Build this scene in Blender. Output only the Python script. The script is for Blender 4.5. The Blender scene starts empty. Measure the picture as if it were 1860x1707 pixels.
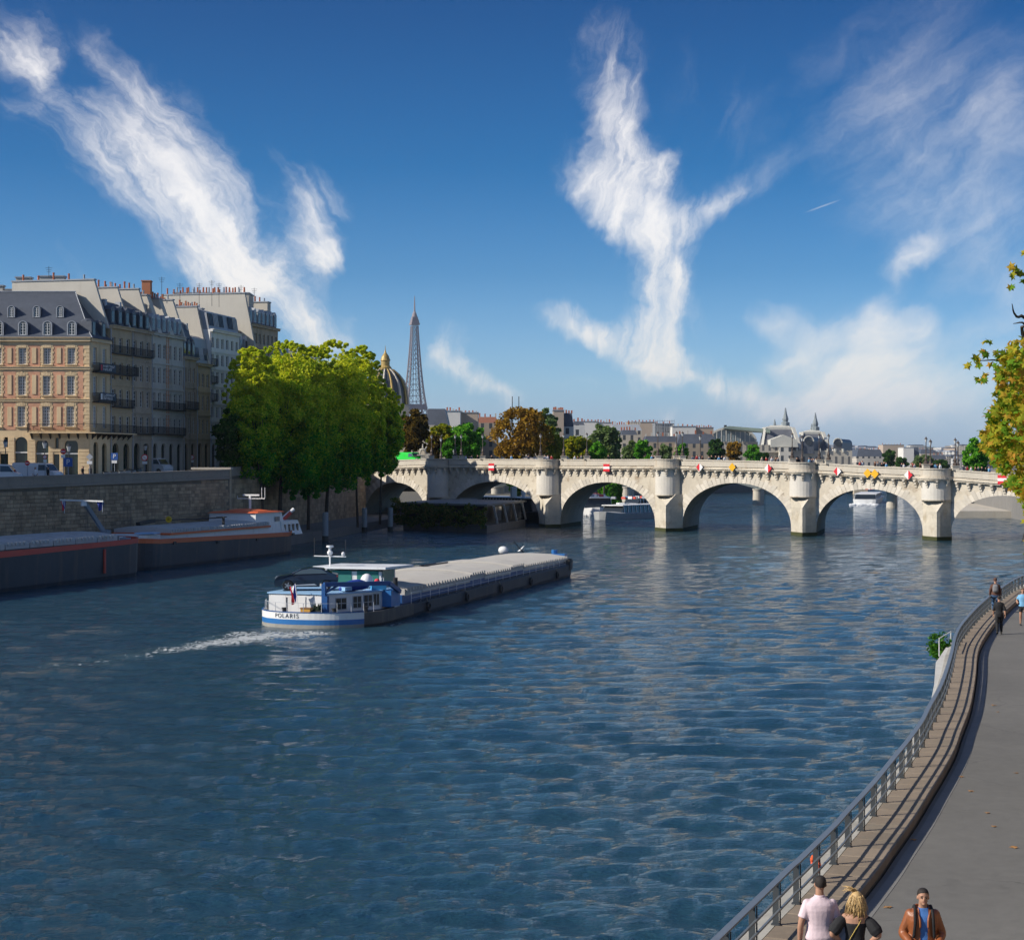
import bpy, bmesh, math, random
import numpy as np
from mathutils import Vector, Matrix
R = math.radians
SC = bpy.context.scene
COL = SC.collection

# ------------------------------------------------------------------ camera, sky, sun, exposure
FPX, CX, HY, CAMZ = 3210.0, 930.0, 845.0, 10.5      # focal length in photo pixels, principal column, horizon row, eye height
cam_d = bpy.data.cameras.new('camera'); cam = bpy.data.objects.new('camera', cam_d); COL.objects.link(cam)
cam.location = (0, 0, CAMZ); cam.rotation_euler = (R(90) - math.atan(8.5 / FPX), 0, 0)
cam_d.sensor_width = 36; cam_d.lens = 36 * FPX / 1860; cam_d.clip_start = .5; cam_d.clip_end = 30000
SC.camera = cam
SUN_EL, SUN_DIR = 32.0, (0.956, 0.292)               # elevation, horizontal travel direction of the light
SUN_STRENGTH, SKY_STRENGTH, EXPOSURE, HAZE = 4.3, 0.092, 0.38, 0.00004
sd = bpy.data.lights.new('sun', 'SUN'); sun = bpy.data.objects.new('sun', sd); COL.objects.link(sun)
sd.energy = SUN_STRENGTH; sd.angle = R(.53); sd.color = (1, .93, .82)
_d = Vector((SUN_DIR[0] * math.cos(R(SUN_EL)), SUN_DIR[1] * math.cos(R(SUN_EL)), -math.sin(R(SUN_EL))))
sun.rotation_euler = _d.to_track_quat('-Z', 'Y').to_euler(); sun.location = (-300, -100, 300)
SC.view_settings.view_transform = 'Standard'; SC.view_settings.look = 'None'
SC.view_settings.exposure = EXPOSURE; SC.view_settings.gamma = 1; SC.view_settings.use_curve_mapping = False
SC.render.engine = 'CYCLES'
SC.cycles.max_bounces = 6; SC.cycles.diffuse_bounces = 2; SC.cycles.glossy_bounces = 3; SC.cycles.transmission_bounces = 3
SC.cycles.transparent_max_bounces = 6; SC.cycles.volume_bounces = 0; SC.cycles.use_denoising = True
SC.cycles.caustics_reflective = False; SC.cycles.caustics_refractive = False
SC.cycles.sample_clamp_indirect = 4
try: SC.cycles.use_light_tree = False
except Exception: pass

class NT:
    """small helper for writing node trees"""
    def __init__(s, tree): s.t = tree; s.n = tree.nodes; s.l = tree.links
    def set(s, inp, v):
        if isinstance(v, bpy.types.NodeSocket): s.l.new(v, inp)
        elif v is not None: inp.default_value = v
    def m(s, op, a, b=None, c=None, clamp=False):
        n = s.n.new('ShaderNodeMath'); n.operation = op; n.use_clamp = clamp
        s.set(n.inputs[0], a); s.set(n.inputs[1], b); s.set(n.inputs[2], c)
        return n.outputs[0]
    def v(s, op, a, b=None):
        n = s.n.new('ShaderNodeVectorMath'); n.operation = op
        s.set(n.inputs[0], a); s.set(n.inputs[1], b)
        return n.outputs[1] if op in ('LENGTH', 'DOT_PRODUCT', 'DISTANCE') else n.outputs[0]
    def comb(s, x, y, z=0.0):
        n = s.n.new('ShaderNodeCombineXYZ'); s.set(n.inputs[0], x); s.set(n.inputs[1], y); s.set(n.inputs[2], z); return n.outputs[0]
    def sep(s, v):
        n = s.n.new('ShaderNodeSeparateXYZ'); s.set(n.inputs[0], v); return n.outputs
    def noise(s, vec, scale, detail=3, rough=.5, col=False, dist=0.0):
        n = s.n.new('ShaderNodeTexNoise'); s.set(n.inputs['Vector'], vec); n.inputs['Scale'].default_value = scale
        n.inputs['Detail'].default_value = detail; n.inputs['Roughness'].default_value = rough; n.inputs['Distortion'].default_value = dist
        return n.outputs['Color'] if col else n.outputs['Fac']
    def mix(s, f, a, b, typ='MIX'):
        n = s.n.new('ShaderNodeMix'); n.data_type = 'RGBA'; n.blend_type = typ
        s.set(n.inputs[0], f); s.set(n.inputs[6], a); s.set(n.inputs[7], b); return n.outputs[2]
    def ramp(s, f, stops, interp='LINEAR'):
        n = s.n.new('ShaderNodeValToRGB'); n.color_ramp.interpolation = interp; e = n.color_ramp.elements
        e[0].position, e[0].color = stops[0][0], c4(stops[0][1]); e[1].position, e[1].color = stops[-1][0], c4(stops[-1][1])
        for p, c in stops[1:-1]: k = e.new(p); k.color = c4(c)
        s.set(n.inputs[0], f); return n.outputs[0]
    def rng(s, v, a, b, c=0.0, d=1.0, smooth=False):
        n = s.n.new('ShaderNodeMapRange'); n.interpolation_type = 'SMOOTHSTEP' if smooth else 'LINEAR'
        s.set(n.inputs[0], v); s.set(n.inputs[1], a); s.set(n.inputs[2], b); s.set(n.inputs[3], c); s.set(n.inputs[4], d); return n.outputs[0]
    def bump(s, h, strength=.3, dist=.05):
        n = s.n.new('ShaderNodeBump'); n.inputs['Strength'].default_value = strength; s.set(n.inputs['Distance'], dist); s.set(n.inputs['Height'], h); return n.outputs[0]
    def geo(s, name='Position'): return s.n.new('ShaderNodeNewGeometry').outputs[name]
    def obj(s): return s.n.new('ShaderNodeTexCoord').outputs['Object']
def c4(c): return (c[0], c[1], c[2], 1) if not isinstance(c, (int, float)) else (c, c, c, 1)

def srgb(r, g, b):
    f = lambda x: (x / 255 / 12.92) if x / 255 <= .04045 else ((x / 255 + .055) / 1.055) ** 2.4
    return (f(r), f(g), f(b))

# sky: Nishita daylight, deepened with height, cirrus strokes mixed in by direction
world = bpy.data.worlds.new('World'); SC.world = world; world.use_nodes = True
w = NT(world.node_tree); w.n.clear()
skyt = w.n.new('ShaderNodeTexSky'); skyt.sky_type = 'NISHITA'; skyt.sun_disc = False
skyt.sun_elevation = R(SUN_EL); skyt.sun_rotation = math.atan2(-SUN_DIR[0], -SUN_DIR[1]); skyt.altitude = 60
skyt.air_density = 1.0; skyt.dust_density = .6; skyt.ozone_density = 2.0
gdir = w.n.new('ShaderNodeTexCoord').outputs['Generated']
dx, dy, dz = w.sep(gdir)
elev = w.m('ARCSINE', dz)
tint = w.ramp(w.rng(elev, 0.0, R(30)), [(0, (.72, .96, 1.62)), (.03, (.70, .93, 1.55)), (.087, (.60, .88, 1.33)), (.205, (.25, .56, .93)),
    (.32, (.085, .395, .735)), (.49, (.055, .27, .56)), (.65, (.10, .32, .58)), (1, (.34, .52, .78))])
clear = w.mix(1.0, skyt.outputs[0], tint, 'MULTIPLY')
# cirrus: soft strokes along directions of the sky, frayed by warped noise.  px/py name directions (columns and rows of a 62 mm view)
front = w.m('GREATER_THAN', dy, .12)
dys = w.m('MAXIMUM', dy, .12)
su = w.m('MULTIPLY', w.m('DIVIDE', dx, dys), FPX / 1000); sv = w.m('MULTIPLY', w.m('DIVIDE', dz, dys), FPX / 1000)
P0 = w.comb(su, sv)
n1 = w.v('SUBTRACT', w.noise(P0, 2.6, 5, .55, True), (.5, .5, .5))
n2 = w.v('SUBTRACT', w.noise(P0, 9.0, 5, .6, True), (.5, .5, .5))
PW = w.v('ADD', P0, w.v('ADD', w.v('SCALE', n1, None), w.v('SCALE', n2, None)))
for n in w.n:
    if n.bl_idname == 'ShaderNodeVectorMath' and n.operation == 'SCALE':
        n.inputs[3].default_value = .16 if n.inputs[0].links[0].from_socket == n1 else .075
STROKES = [  # x0,y0,x1,y1,r0,r1,strength
 (20,30,85,110,60,50,.8),(85,110,110,130,40,25,.6),(150,60,235,160,22,40,.45),(235,160,325,215,45,55,.75),(40,200,170,190,30,30,.35),
 (100,200,200,280,60,70,.45),(150,270,300,350,45,90,.6),(240,230,350,380,80,85,.85),(350,380,400,460,85,80,.95),(330,230,430,360,30,40,.3),(400,460,480,500,75,55,.9),
 (440,450,560,575,46,36,.85),(540,560,650,630,50,26,1.1),(510,370,600,385,50,34,.75),(540,420,590,490,48,48,.9),(590,480,605,520,36,18,.85),(440,285,540,350,12,28,.25),(300,460,350,480,20,20,.35),
 (1090,50,1105,160,66,56,.6),(1105,160,1125,250,50,48,.8),(1125,250,1150,320,52,62,.85),(1150,320,1185,410,65,65,.9),(1185,410,1215,520,60,55,.9),(1215,520,1240,590,58,34,.8),(1200,500,1175,610,48,46,.8),
 (1050,295,1090,370,34,44,.8),(1090,370,1160,420,40,45,.5),(1165,315,1210,280,28,18,.85),(1230,410,1350,345,30,40,.8),(1350,345,1420,290,40,24,.35),
 (1005,572,1110,605,24,36,1.05),(1110,605,1200,650,44,46,1.0),(1180,600,1200,640,50,40,.5),(1200,650,1300,695,40,34,.95),(1300,695,1400,738,36,34,.95),(1400,738,1560,700,34,54,.7),
 (1380,690,1480,640,44,34,.7),(1480,640,1640,590,54,60,.8),(1640,590,1680,580,40,20,.45),(1385,585,1440,600,30,26,.8),(1500,680,1720,650,75,85,.6),(1560,720,1760,690,55,65,.45),(1580,545,1600,600,22,40,.4),
 (1610,490,1700,425,32,16,.7),(1590,540,1640,480,24,26,.35),(1460,180,1800,20,130,180,.36),(1560,330,1860,180,130,160,.42),(1640,400,1860,300,90,120,.36),(1740,520,1860,430,100,120,.42),(1780,240,1860,150,40,50,.3),(1800,700,1860,560,70,90,.4),
 (812,596,800,640,20,30,.7),(785,652,850,685,30,34,1.0),(850,685,945,720,30,14,.95),(800,645,860,660,22,20,.3),(960,690,1120,700,14,18,.35),(1120,700,1200,690,18,26,.25),(640,580,680,580,8,6,.2),(720,740,1000,760,34,24,.25),
 (1160,745,1230,752,16,18,.45),(1200,770,1860,765,34,60,.5),(1420,740,1860,725,50,60,.42),(0,560,160,480,60,80,.14),(1250,120,1330,260,60,80,.12),(1455,389,1530,362,2.5,2,.5)]
T = None
for x0, y0, x1, y1, r0, r1, s_ in STROKES:            # each stroke is a soft ellipse: mapping + spherical falloff, summed
    ax, ay, bx_, by_ = (x0 - CX) / 1000, (HY - y0) / 1000, (x1 - CX) / 1000, (HY - y1) / 1000
    L = math.hypot(bx_ - ax, by_ - ay); r = (r0 + r1) / 2000; thin = r < .004
    mp = w.n.new('ShaderNodeMapping'); mp.vector_type = 'TEXTURE'; w.l.new(P0 if thin else PW, mp.inputs[0])
    mp.inputs[1].default_value = ((ax + bx_) / 2, (ay + by_) / 2, 0); mp.inputs[2].default_value = (0, 0, math.atan2(by_ - ay, bx_ - ax))
    mp.inputs[3].default_value = (L / 2 + r * 1.3, r * (1 if thin else 1.45), 1)
    gt = w.n.new('ShaderNodeTexGradient'); gt.gradient_type = 'SPHERICAL'; w.l.new(mp.outputs[0], gt.inputs[0])
    T = w.m('MULTIPLY_ADD', gt.outputs[1], s_ * .86, T if T else 0.0)
T = w.m('MINIMUM', T, .95)
fr = w.noise(PW, 5.0, 6, .66, dist=.7)
def fibre(ang, along, across, warp):                  # noise drawn out into fibres along one direction
    mp = w.n.new('ShaderNodeMapping'); mp.vector_type = 'TEXTURE'; w.l.new(warp, mp.inputs[0]); mp.inputs[2].default_value = (0, 0, R(ang)); mp.inputs[3].default_value = (along, across, 1)
    return w.noise(mp.outputs[0], 1.0, 5, .68, dist=.35)
fa = fibre(-48, .22, .045, PW); fb = fibre(78, .20, .042, PW); fc = fibre(35, .42, .10, PW)
sel1 = w.rng(su, -.28, -.12, 0, 1, True); sel2 = w.rng(su, .38, .52, 0, 1, True)
mixf = lambda f, a, c: w.m('ADD', a, w.m('MULTIPLY', f, w.m('SUBTRACT', c, a)))
fib = mixf(sel2, mixf(sel1, fa, fb), fc)
tex = w.m('ADD', w.m('MULTIPLY', fib, .62), w.m('MULTIPLY', fr, .38))
cov = w.m('ADD', w.m('MULTIPLY', T, .92), w.m('MULTIPLY', w.m('SUBTRACT', tex, .5), w.m('MULTIPLY', w.m('POWER', T, .45), mixf(sel2, 2.9, 1.9))))
cov = w.m('MULTIPLY', w.rng(cov, .04, 1.25, 0, 1, True), front)
# elsewhere round the horizon the same kind of thin cirrus goes on
wisp = w.rng(w.noise(w.v('MULTIPLY', gdir, (1.0, 1.6, 3.0)), 2.6, 6, .6, dist=.8), .47, .76, 0, .75, True)
cov = w.m('ADD', cov, w.m('MULTIPLY', wisp, w.m('SUBTRACT', 1, front)), clamp=True)
cloudc = w.ramp(w.rng(elev, 0.0, R(16)), [(0, (6.8, 6.9, 7.6)), (.2, (8.8, 8.3, 7.6)), (.5, (9.2, 8.9, 8.6)), (1, (8.4, 8.1, 8.2))])
skyc = w.mix(w.m('MULTIPLY', cov, .88), clear, cloudc)
bg = w.n.new('ShaderNodeBackground'); w.l.new(skyc, bg.inputs[0]); bg.inputs[1].default_value = SKY_STRENGTH
wo = w.n.new('ShaderNodeOutputWorld'); w.l.new(bg.outputs[0], wo.inputs[0])
try: world.cycles.sampling_method = 'MANUAL'; world.cycles.sample_map_resolution = 512
except Exception: pass

# ------------------------------------------------------------------ materials
MATS = {}
def mat(name, col, rough=.7, metal=0.0, var=.18, scale=.6, fine=12.0, bump=0.0, bscale=8.0, bdist=.02, stain=None, stain_amt=.5, streak=False, spec=.5, rnd=0.0):
    if name in MATS: return MATS[name]
    m = bpy.data.materials.new(name); m.use_nodes = True; t = NT(m.node_tree)
    b = t.n['Principled BSDF']; b.inputs['Roughness'].default_value = rough; b.inputs['Metallic'].default_value = metal
    b.inputs['Specular IOR Level'].default_value = spec
    p = t.geo()
    c = c4(col)
    if var > 0:
        n = t.noise(p, scale, 4, .6); n2 = t.noise(p, fine, 3, .6)
        f = t.m('ADD', t.m('MULTIPLY', t.m('SUBTRACT', n, .5), 2.6 * var), t.m('MULTIPLY', t.m('SUBTRACT', n2, .5), 1.4 * var))
        if rnd > 0:
            f = t.m('ADD', f, t.m('MULTIPLY', t.m('SUBTRACT', t.geo('Random Per Island'), .5), rnd))
            f = t.m('ADD', f, t.m('MULTIPLY', t.m('SUBTRACT', t.n.new('ShaderNodeObjectInfo').outputs['Random'], .5), rnd))
        f = t.m('ADD', 1.0, f)
        c = t.mix(1.0, c, t.comb(f, f, f), 'MULTIPLY')
    if stain is not None:
        pv = t.v('MULTIPLY', p, (1, 1, .12)) if streak else p
        sn = t.rng(t.noise(pv, .9 if streak else .5, 5, .65), .5, .72, 0, stain_amt, True)
        c = t.mix(sn, c, c4(stain))
    t.set(b.inputs['Base Color'], c)
    if bump: t.l.new(t.bump(t.noise(p, bscale, 4, .6), bump, bdist), b.inputs['Normal'])
    MATS[name] = m; return m

def mat_leaf(name, c1, c2, c3=None, trans=.35, scale=.35):
    m = bpy.data.materials.new(name); m.use_nodes = True; t = NT(m.node_tree); t.n.remove(t.n['Principled BSDF'])
    p = t.geo(); n = t.noise(p, scale, 3, .6); r = t.geo('Random Per Island')
    r = t.m('FRACT', t.m('ADD', r, t.n.new('ShaderNodeObjectInfo').outputs['Random'])); f = t.m('ADD', t.m('MULTIPLY', n, .9), t.m('MULTIPLY', t.m('SUBTRACT', r, .5), .7))
    if name == 'poplar_leaves': f = t.m('ADD', f, t.rng(t.sep(p)[2], 7, 21, -.38, .36))  # yellowing tops; their sunlight and the shade lower down are also painted in
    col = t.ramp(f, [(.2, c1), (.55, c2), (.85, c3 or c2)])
    d = t.n.new('ShaderNodeBsdfDiffuse'); tr = t.n.new('ShaderNodeBsdfTranslucent'); mx = t.n.new('ShaderNodeMixShader'); mx.inputs[0].default_value = trans
    t.l.new(col, d.inputs[0]); t.l.new(t.mix(1.0, col, (1.25, 1.25, .6, 1), 'MULTIPLY'), tr.inputs[0])
    t.l.new(d.outputs[0], mx.inputs[1]); t.l.new(tr.outputs[0], mx.inputs[2]); t.l.new(mx.outputs[0], t.n['Material Output'].inputs[0])
    return m

def mat_glass(name, col, rough=.06):
    return mat(name, col, rough, 0, .0, spec=.5)

# ------------------------------------------------------------------ objects
def tag(o, label=None, cat=None, group=None, kind=None):
    if label: o['label'] = label
    if cat: o['category'] = cat
    if group: o['group'] = group
    if kind: o['kind'] = kind
    return o
def link(o, parent=None):
    COL.objects.link(o)
    if parent is not None: o.parent = parent
    return o
def thing(name, label, cat, loc=(0, 0, 0), rz=0.0, group=None):
    o = bpy.data.objects.new(name, None); o.empty_display_size = .5; link(o)
    o.location = loc; o.rotation_euler = (0, 0, rz); return tag(o, label, cat, group)
def inst(mesh, name, loc=(0, 0, 0), rz=0.0, parent=None, scale=None, rot=None):
    o = bpy.data.objects.new(name, mesh); link(o, parent); o.location = loc; o.rotation_euler = rot or (0, 0, rz)
    if scale is not None: o.scale = scale if hasattr(scale, '__len__') else (scale,) * 3
    return o
def copy_tree(o, parent=None, **kw):
    c = o.copy(); link(c)
    c.parent = parent
    for ch in [x for x in o.children]: copy_tree(ch, c)
    for k, v_ in kw.items(): c[k] = v_
    return c

class MB:
    """collects shapes, builds one mesh object (several materials allowed through .mi)"""
    def __init__(s): s.v = []; s.f = []; s.m = []; s.mi = 0; s.smooth = []; s.sm = False
    def add(s, vs, fs):
        k = len(s.v); s.v += [tuple(p) for p in vs]; s.f += [tuple(i + k for i in f) for f in fs]
        s.m += [s.mi] * len(fs); s.smooth += [s.sm] * len(fs); return s
    def box(s, c, d, rz=0.0, taper=1.0):
        x, y, z = d[0] / 2, d[1] / 2, d[2] / 2; cr, sr = math.cos(rz), math.sin(rz); vs = []
        for k, tz in ((-z, 1.0), (z, taper)):
            for a, b in ((-x, -y), (x, -y), (x, y), (-x, y)):
                a *= tz; b *= tz; vs.append((c[0] + a * cr - b * sr, c[1] + a * sr + b * cr, c[2] + k))
        return s.add(vs, [(0, 3, 2, 1), (4, 5, 6, 7), (0, 1, 5, 4), (1, 2, 6, 5), (2, 3, 7, 6), (3, 0, 4, 7)])
    def bar(s, a, b, wd, ht=None, up=(0, 0, 1)):
        a, b = Vector(a), Vector(b); ht = ht or wd; d = (b - a)
        if d.length < 1e-6: return s
        d.normalize(); u = Vector(up)
        if abs(d.dot(u)) > .98: u = Vector((0, 1, 0))
        x = d.cross(u).normalized(); z = x.cross(d).normalized(); vs = []
        for p in (a, b):
            for i, j in ((-1, -1), (1, -1), (1, 1), (-1, 1)): vs.append(p + x * i * wd / 2 + z * j * ht / 2)
        return s.add(vs, [(0, 1, 2, 3), (7, 6, 5, 4), (0, 4, 5, 1), (1, 5, 6, 2), (2, 6, 7, 3), (3, 7, 4, 0)])
    def tube(s, pts, rad, n=6, cap=True):
        pts = [Vector(p) for p in pts]; rs = rad if hasattr(rad, '__len__') else [rad] * len(pts); vs = []; fs = []
        px = None
        for i, p in enumerate(pts):
            d = (pts[min(i + 1, len(pts) - 1)] - pts[max(i - 1, 0)]).normalized()
            if px is None:
                up = Vector((0, 0, 1)) if abs(d.z) < .9 else Vector((1, 0, 0)); px = d.cross(up).normalized()
            else: px = (px - d * px.dot(d)).normalized()
            py = d.cross(px)
            for k in range(n):
                a = 2 * math.pi * k / n; vs.append(p + (px * math.cos(a) + py * math.sin(a)) * rs[i])
        for i in range(len(pts) - 1):
            for k in range(n): k2 = (k + 1) % n; fs.append((i * n + k, i * n + k2, (i + 1) * n + k2, (i + 1) * n + k))
        if cap: fs += [tuple(range(n - 1, -1, -1)), tuple((len(pts) - 1) * n + k for k in range(n))]
        return s.add(vs, fs)
    def lathe(s, prof, c=(0, 0, 0), n=12, a0=0.0, a1=2 * math.pi, cap=True):
        vs = []; fs = []; full = abs(a1 - a0 - 2 * math.pi) < 1e-6; m = n if full else n + 1
        for r, z in prof:
            for k in range(m):
                a = a0 + (a1 - a0) * k / n; vs.append((c[0] + r * math.cos(a), c[1] + r * math.sin(a), c[2] + z))
        for i in range(len(prof) - 1):
            for k in range(n if full else n):
                k2 = (k + 1) % m if full else k + 1; fs.append((i * m + k, i * m + k2, (i + 1) * m + k2, (i + 1) * m + k))
        if cap:
            if prof[0][0] > 1e-4: fs.append(tuple(range(m - 1, -1, -1)))
            if prof[-1][0] > 1e-4: fs.append(tuple((len(prof) - 1) * m + k for k in range(m)))
        return s.add(vs, fs)
    def prism(s, poly, z0, z1, top=None):
        """poly: (x, y) counter-clockwise"""
        n = len(poly); top = top or poly
        vs = [(x, y, z0) for x, y in poly] + [(x, y, z1) for x, y in top]
        return s.add(vs, [tuple(range(n - 1, -1, -1)), tuple(range(n, 2 * n))] + [(i, (i + 1) % n, n + (i + 1) % n, n + i) for i in range(n)])
    def extr(s, pts, d):
        """closed 3-D outline extruded by vector d"""
        n = len(pts); d = Vector(d); vs = [Vector(p) for p in pts] + [Vector(p) + d for p in pts]
        return s.add(vs, [tuple(range(n - 1, -1, -1)), tuple(range(n, 2 * n))] + [(i, (i + 1) % n, n + (i + 1) % n, n + i) for i in range(n)])
    def ball(s, c, r, n=8, m=5):
        r = r if hasattr(r, '__len__') else (r, r, r); vs = [(c[0], c[1], c[2] - r[2])]; fs = []
        for i in range(1, m):
            a = math.pi * i / m
            for k in range(n): b = 2 * math.pi * k / n; vs.append((c[0] + r[0] * math.sin(a) * math.cos(b), c[1] + r[1] * math.sin(a) * math.sin(b), c[2] - r[2] * math.cos(a)))
        vs.append((c[0], c[1], c[2] + r[2]))
        for k in range(n): fs.append((0, 1 + (k + 1) % n, 1 + k)); fs.append((len(vs) - 1, 1 + (m - 2) * n + k, 1 + (m - 2) * n + (k + 1) % n))
        for i in range(m - 2):
            for k in range(n): k2 = (k + 1) % n; fs.append((1 + i * n + k, 1 + i * n + k2, 1 + (i + 1) * n + k2, 1 + (i + 1) * n + k))
        return s.add(vs, fs)
    def mesh(s, name, mats, origin=None):
        me = bpy.data.meshes.new(name); vs = s.v
        if origin is not None: vs = [(p[0] - origin[0], p[1] - origin[1], p[2] - origin[2]) for p in vs]
        me.from_pydata(vs, [], s.f)
        for m in (mats if isinstance(mats, (list, tuple)) else [mats]): me.materials.append(m)
        me.polygons.foreach_set('material_index', s.m)
        if any(s.smooth): me.polygons.foreach_set('use_smooth', s.smooth)
        me.update()
        bm = bmesh.new(); bm.from_mesh(me); bmesh.ops.recalc_face_normals(bm, faces=bm.faces); bm.to_mesh(me); bm.free()
        return me
    def build(s, name, mats, parent=None, world=False, kind=None):
        """world=True: coordinates are world ones, parent stands unrotated at its location"""
        org = parent.location if (world and parent is not None) else None
        o = bpy.data.objects.new(name, s.mesh(name, mats, org)); link(o, parent)
        if kind: o['kind'] = kind
        return o

def at(px, py, Y): return Vector(((px - CX) / FPX * Y, Y, CAMZ - (py - HY) / FPX * Y))
def on(px, py, z=0.0): Y = FPX * (CAMZ - z) / (py - HY); return Vector(((px - CX) / FPX * Y, Y, z))
def lerp(a, b, t): return a + (b - a) * t
def interp(x, tab): return float(np.interp(x, [a for a, b in tab], [b for a, b in tab]))
def bez(pts, n):                                     # Catmull-Rom through points
    out = []; P = [Vector(p) for p in pts]; P = [P[0] * 2 - P[1]] + P + [P[-1] * 2 - P[-2]]
    for i in range(1, len(P) - 2):
        for k in range(n):
            t = k / n; a, b, c, d = P[i - 1], P[i], P[i + 1], P[i + 2]
            out.append(.5 * ((2 * b) + (c - a) * t + (2 * a - 5 * b + 4 * c - d) * t * t + (3 * b - a - 3 * c + d) * t ** 3))
    return out + [P[-2]]

# ------------------------------------------------------------------ common materials
STONE = mat('limestone', (.50, .43, .33), .85, var=.22, scale=.25, fine=3.0, stain=(.30, .22, .13), stain_amt=.55, bump=.3, bscale=5)
STONE_PALE = mat('pale_limestone', (.50, .455, .38), .85, var=.18, scale=.3, fine=4.0, stain=(.40, .30, .19), stain_amt=.35, streak=True, bump=.25, bscale=6)
ZINC = mat('zinc', (.30, .32, .35), .45, var=.15, scale=.5)
SLATE = mat('slate', (.075, .085, .105), .5, var=.3, scale=.35, fine=2.5, bump=.2, bscale=7)
DARK_METAL = mat('dark_metal', (.02, .021, .023), .5, var=.1)
WHITE_PAINT = mat('white_paint', (.72, .72, .70), .45, var=.06)
GLASS_DARK = mat_glass('window_glass', (.025, .032, .04))
BARK = mat('bark', (.055, .045, .036), .9, var=.35, scale=2.0, bump=.4)
POT = mat('terracotta_pot', (.42, .13, .06), .8, var=.2)
CREAM_WALL = mat('cream_render', (.52, .485, .42), .9, var=.12, scale=.3, stain=(.42, .38, .32), stain_amt=.45, streak=True)
WINDOW_FRAME = mat('window_frame_paint', (.66, .66, .64), .5, var=.05)

# ------------------------------------------------------------------ the river
def wall_x(Y): return .3 * Y - 98.0                  # quay wall of the island (river face)
def street_z(Y): return 8.6 + .0133 * (Y - 161)
def back_x(Y): return -38 + .095 * (Y - 213)        # set-back wall behind the lower quay
WAKE = [((-13.5, 113.5), (-17, 106), 2.5, 1.1), ((-16, 108), (-21, 98), 1.9, 1.0), ((-20, 100), (-26, 88), 2.0, .55), ((-25, 90), (-31, 76), 3.4, .2), ((-11, 113), (-13, 108), 1.5, .7), ((-9.2, 113.5), (-6.2, 121), .8, .7), ((-16, 114.5), (-19, 108), 1.0, .5), ((6.5, 165), (10, 167), 1.0, .6)]
def water_material():
    m = bpy.data.materials.new('river_water'); m.use_nodes = True; t = NT(m.node_tree); b = t.n['Principled BSDF']
    p = t.geo(); px_, py_, pz_ = t.sep(p); p2 = t.comb(px_, py_, 0)
    b.inputs['Roughness'].default_value = .04; b.inputs['IOR'].default_value = 1.42
    big = t.noise(p2, .03, 3, .6)
    col = t.mix(t.rng(big, .35, .7), (.013, .048, .074, 1), (.020, .060, .084, 1))
    W = None
    for (a, c, r, s_) in WAKE:
        L = math.hypot(c[0] - a[0], c[1] - a[1])
        mp = t.n.new('ShaderNodeMapping'); mp.vector_type = 'TEXTURE'; t.l.new(p2, mp.inputs[0])
        mp.inputs[1].default_value = ((a[0] + c[0]) / 2, (a[1] + c[1]) / 2, 0); mp.inputs[2].default_value = (0, 0, math.atan2(c[1] - a[1], c[0] - a[0]))
        mp.inputs[3].default_value = (L / 2 + r, r * 1.5, 1)
        g_ = t.n.new('ShaderNodeTexGradient'); g_.gradient_type = 'SPHERICAL'; t.l.new(mp.outputs[0], g_.inputs[0])
        W = t.m('MULTIPLY_ADD', g_.outputs[1], s_, W if W else 0.0)
    fn = t.noise(t.v('MULTIPLY', p2, (1.6, .8, 1)), 1.6, 6, .75, dist=.8)
    foam = t.rng(t.m('ADD', W, t.m('MULTIPLY', t.m('SUBTRACT', fn, .5), 3.0)), .62, 1.0, 0, .8, True)
    foam = t.m('MULTIPLY', foam, t.rng(W, .05, .25))
    murk = t.rng(W, .1, .8, 0, .5)
    col = t.mix(murk, col, (.05, .085, .075, 1))
    col = t.mix(foam, col, (.62, .64, .63, 1))
    t.l.new(col, b.inputs['Base Color']); t.l.new(t.rng(foam, 0, 1, .04, .7), b.inputs['Roughness'])
    q1 = t.v('MULTIPLY', p2, (.75, 1.25, 1))
    h = t.m('ADD', t.m('MULTIPLY', t.noise(q1, 1.3, 4, .65, dist=.6), .24), t.m('MULTIPLY', t.noise(q1, 3.8, 5, .7), .17))
    patch = t.rng(t.noise(p2, .022, 3, .6), .3, .7, .55, 1.25)
    bn = t.bump(t.m('MULTIPLY', h, patch), 1.0, .74)
    far = t.m('MULTIPLY', t.m('ADD', t.rng(py_, 50, 200, .12, .32), t.rng(py_, 130, 280, 0, 2.2)), patch)                   # wind chop too small to be modelled far out
    ch = t.v('SUBTRACT', t.noise(t.v('MULTIPLY', p2, (.5, .55, 1)), 1.3, 5, .7, True), (.5, .5, .5))
    sc_ = t.n.new('ShaderNodeVectorMath'); sc_.operation = 'SCALE'; t.l.new(t.v('MULTIPLY', ch, (.9, 1.0, 0)), sc_.inputs[0]); t.l.new(far, sc_.inputs[3])
    t.l.new(t.v('NORMALIZE', t.v('ADD', bn, sc_.outputs[0])), b.inputs['Normal'])
    return m
WATER = water_material()
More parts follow.
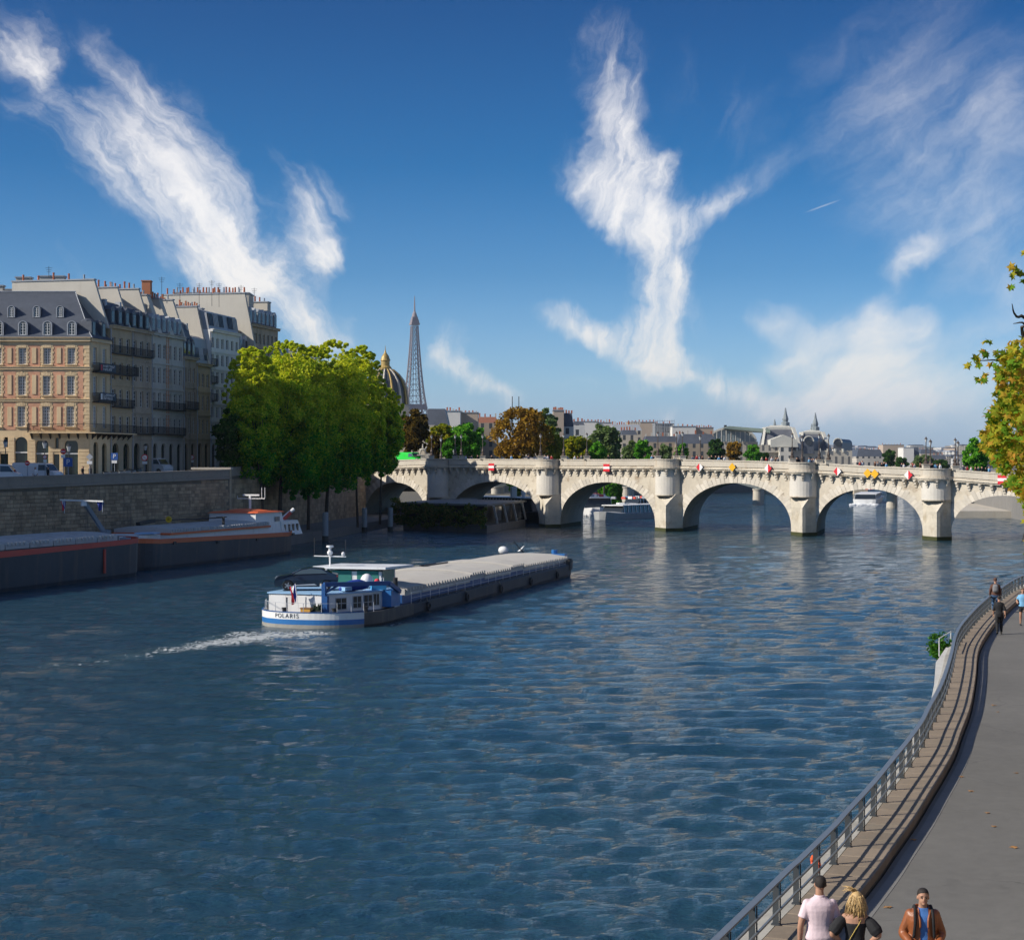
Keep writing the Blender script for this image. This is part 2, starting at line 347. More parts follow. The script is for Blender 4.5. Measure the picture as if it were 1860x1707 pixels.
def build_water():
    rows, cols = 980, 340; rng = np.random.default_rng(5)
    Y = 33 * np.exp(np.linspace(0, math.log(1500 / 33), rows)); u = np.linspace(-.44, .44, cols)
    YY, UU = np.meshgrid(Y, u, indexing='ij'); XX = UU * YY; dY = YY * math.log(1500 / 33) / rows; ZZ = np.zeros_like(XX)
    for i in range(105):
        lam = .34 * (3.8 / .34) ** rng.random(); th = rng.normal(math.pi * .47, .62); k = 2 * math.pi / lam
        A = .0046 * lam ** .66 * (.5 + rng.random()); ph = rng.random() * 6.28
        fade = np.clip((lam / (2.6 * dY) - 1) / 1.2, 0, 1)
        arg = k * (XX * math.cos(th) + YY * math.sin(th)) + ph + 1.3 * np.sin(XX * .21 + i) + 1.3 * np.sin(YY * .17 + 2 * i)
        ZZ += A * fade * (1 - 2 * np.abs(np.sin(arg / 2)) ** 1.3)
    v = np.stack([XX, YY, ZZ], -1).reshape(-1, 3).astype(np.float32)
    idx = np.arange(rows * cols).reshape(rows, cols)
    f = np.stack([idx[:-1, :-1], idx[:-1, 1:], idx[1:, 1:], idx[1:, :-1]], -1).reshape(-1, 4)
    me = bpy.data.meshes.new('river'); me.vertices.add(len(v)); me.vertices.foreach_set('co', v.ravel())
    me.loops.add(f.size); me.loops.foreach_set('vertex_index', f.ravel().astype(np.int32))
    me.polygons.add(len(f)); me.polygons.foreach_set('loop_start', np.arange(0, f.size, 4, dtype=np.int32)); me.polygons.foreach_set('loop_total', np.full(len(f), 4, np.int32))
    me.polygons.foreach_set('use_smooth', np.ones(len(f), bool)); me.materials.append(WATER); me.update(calc_edges=True)
    tag(inst(me, 'water'), kind='structure')
build_water()
b = MB(); b.add([(-9000, -300, -.25), (9000, -300, -.25), (9000, 9000, -.25), (-9000, 9000, -.25)], [(0, 1, 2, 3)]); tag(b.build('river_surface', WATER), kind='structure')
b = MB(); b.add([(-12000, -600, -3), (12000, -600, -3), (12000, 14000, -3), (-12000, 14000, -3)], [(0, 1, 2, 3)])
tag(b.build('ground', mat('riverbed', (.10, .09, .07), .9)), kind='structure')

# ------------------------------------------------------------------ banks and streets
PAVE = mat('street_paving', (.20, .19, .175), .85, var=.15, scale=.4)
EARTH = mat('bank_earth', (.12, .11, .085), .95, var=.3)
def bank(name, edge, side, zf, m=PAVE):
    """edge: (x, y) along the water, side: -1 land lies to the left, +1 to the right"""
    b = MB(); vs = []; n = len(edge)
    for x, y in edge: vs += [(x, y, -2.5), (x, y, zf(y)), (side * 9000, y if y > 60 else y, zf(y))]
    fs = []
    for i in range(n - 1):
        k = i * 3; fs += [(k, k + 3, k + 4, k + 1), (k + 1, k + 4, k + 5, k + 2)]
    b.add(vs, fs); return tag(b.build(name, m), kind='structure')
bank('street', [(wall_x(-60) - .5, -60), (wall_x(213) - .5, 213), (-38.5, 213.5), (-28.2, 326), (-30, 345), (-34, 380), (-60, 520), (-80, 640)], -1, lambda y: interp(y, [(-60, 8.0), (161, 8.35), (200, 8.75), (213, 9.0), (260, 9.9), (300, 10.4), (330, 10.5), (380, 9.5), (640, 8.0)]))
bank('lower_quay', [(-32.5, 213.2), (-26.5, 250), (-21.5, 300), (-14, 345)], -1, lambda y: 1.3, mat('quay_cobbles', (.17, .16, .14), .85, var=.2, bump=.4, bscale=3))
bank('island_park', [(-14, 346), (0, 400), (20, 440), (28, 462), (20, 500), (-20, 560)], -1, lambda y: 2.2, EARTH)
bank('left_bank', [(-20, 600), (30, 620), (75, 676), (120, 702), (160, 800), (235, 1100), (300, 2000), (1200, 3400), (1200, 12000)], -1, lambda y: 8.0 if y < 2500 else 7.0)
bank('right_bank', [(96, 330), (132, 560), (190, 800), (275, 1100), (345, 2000), (1260, 3380), (1260, 12000)], 1, lambda y: 8.0 if y < 2500 else 7.0)
# far lower quay seen through the right-hand arch: sloping stone embankment
b = MB()
for (x0, y0, x1, y1) in ((84, 352, 118, 500),):
    b.add([(x0, y0, -.5), (x0, y0, 1.4), (x0 + 40, y0, 1.4), (x0 + 40, y0, -.5), (x1, y1, -.5), (x1, y1, 1.4), (x1 + 40, y1, 1.4), (x1 + 40, y1, -.5)], [(0, 4, 5, 1), (1, 5, 6, 2), (0, 1, 2, 3)])
tag(b.build('embankment', STONE_PALE), kind='structure')

# ------------------------------------------------------------------ island quay wall with its courses of stones
WALL_CORE = mat('quay_wall_joints', (.16, .135, .10), .95, var=.25)
WALL_STONE = mat('quay_wall_stone', (.40, .30, .19), .9, var=.34, scale=.35, fine=5, stain=(.09, .08, .07), stain_amt=.6, streak=True, bump=.4, bscale=5, rnd=.5)
WALL_CAP = mat('quay_wall_cap', (.27, .235, .19), .9, var=.25, scale=.5, stain=(.10, .09, .085), stain_amt=.5)
def quay_wall(name, label, p0, p1, ztop, course, stone_len, y_near, n_parts, seed, dark=1.0):
    rnd = random.Random(seed); a, c = Vector(p0), Vector(p1); L = (c - a).length; d = (c - a) / L; nrm = Vector((d.y, -d.x, 0))
    root = thing(name, label, 'quay wall', (a.x, a.y, 0)); z0 = ztop(0); z1 = ztop(L)
    b = MB(); pts = []
    seg = 12
    for i in range(seg + 1):
        s_ = L * i / seg; p = a + d * s_; zt = ztop(s_) - 1.15
        pts.append((p, zt))
    for i in range(seg):
        (p, zt), (q_, zq) = pts[i], pts[i + 1]; o = nrm * -1.2
        vs = [(p.x, p.y, -2), (q_.x, q_.y, -2), (q_.x, q_.y, zq), (p.x, p.y, zt), (p.x + o.x, p.y + o.y, -2), (q_.x + o.x, q_.y + o.y, -2), (q_.x + o.x, q_.y + o.y, zq), (p.x + o.x, p.y + o.y, zt)]
        fs = [(0, 1, 2, 3), (5, 4, 7, 6), (3, 2, 6, 7)]
        if i == 0: fs.append((4, 0, 3, 7))
        if i == seg - 1: fs.append((1, 5, 6, 2))
        b.add(vs, fs)
    b.build('wall_core', WALL_CORE, root, True)
    b = MB(); caps = []                                # moulding band and parapet, blocks butted end to end
    s_ = 0
    while s_ < L - .1:
        e = min(L, s_ + 2.2); p, q_ = a + d * s_, a + d * (e - .02); zt, zq = ztop(s_), ztop(e)
        for (o0, o1, h0, h1) in ((.28, -1.3, -1.15, -.93), (.06, -.55, -.926, -.16), (.14, -.63, -.156, 0)):
            A0, A1, B0, B1 = p + nrm * o0, p + nrm * o1, q_ + nrm * o0, q_ + nrm * o1
            b.add([(A0.x, A0.y, zt + h0), (B0.x, B0.y, zq + h0), (B1.x, B1.y, zq + h0), (A1.x, A1.y, zt + h0), (A0.x, A0.y, zt + h1), (B0.x, B0.y, zq + h1), (B1.x, B1.y, zq + h1), (A1.x, A1.y, zt + h1)],
                  [(0, 3, 2, 1), (4, 5, 6, 7), (0, 1, 5, 4), (1, 2, 6, 5), (2, 3, 7, 6), (3, 0, 4, 7)])
        s_ = e
    b.build('parapet', WALL_CAP, root, True)
    # stones
    shapes = []
    for k in range(8):
        wd = stone_len * (.6 + .12 * k); m_ = MB(); j = [rnd.uniform(-.02, .02) for _ in range(8)]
        m_.add([(.012, -.01, .012), (wd - .012, -.01, .012), (wd - .012, -.01, course - .012), (.012, -.01, course - .012),
                (.03, .05 + j[0], .03), (wd - .03, .05 + j[1], .03), (wd - .03, .05 + j[2], course - .03), (.03, .05 + j[3], course - .03)],
               [(4, 5, 6, 7), (0, 1, 5, 4), (1, 2, 6, 5), (2, 3, 7, 6), (3, 0, 4, 7)])
        shapes.append((wd, m_.mesh('stone', WALL_STONE), m_))
    rz = math.atan2(d.y, d.x); cr, sr = math.cos(rz), math.sin(rz); todo = []
    # local y must point along +nrm = (d.y, -d.x): mirror by building stones facing -y then
    nrow = int((max(z0, z1) - 1.2) / course)
    for r_ in range(-1, nrow + 1):
        z = r_ * course; s_ = rnd.uniform(-stone_len, 0) ; 
        while s_ < L:
            wd, me, sh = rnd.choice(shapes)
            if s_ >= 0 and s_ + wd <= L and z + course <= ztop(s_) - 1.17 and z + course <= ztop(s_ + wd) - 1.17: todo.append((s_, z, wd, me, sh))
            s_ += wd
    todo.sort(key=lambda t_: (0 if t_[1] >= 1.2 else 1, abs(t_[0] - y_near)))
    rest = MB()
    for i, (s_, z, wd, me, sh) in enumerate(todo):
        p = a + d * (s_ + wd) + Vector((0, 0, z)) + nrm * rnd.uniform(-.012, .02)
        if i < n_parts:
            inst(me, 'stone', p - Vector((a.x, a.y, 0)), rz + math.pi, root)
        else:
            cr2, sr2 = -cr, -sr
            rest.add([(p.x + x * cr2 - y * sr2, p.y + x * sr2 + y * cr2, p.z + zz) for x, y, zz in sh.v], sh.f)
    rest.build('small_stones', WALL_STONE, root, True, 'stuff')
    return root
quay_wall('quay_wall', 'long shaded masonry quay wall behind the moored barges', (wall_x(100), 100, 0), (wall_x(213), 213, 0),
          lambda s_: street_z(100 + s_ * .958) + .72, .38, .85, 64, 295, 3)
quay_wall('quay_wall', 'darker set-back quay wall behind the tall riverside trees', (-38, 213.8, 0), (-27.2, 329, 0),
          lambda s_: interp(s_, [(0, 10.0), (60, 10.9), (116, 11.2)]), .62, 1.5, 50, 200, 4)
t_ = thing('wall_end_pier', 'pale topped square masonry pier where the quay wall steps back', 'wall pier', (wall_x(213), 213, 0))
b = MB(); b.box((wall_x(213) - 2.2, 213.9, 4.0), (4.5, 1.5, 12.0)); b.build('pier_body', WALL_STONE, t_, True)
b = MB(); b.box((wall_x(213) - 2.2, 213.9, 10.12), (4.8, 1.8, .24)); b.build('coping_stone', STONE_PALE, t_, True)

# ------------------------------------------------------------------ near quay on the right: road, raised stone walk, railing
ZW, ZR = 3.10, 2.92
RB = [(1409, 1680), (1448, 1640), (1514, 1569), (1540, 1537), (1585, 1483.5), (1620, 1436), (1649.6, 1396), (1673.6, 1359.4), (1688.7, 1327), (1707.7, 1289), (1720, 1253), (1728.8, 1219), (1736, 1185), (1750, 1159), (1781.5, 1122), (1819.5, 1090), (1860, 1065)]
base = [(-4.2, 6.0), (-.8, 15.5)] + [tuple(on(x, y, ZW).xy) for x, y in RB] + [(41, 129), (55, 165), (69, 205), (78, 240)]
cur = bez([(x, y, 0) for x, y in base], 14)
for _ in range(3): cur = [cur[0]] + [(cur[i - 1] + cur[i] * 2 + cur[i + 1]) / 4 for i in range(1, len(cur) - 1)] + [cur[-1]]
acc = [0.0]
for i in range(1, len(cur)): acc.append(acc[-1] + (cur[i] - cur[i - 1]).length)
def rp(s_):                                          # point and right-hand normal on the railing line
    s_ = min(max(s_, 0), acc[-1] - .01); i = max(1, int(np.searchsorted(acc, s_))); f = (s_ - acc[i - 1]) / max(1e-6, acc[i] - acc[i - 1])
    p = cur[i - 1].lerp(cur[i], f); j0, j1 = max(0, i - 4), min(len(cur) - 1, i + 3); d = (cur[j1] - cur[j0]).normalized(); return p, Vector((d.y, -d.x, 0)), d
def ribbon(off0, off1, za, zb, s0, s1, ds, b=None, sides=True):
    b = b or MB(); prev = None; s_ = s0
    while s_ <= s1 + 1e-6:
        p, n, d = rp(s_); A, B = p + n * off0, p + n * off1
        cur_ = [(A.x, A.y, za), (B.x, B.y, za), (B.x, B.y, zb), (A.x, A.y, zb)]
        if prev: b.add(prev + cur_, [(3, 7, 6, 2), (0, 3, 7, 4)[::-1], (1, 5, 6, 2)] + ([] if not sides else []))
        prev = cur_; s_ += ds
    return b
LEN = acc[-1]
ASPHALT = mat('asphalt', (.145, .138, .125), .9, var=.14, scale=.18, fine=22, stain=(.10, .096, .09), stain_amt=.5, bump=.25, bscale=60, bdist=.006)
def road_material():
    m = bpy.data.materials.new('road_asphalt'); m.use_nodes = True; t = NT(m.node_tree); b = t.n['Principled BSDF']; p = t.geo(); b.inputs['Roughness'].default_value = .88
    patch = t.rng(t.noise(p, .12, 4, .6), .35, .68, .84, 1.12); fine = t.rng(t.noise(p, 3.2, 5, .7), .3, .7, .90, 1.10); grit = t.rng(t.noise(p, 75, 2, .6), .3, .7, .78, 1.22)
    k = t.m('MULTIPLY', t.m('MULTIPLY', patch, fine), grit); col = t.mix(1.0, (.150, .144, .130, 1), t.comb(k, k, k), 'MULTIPLY')
    vo = t.n.new('ShaderNodeTexVoronoi'); vo.feature = 'DISTANCE_TO_EDGE'; t.l.new(t.v('ADD', p, t.v('MULTIPLY', t.noise(p, 1.2, 4, .6, True), (.8, .8, 0))), vo.inputs['Vector']); vo.inputs['Scale'].default_value = .16
    crack = t.m('MULTIPLY', t.rng(vo.outputs[0], .0, .0035, .75, 0), t.rng(t.noise(p, .3, 2, .5), .5, .6)); col = t.mix(crack, col, (.04, .038, .034, 1))
    stain = t.rng(t.noise(p, .8, 5, .75, dist=1.2), .62, .74, 0, .35, True); col = t.mix(stain, col, (.085, .082, .076, 1)); t.l.new(col, b.inputs['Base Color'])
    t.l.new(t.bump(t.noise(p, 60, 3, .6), .5, .006), b.inputs['Normal']); return m
ASPHALT = road_material()
b = ribbon(.9, 11.5, -2.0, ZR, 0, LEN, 1.0); tag(b.build('road', ASPHALT), kind='structure')
b = ribbon(11.5, 12.5, -2.0, 9.4, 0, LEN, 3.0); tag(b.build('retaining_wall', WALL_STONE), kind='structure')
b = ribbon(12.5, 400, -2.0, 8.6, 0, LEN, 6.0); tag(b.build('upper_street', PAVE), kind='structure')
LIT_GAP = mat('lit_gap_grey', (.19, .185, .175), .85, var=.2, scale=.8)  # paler than the asphalt: paints the sunlit gap between walk and rail shadows
b = ribbon(1.0, 1.22, ZR - .1, ZR + .006, 0, 150, .8); tag(b.build('lit_gap_strip', LIT_GAP), kind='structure')
LEDGE = mat('ledge_stone', (.42, .40, .35), .9, var=.28, scale=.8, fine=6, stain=(.20, .18, .14), stain_amt=.5, bump=.3)
b = ribbon(-.36, -.03, -2.0, ZW - .03, 0, LEN, .8); led = tag(b.build('quay_ledge', LEDGE), kind='structure')
SLAB = mat('walk_slab', (.235, .185, .135), .88, var=.22, scale=.9, fine=9, stain=(.17, .15, .115), stain_amt=.55, bump=.3, bscale=25, bdist=.01, rnd=.22)
b = ribbon(-.02, .86, -1.0, ZR + .02, 0, LEN, 1.6); walk = tag(b.build('raised_walk', mat('walk_bed', (.09, .085, .07), .95)), kind='structure')
POST_S = 1.6
s0 = 16.0; k = 0
while s0 + .8 < LEN:
    if k < 170:
        b = MB()
        (p, n, d), (q_, n2, d2) = rp(s0 + .012), rp(s0 + .788)
        vs = []
        for (z, off, e) in ((ZR + .015, 0, 0), (ZW - .012, 0, 0), (ZW, .012, .012)):
            vs += [p + n * (0 + off) + d * e + Vector((0, 0, z)), q_ + n2 * (0 + off) - d2 * e + Vector((0, 0, z)), q_ + n2 * (.85 - off) - d2 * e + Vector((0, 0, z)), p + n * (.85 - off) + d * e + Vector((0, 0, z))]
        b.add(vs, [(0, 1, 5, 4), (1, 2, 6, 5), (2, 3, 7, 6), (3, 0, 4, 7), (4, 5, 9, 8), (5, 6, 10, 9), (6, 7, 11, 10), (7, 4, 8, 11), (8, 9, 10, 11)])
        b.build('slab', SLAB, walk)
    s0 += .8; k += 1
RAIL = mat('railing_steel', (.20, .225, .245), .38, metal=.35, var=.12, scale=1.5)
RAIL_D = mat('railing_post_steel', (.055, .062, .068), .5, metal=.2, var=.12)
rail = thing('railing', 'long grey steel railing with three rails following the curved quay edge', 'railing', tuple(rp(16)[0]))
rail.location.z = ZW
m_ = MB(); m_.box((0, 0, .335), (.10, .014, .67)); m_.box((.0, .0, .012), (.14, .09, .024)); m_.box((.062, .05, .335), (.02, .02, .67)); PM = m_.mesh('railing_post', RAIL_D)
s0 = 16.0; k = 0
while s0 < LEN - 2 and k < 130:
    p, n, d = rp(s0); o = inst(PM, 'post', (p.x - rail.location.x, p.y - rail.location.y, 0), math.atan2(n.y, n.x), rail); s0 += POST_S; k += 1
def sweep(off, z, wd, ht, name, m, s_a=14, s_b=None):
    b = MB(); s_ = s_a; prev = None; s_b = s_b or LEN - 1
    while s_ < s_b:
        p, n, d = rp(s_); c_ = p + n * off; r_ = [c_ + n * i * wd / 2 + Vector((0, 0, ZW + z + j * ht / 2)) for i, j in ((-1, -1), (1, -1), (1, 1), (-1, 1))]
        if prev: b.add(prev + r_, [(0, 4, 5, 1), (1, 5, 6, 2), (2, 6, 7, 3), (3, 7, 4, 0)])
        prev = r_; s_ += .4 if s_ < 90 else 1.2
    return b.build(name, m, rail, True)
for o in (sweep(0, .69, .115, .035, 'top_rail', RAIL), sweep(.075, .47, .034, .034, 'lower_rail', RAIL), sweep(.075, .26, .034, .034, 'lower_rail', RAIL)): pass
for ch in rail.children:
    if ch.name.startswith(('top_rail', 'lower_rail')): pass
# buttress with a little fence and a self-sown bush
bp = [on(1700, 1200, ZW).xy, on(1722, 1168, ZW).xy, on(1738, 1170, ZW).xy, on(1735, 1215, ZW).xy, on(1722, 1260, ZW).xy, on(1690, 1330, ZW).xy, on(1678, 1337, ZW).xy, on(1697, 1240, ZW).xy]
b = MB(); b.prism([(p.x, p.y) for p in bp], -1.0, ZW - .06); tag(b.build('stone_buttress', mat('whitewashed_stone', (.55, .54, .50), .9, var=.25, scale=1.0, stain=(.28, .25, .2))), 'pale stone buttress widening the quay edge beside the curved railing', 'buttress')
A, B_ = on(1706, 1192, ZW - .06), on(1727, 1170, ZW - .06)
t_ = thing('gate_frame', 'thin white metal fence frame in front of the small bush on the buttress', 'fence', tuple(A))
b = MB(); b.bar(A, A + Vector((0, 0, .72)), .035); b.build('upright', WHITE_PAINT, t_, True)
b = MB(); b.bar(B_, B_ + Vector((0, 0, .55)), .035); b.build('upright', WHITE_PAINT, t_, True)
b = MB(); b.bar(A + Vector((0, 0, .70)), B_ + Vector((0, 0, .53)), .03); b.build('crossbar', WHITE_PAINT, t_, True)
# orange strap tied on a post
P_ = on(1483, 1596, ZW)
b = MB()
for i in range(5): b.tube(bez([P_ + Vector((-.05 + .015 * i, .0, .42)), P_ + Vector((-.08 + .03 * i, .02, .3)), P_ + Vector((-.02 + .02 * i, -.03, .2)), P_ + Vector((.02 - .012 * i, .03, .03))], 5), [.028, .035, .03, .034, .028, .02, .03, .036, .03, .02, .03, .03, .03, .03, .03, .02][:16], 6)
tag(b.build('life_ring_strap', mat('orange_fabric', (.75, .12, .03), .7, var=.15)), 'bright orange strap bundled round a railing post on the river side', 'strap')
# fallen leaves on the road
LEAFD = mat('fallen_leaf', (.30, .15, .05), .9, var=.3)
rnd = random.Random(9); lm = []
for k in range(3):
    m_ = MB(); vs = [(0, 0, .02)] + [((.09 if i % 2 == 0 else .04) * math.cos(i * .7), (.09 if i % 2 == 0 else .04) * math.sin(i * .7), rnd.uniform(0, .03)) for i in range(9)]
    m_.add(vs, [(0, i, i + 1) for i in range(1, 9)] + [(0, 9, 1)]); lm.append(m_.mesh('fallen_leaf', LEAFD))
for i, (x, y, tx) in enumerate(((1764, 1437, 'at mid road under the faint dark stripe'), (1845, 1404, 'close to the outer side of the bend'), (1794, 1477, 'on bare asphalt halfway along the bend'), (1806, 1501, 'in the dark patch of asphalt'), (1842, 1539, 'yellowish, alone on the near asphalt'), (1746, 1411, 'beside the pale strip'), (1813, 1293, 'where the road straightens'), (1806, 1281, 'paired with another where the road straightens'), (1659, 1526, 'lying in the shadow of the walk'), (1612, 1648, 'nearest to the walking couple'))):
    p = on(x, y, ZR + .005); tag(inst(lm[i % 3], 'fallen_leaf', p, rnd.uniform(0, 6), scale=rnd.uniform(.7, 1.2)), 'dry fallen leaf on the road, ' + tx, 'leaf', 'fallen leaves on the road')

# ------------------------------------------------------------------ buildings of the island
def facade(b, org, u, W, z0, z1, holes, depth=.28, nrm=None, arch=()):
    """wall sheet with real openings and reveals. org: corner, u: unit direction, outward normal nrm. holes: (a, c, za, zb)"""
    us = sorted(set([0, W] + [h[i] for h in holes for i in (0, 1)])); zs = sorted(set([z0, z1] + [h[i] for h in holes for i in (2, 3)]))
    P = lambda a, z, dd=0.0: (org[0] + u[0] * a - nrm[0] * dd, org[1] + u[1] * a - nrm[1] * dd, z)
    for i in range(len(us) - 1):
        run = None
        for j in range(len(zs) - 1):
            mu, mz = (us[i] + us[i + 1]) / 2, (zs[j] + zs[j + 1]) / 2
            solid = not any(h[0] < mu < h[1] and h[2] < mz < h[3] for h in holes)
            if solid: run = [zs[j], zs[j + 1]] if run is None else [run[0], zs[j + 1]]
            if run and (not solid or j == len(zs) - 2):
                b.add([P(us[i], run[0]), P(us[i + 1], run[0]), P(us[i + 1], run[1]), P(us[i], run[1])], [(0, 1, 2, 3)]); run = None
    for (a, c, za, zb) in holes:
        A = [P(a, za), P(c, za), P(c, zb), P(a, zb)]; B = [P(a, za, depth), P(c, za, depth), P(c, zb, depth), P(a, zb, depth)]
        b.add(A + B, [(0, 4, 5, 1), (1, 5, 6, 2), (2, 6, 7, 3), (3, 7, 4, 0)])
def window_mesh(w_, h, nx, nz, bar=.05, arch=False):
    """frame and glazing bars in the local x-z plane, front face at y=0"""
    b = MB()
    for x in (-w_ / 2 + bar / 2, w_ / 2 - bar / 2): b.box((x, .03, h / 2), (bar, .06, h))
    for z in (bar / 2, h - bar / 2): b.box((0, .03, z), (w_ - 2 * bar, .06, bar))
    for i in range(1, nx): b.box((-w_ / 2 + w_ * i / nx, .035, h / 2), (bar * (1.5 if i * 2 == nx else .6), .04, h - 2 * bar))
    for j in range(1, nz): b.box((0, .036, h * j / nz), (w_ - 2 * bar, .036, bar * .6))
    return b
def put_window(root, fm, gm, P, rz, name='window'):
    o = inst(fm, name, P, rz, root); g_ = inst(gm, 'pane', (0, 0, 0), 0, o); return o
def pane_mesh(w_, h, m=None):
    b = MB(); b.add([(-w_ / 2, .055, 0), (w_ / 2, .055, 0), (w_ / 2, .055, h), (-w_ / 2, .055, h)], [(0, 1, 2, 3)]); return b.mesh('pane', m or GLASS_DARK)

BRICK = mat('old_brick', (.42, .165, .085), .9, var=.22, scale=.5, fine=9)
def brick_material():
    m = bpy.data.materials.new('brick_panel'); m.use_nodes = True; t = NT(m.node_tree); b = t.n['Principled BSDF']
    p = t.geo(); x, y, z = t.sep(p); br = t.n.new('ShaderNodeTexBrick'); t.l.new(t.comb(t.m('ADD', x, y), z, 0), br.inputs[0])
    br.inputs['Scale'].default_value = 1; br.inputs['Brick Width'].default_value = .24; br.inputs['Row Height'].default_value = .075; br.inputs['Mortar Size'].default_value = .008
    br.inputs['Color1'].default_value = (.74, .37, .22, 1); br.inputs['Color2'].default_value = (.64, .30, .18, 1); br.inputs['Mortar'].default_value = (.5, .36, .25, 1)
    n = t.rng(t.noise(p, .5, 4, .6), .3, .75, .8, 1.2); t.l.new(t.mix(1.0, br.outputs[0], t.comb(n, n, n), 'MULTIPLY'), b.inputs['Base Color']); b.inputs['Roughness'].default_value = .9
    return m
BRICKP = brick_material()
OCHRE = mat('ochre_stone', (.76, .57, .34), .88, var=.16, scale=.4, fine=4, stain=(.36, .25, .15), stain_amt=.4, streak=True, bump=.2)
IRON = mat('wrought_iron', (.018, .018, .02), .55, var=.1)

# brick and stone corner house ------------------------------------------------
CY = 213.0; CXc = -50.9; MPP = CY / FPX
X_ = lambda px: (px - CX) * MPP
Z_ = lambda py: CAMZ + (HY - py) * MPP
house = thing('brick_house', 'sunlit pink brick and ochre stone corner house with slate roof and two dormer rows', 'house', (CXc, CY, 9.0))
XL = X_(-190); W = CXc - XL; FD = (.224, .975); FN = (.975, -.224)
wins = []
wx = [-140, -95, -49, -5, 40, 85, 129]
for k, (ya, yb, off) in enumerate(((661.5, 632, 1.0), (717.5, 683, 0.0), (774.5, 738, -1.0))):
    for px in wx: wins.append((X_(px + off - 7.2) - XL, X_(px + off + 7.2) - XL, Z_(ya), Z_(yb)))
doors = []
for px, hw, yt in ((-140, 12, 795), (-96, 12, 795), (-45, 12, 795), (38.5, 11.5, 793.5), (76.5, 11.5, 797), (129.5, 12.2, 797)): doors.append((X_(px - hw) - XL, X_(px + hw) - XL, 9.0, Z_(yt)))
smalls = [(X_(0) - XL, X_(15) - XL, 9.0, Z_(824)), (X_(8) - XL, X_(14.5) - XL, Z_(812), Z_(794)), (X_(97) - XL, X_(108) - XL, 9.0, Z_(825)), (X_(100.5) - XL, X_(106.5) - XL, Z_(814), Z_(795))]
ZE = Z_(614)
b = MB(); facade(b, (XL, CY, 0), (1, 0), W, 8.6, ZE, wins + doors + smalls, .32, (0, -1)); 
b.add([(XL, CY + 11, 8.6), (XL, CY + 11, ZE), (XL, CY, ZE), (XL, CY, 8.6)], [(0, 1, 2, 3)])
SW = 5.5                                              # width of the side towards the river
swins = []
for (a, c, za, zb) in [(w0, w0 + 1.05, Z_(ya), Z_(yb)) for w0 in (.95, 3.5) for (ya, yb) in ((661, 630), (718, 682), (776, 736))]: swins.append((a, c, za, zb))
sdoors = [(1.0, 2.3, 9.0, Z_(802)), (3.3, 4.6, 9.0, Z_(804))]
facade(b, (CXc, CY, 0), FD, SW, 8.6, ZE, swins + sdoors, .32, FN)
b.build('wall', OCHRE, house, True)
def arch_fill(b, org, u, nrm, a, c, zt, proud=0.0, n=7):
    """fills the two corners above a round arch inside a rectangular opening"""
    r = (c - a) / 2; mid = (a + c) / 2
    for sgn in (-1, 1):
        pts = [(mid + sgn * r, zt - r), (mid + sgn * r, zt), (mid, zt)] + [(mid + sgn * r * math.sin(math.pi / 2 * k / n), zt - r + r * math.cos(math.pi / 2 * k / n)) for k in range(1, n)]
        b.extr([(org[0] + u[0] * x - nrm[0] * .004, org[1] + u[1] * x - nrm[1] * .004, z - .003) for x, z in pts], (-nrm[0] * .26, -nrm[1] * .26, 0))
b = MB()
for (a, c, z0, zt) in doors: arch_fill(b, (XL, CY), (1, 0), (0, -1), a, c, zt)
for (a, c, z0, zt) in sdoors: arch_fill(b, (CXc, CY), FD, FN, a, c, zt)
b.build('arch_spandrels', OCHRE, house, True)
# brick panels between ochre window surrounds
b = MB(); FY = CY
def panel(x0, x1, y0, y1, d=.035, m=0): b.mi = m; b.box(((X_(x0) + X_(x1)) / 2, FY - d / 2, (Z_(y0) + Z_(y1)) / 2), (abs(X_(x1) - X_(x0)), d, abs(Z_(y1) - Z_(y0))))
pairs = [(-128, -107), (-83, -61), (-37, -17), (6.5, 28.5), (51.5, 73), (96.5, 118), (141.5, 151.5)]
for y0, y1 in ((627, 667), (674.5, 723.5), (731, 781)):
    for x0, x1 in pairs: panel(x0, x1, y0, y1)
b.build('brick_panels', BRICKP, house, True, 'stuff')
b = MB()
for y0, y1 in ((632, 660), (681, 716), (739, 773)):
    for x0, x1 in pairs[:-1]:
        m_ = (x0 + x1) / 2; b.box((X_(m_), FY - .05, (Z_(y0) + Z_(y1)) / 2), (.52, .10, Z_(y0) * 0 + Z_(y0) * 0 + abs(Z_(y0) - Z_(y1))))
b.build('stone_tablets', OCHRE, house, True, 'stuff')
b = MB()                                              # toothed quoins round each window and on the corner
for (a, c, za, zb) in wins:
    n = 9; h = (zb - za + .5) / n
    for k in range(n):
        e = .34 if k % 2 else .20; z = za - .1 + h * (k + .5)
        b.box((XL + a - e / 2, FY - .035, z), (e, .07, h - .03)); b.box((XL + c + e / 2, FY - .035, z), (e, .07, h - .03))
    for k in range(5):
        x = XL + a + (c - a) * (k + .5) / 5; b.box((x, FY - .045, zb + .22 + (.06 if k == 2 else 0)), ((c - a) / 5 - .02, .09, .4 + (.12 if k == 2 else 0)))
for k in range(38):
    z = 14.58 + k * .44
    if z > ZE - .5: break
    e = .75 if k % 2 else .5; b.box((CXc - e / 2, FY - .03, z), (e, .06, .40))
    f0 = CXc + FD[0] * e / 2 + FN[0] * .031; f1 = FY + FD[1] * e / 2 + FN[1] * .031
    b.box((f0, f1, z), (.062, e, .40), -math.atan2(FD[0], FD[1]))
b.build('quoin_stones', OCHRE, house, True, 'stuff')
b = MB()                                              # channelled ground storey
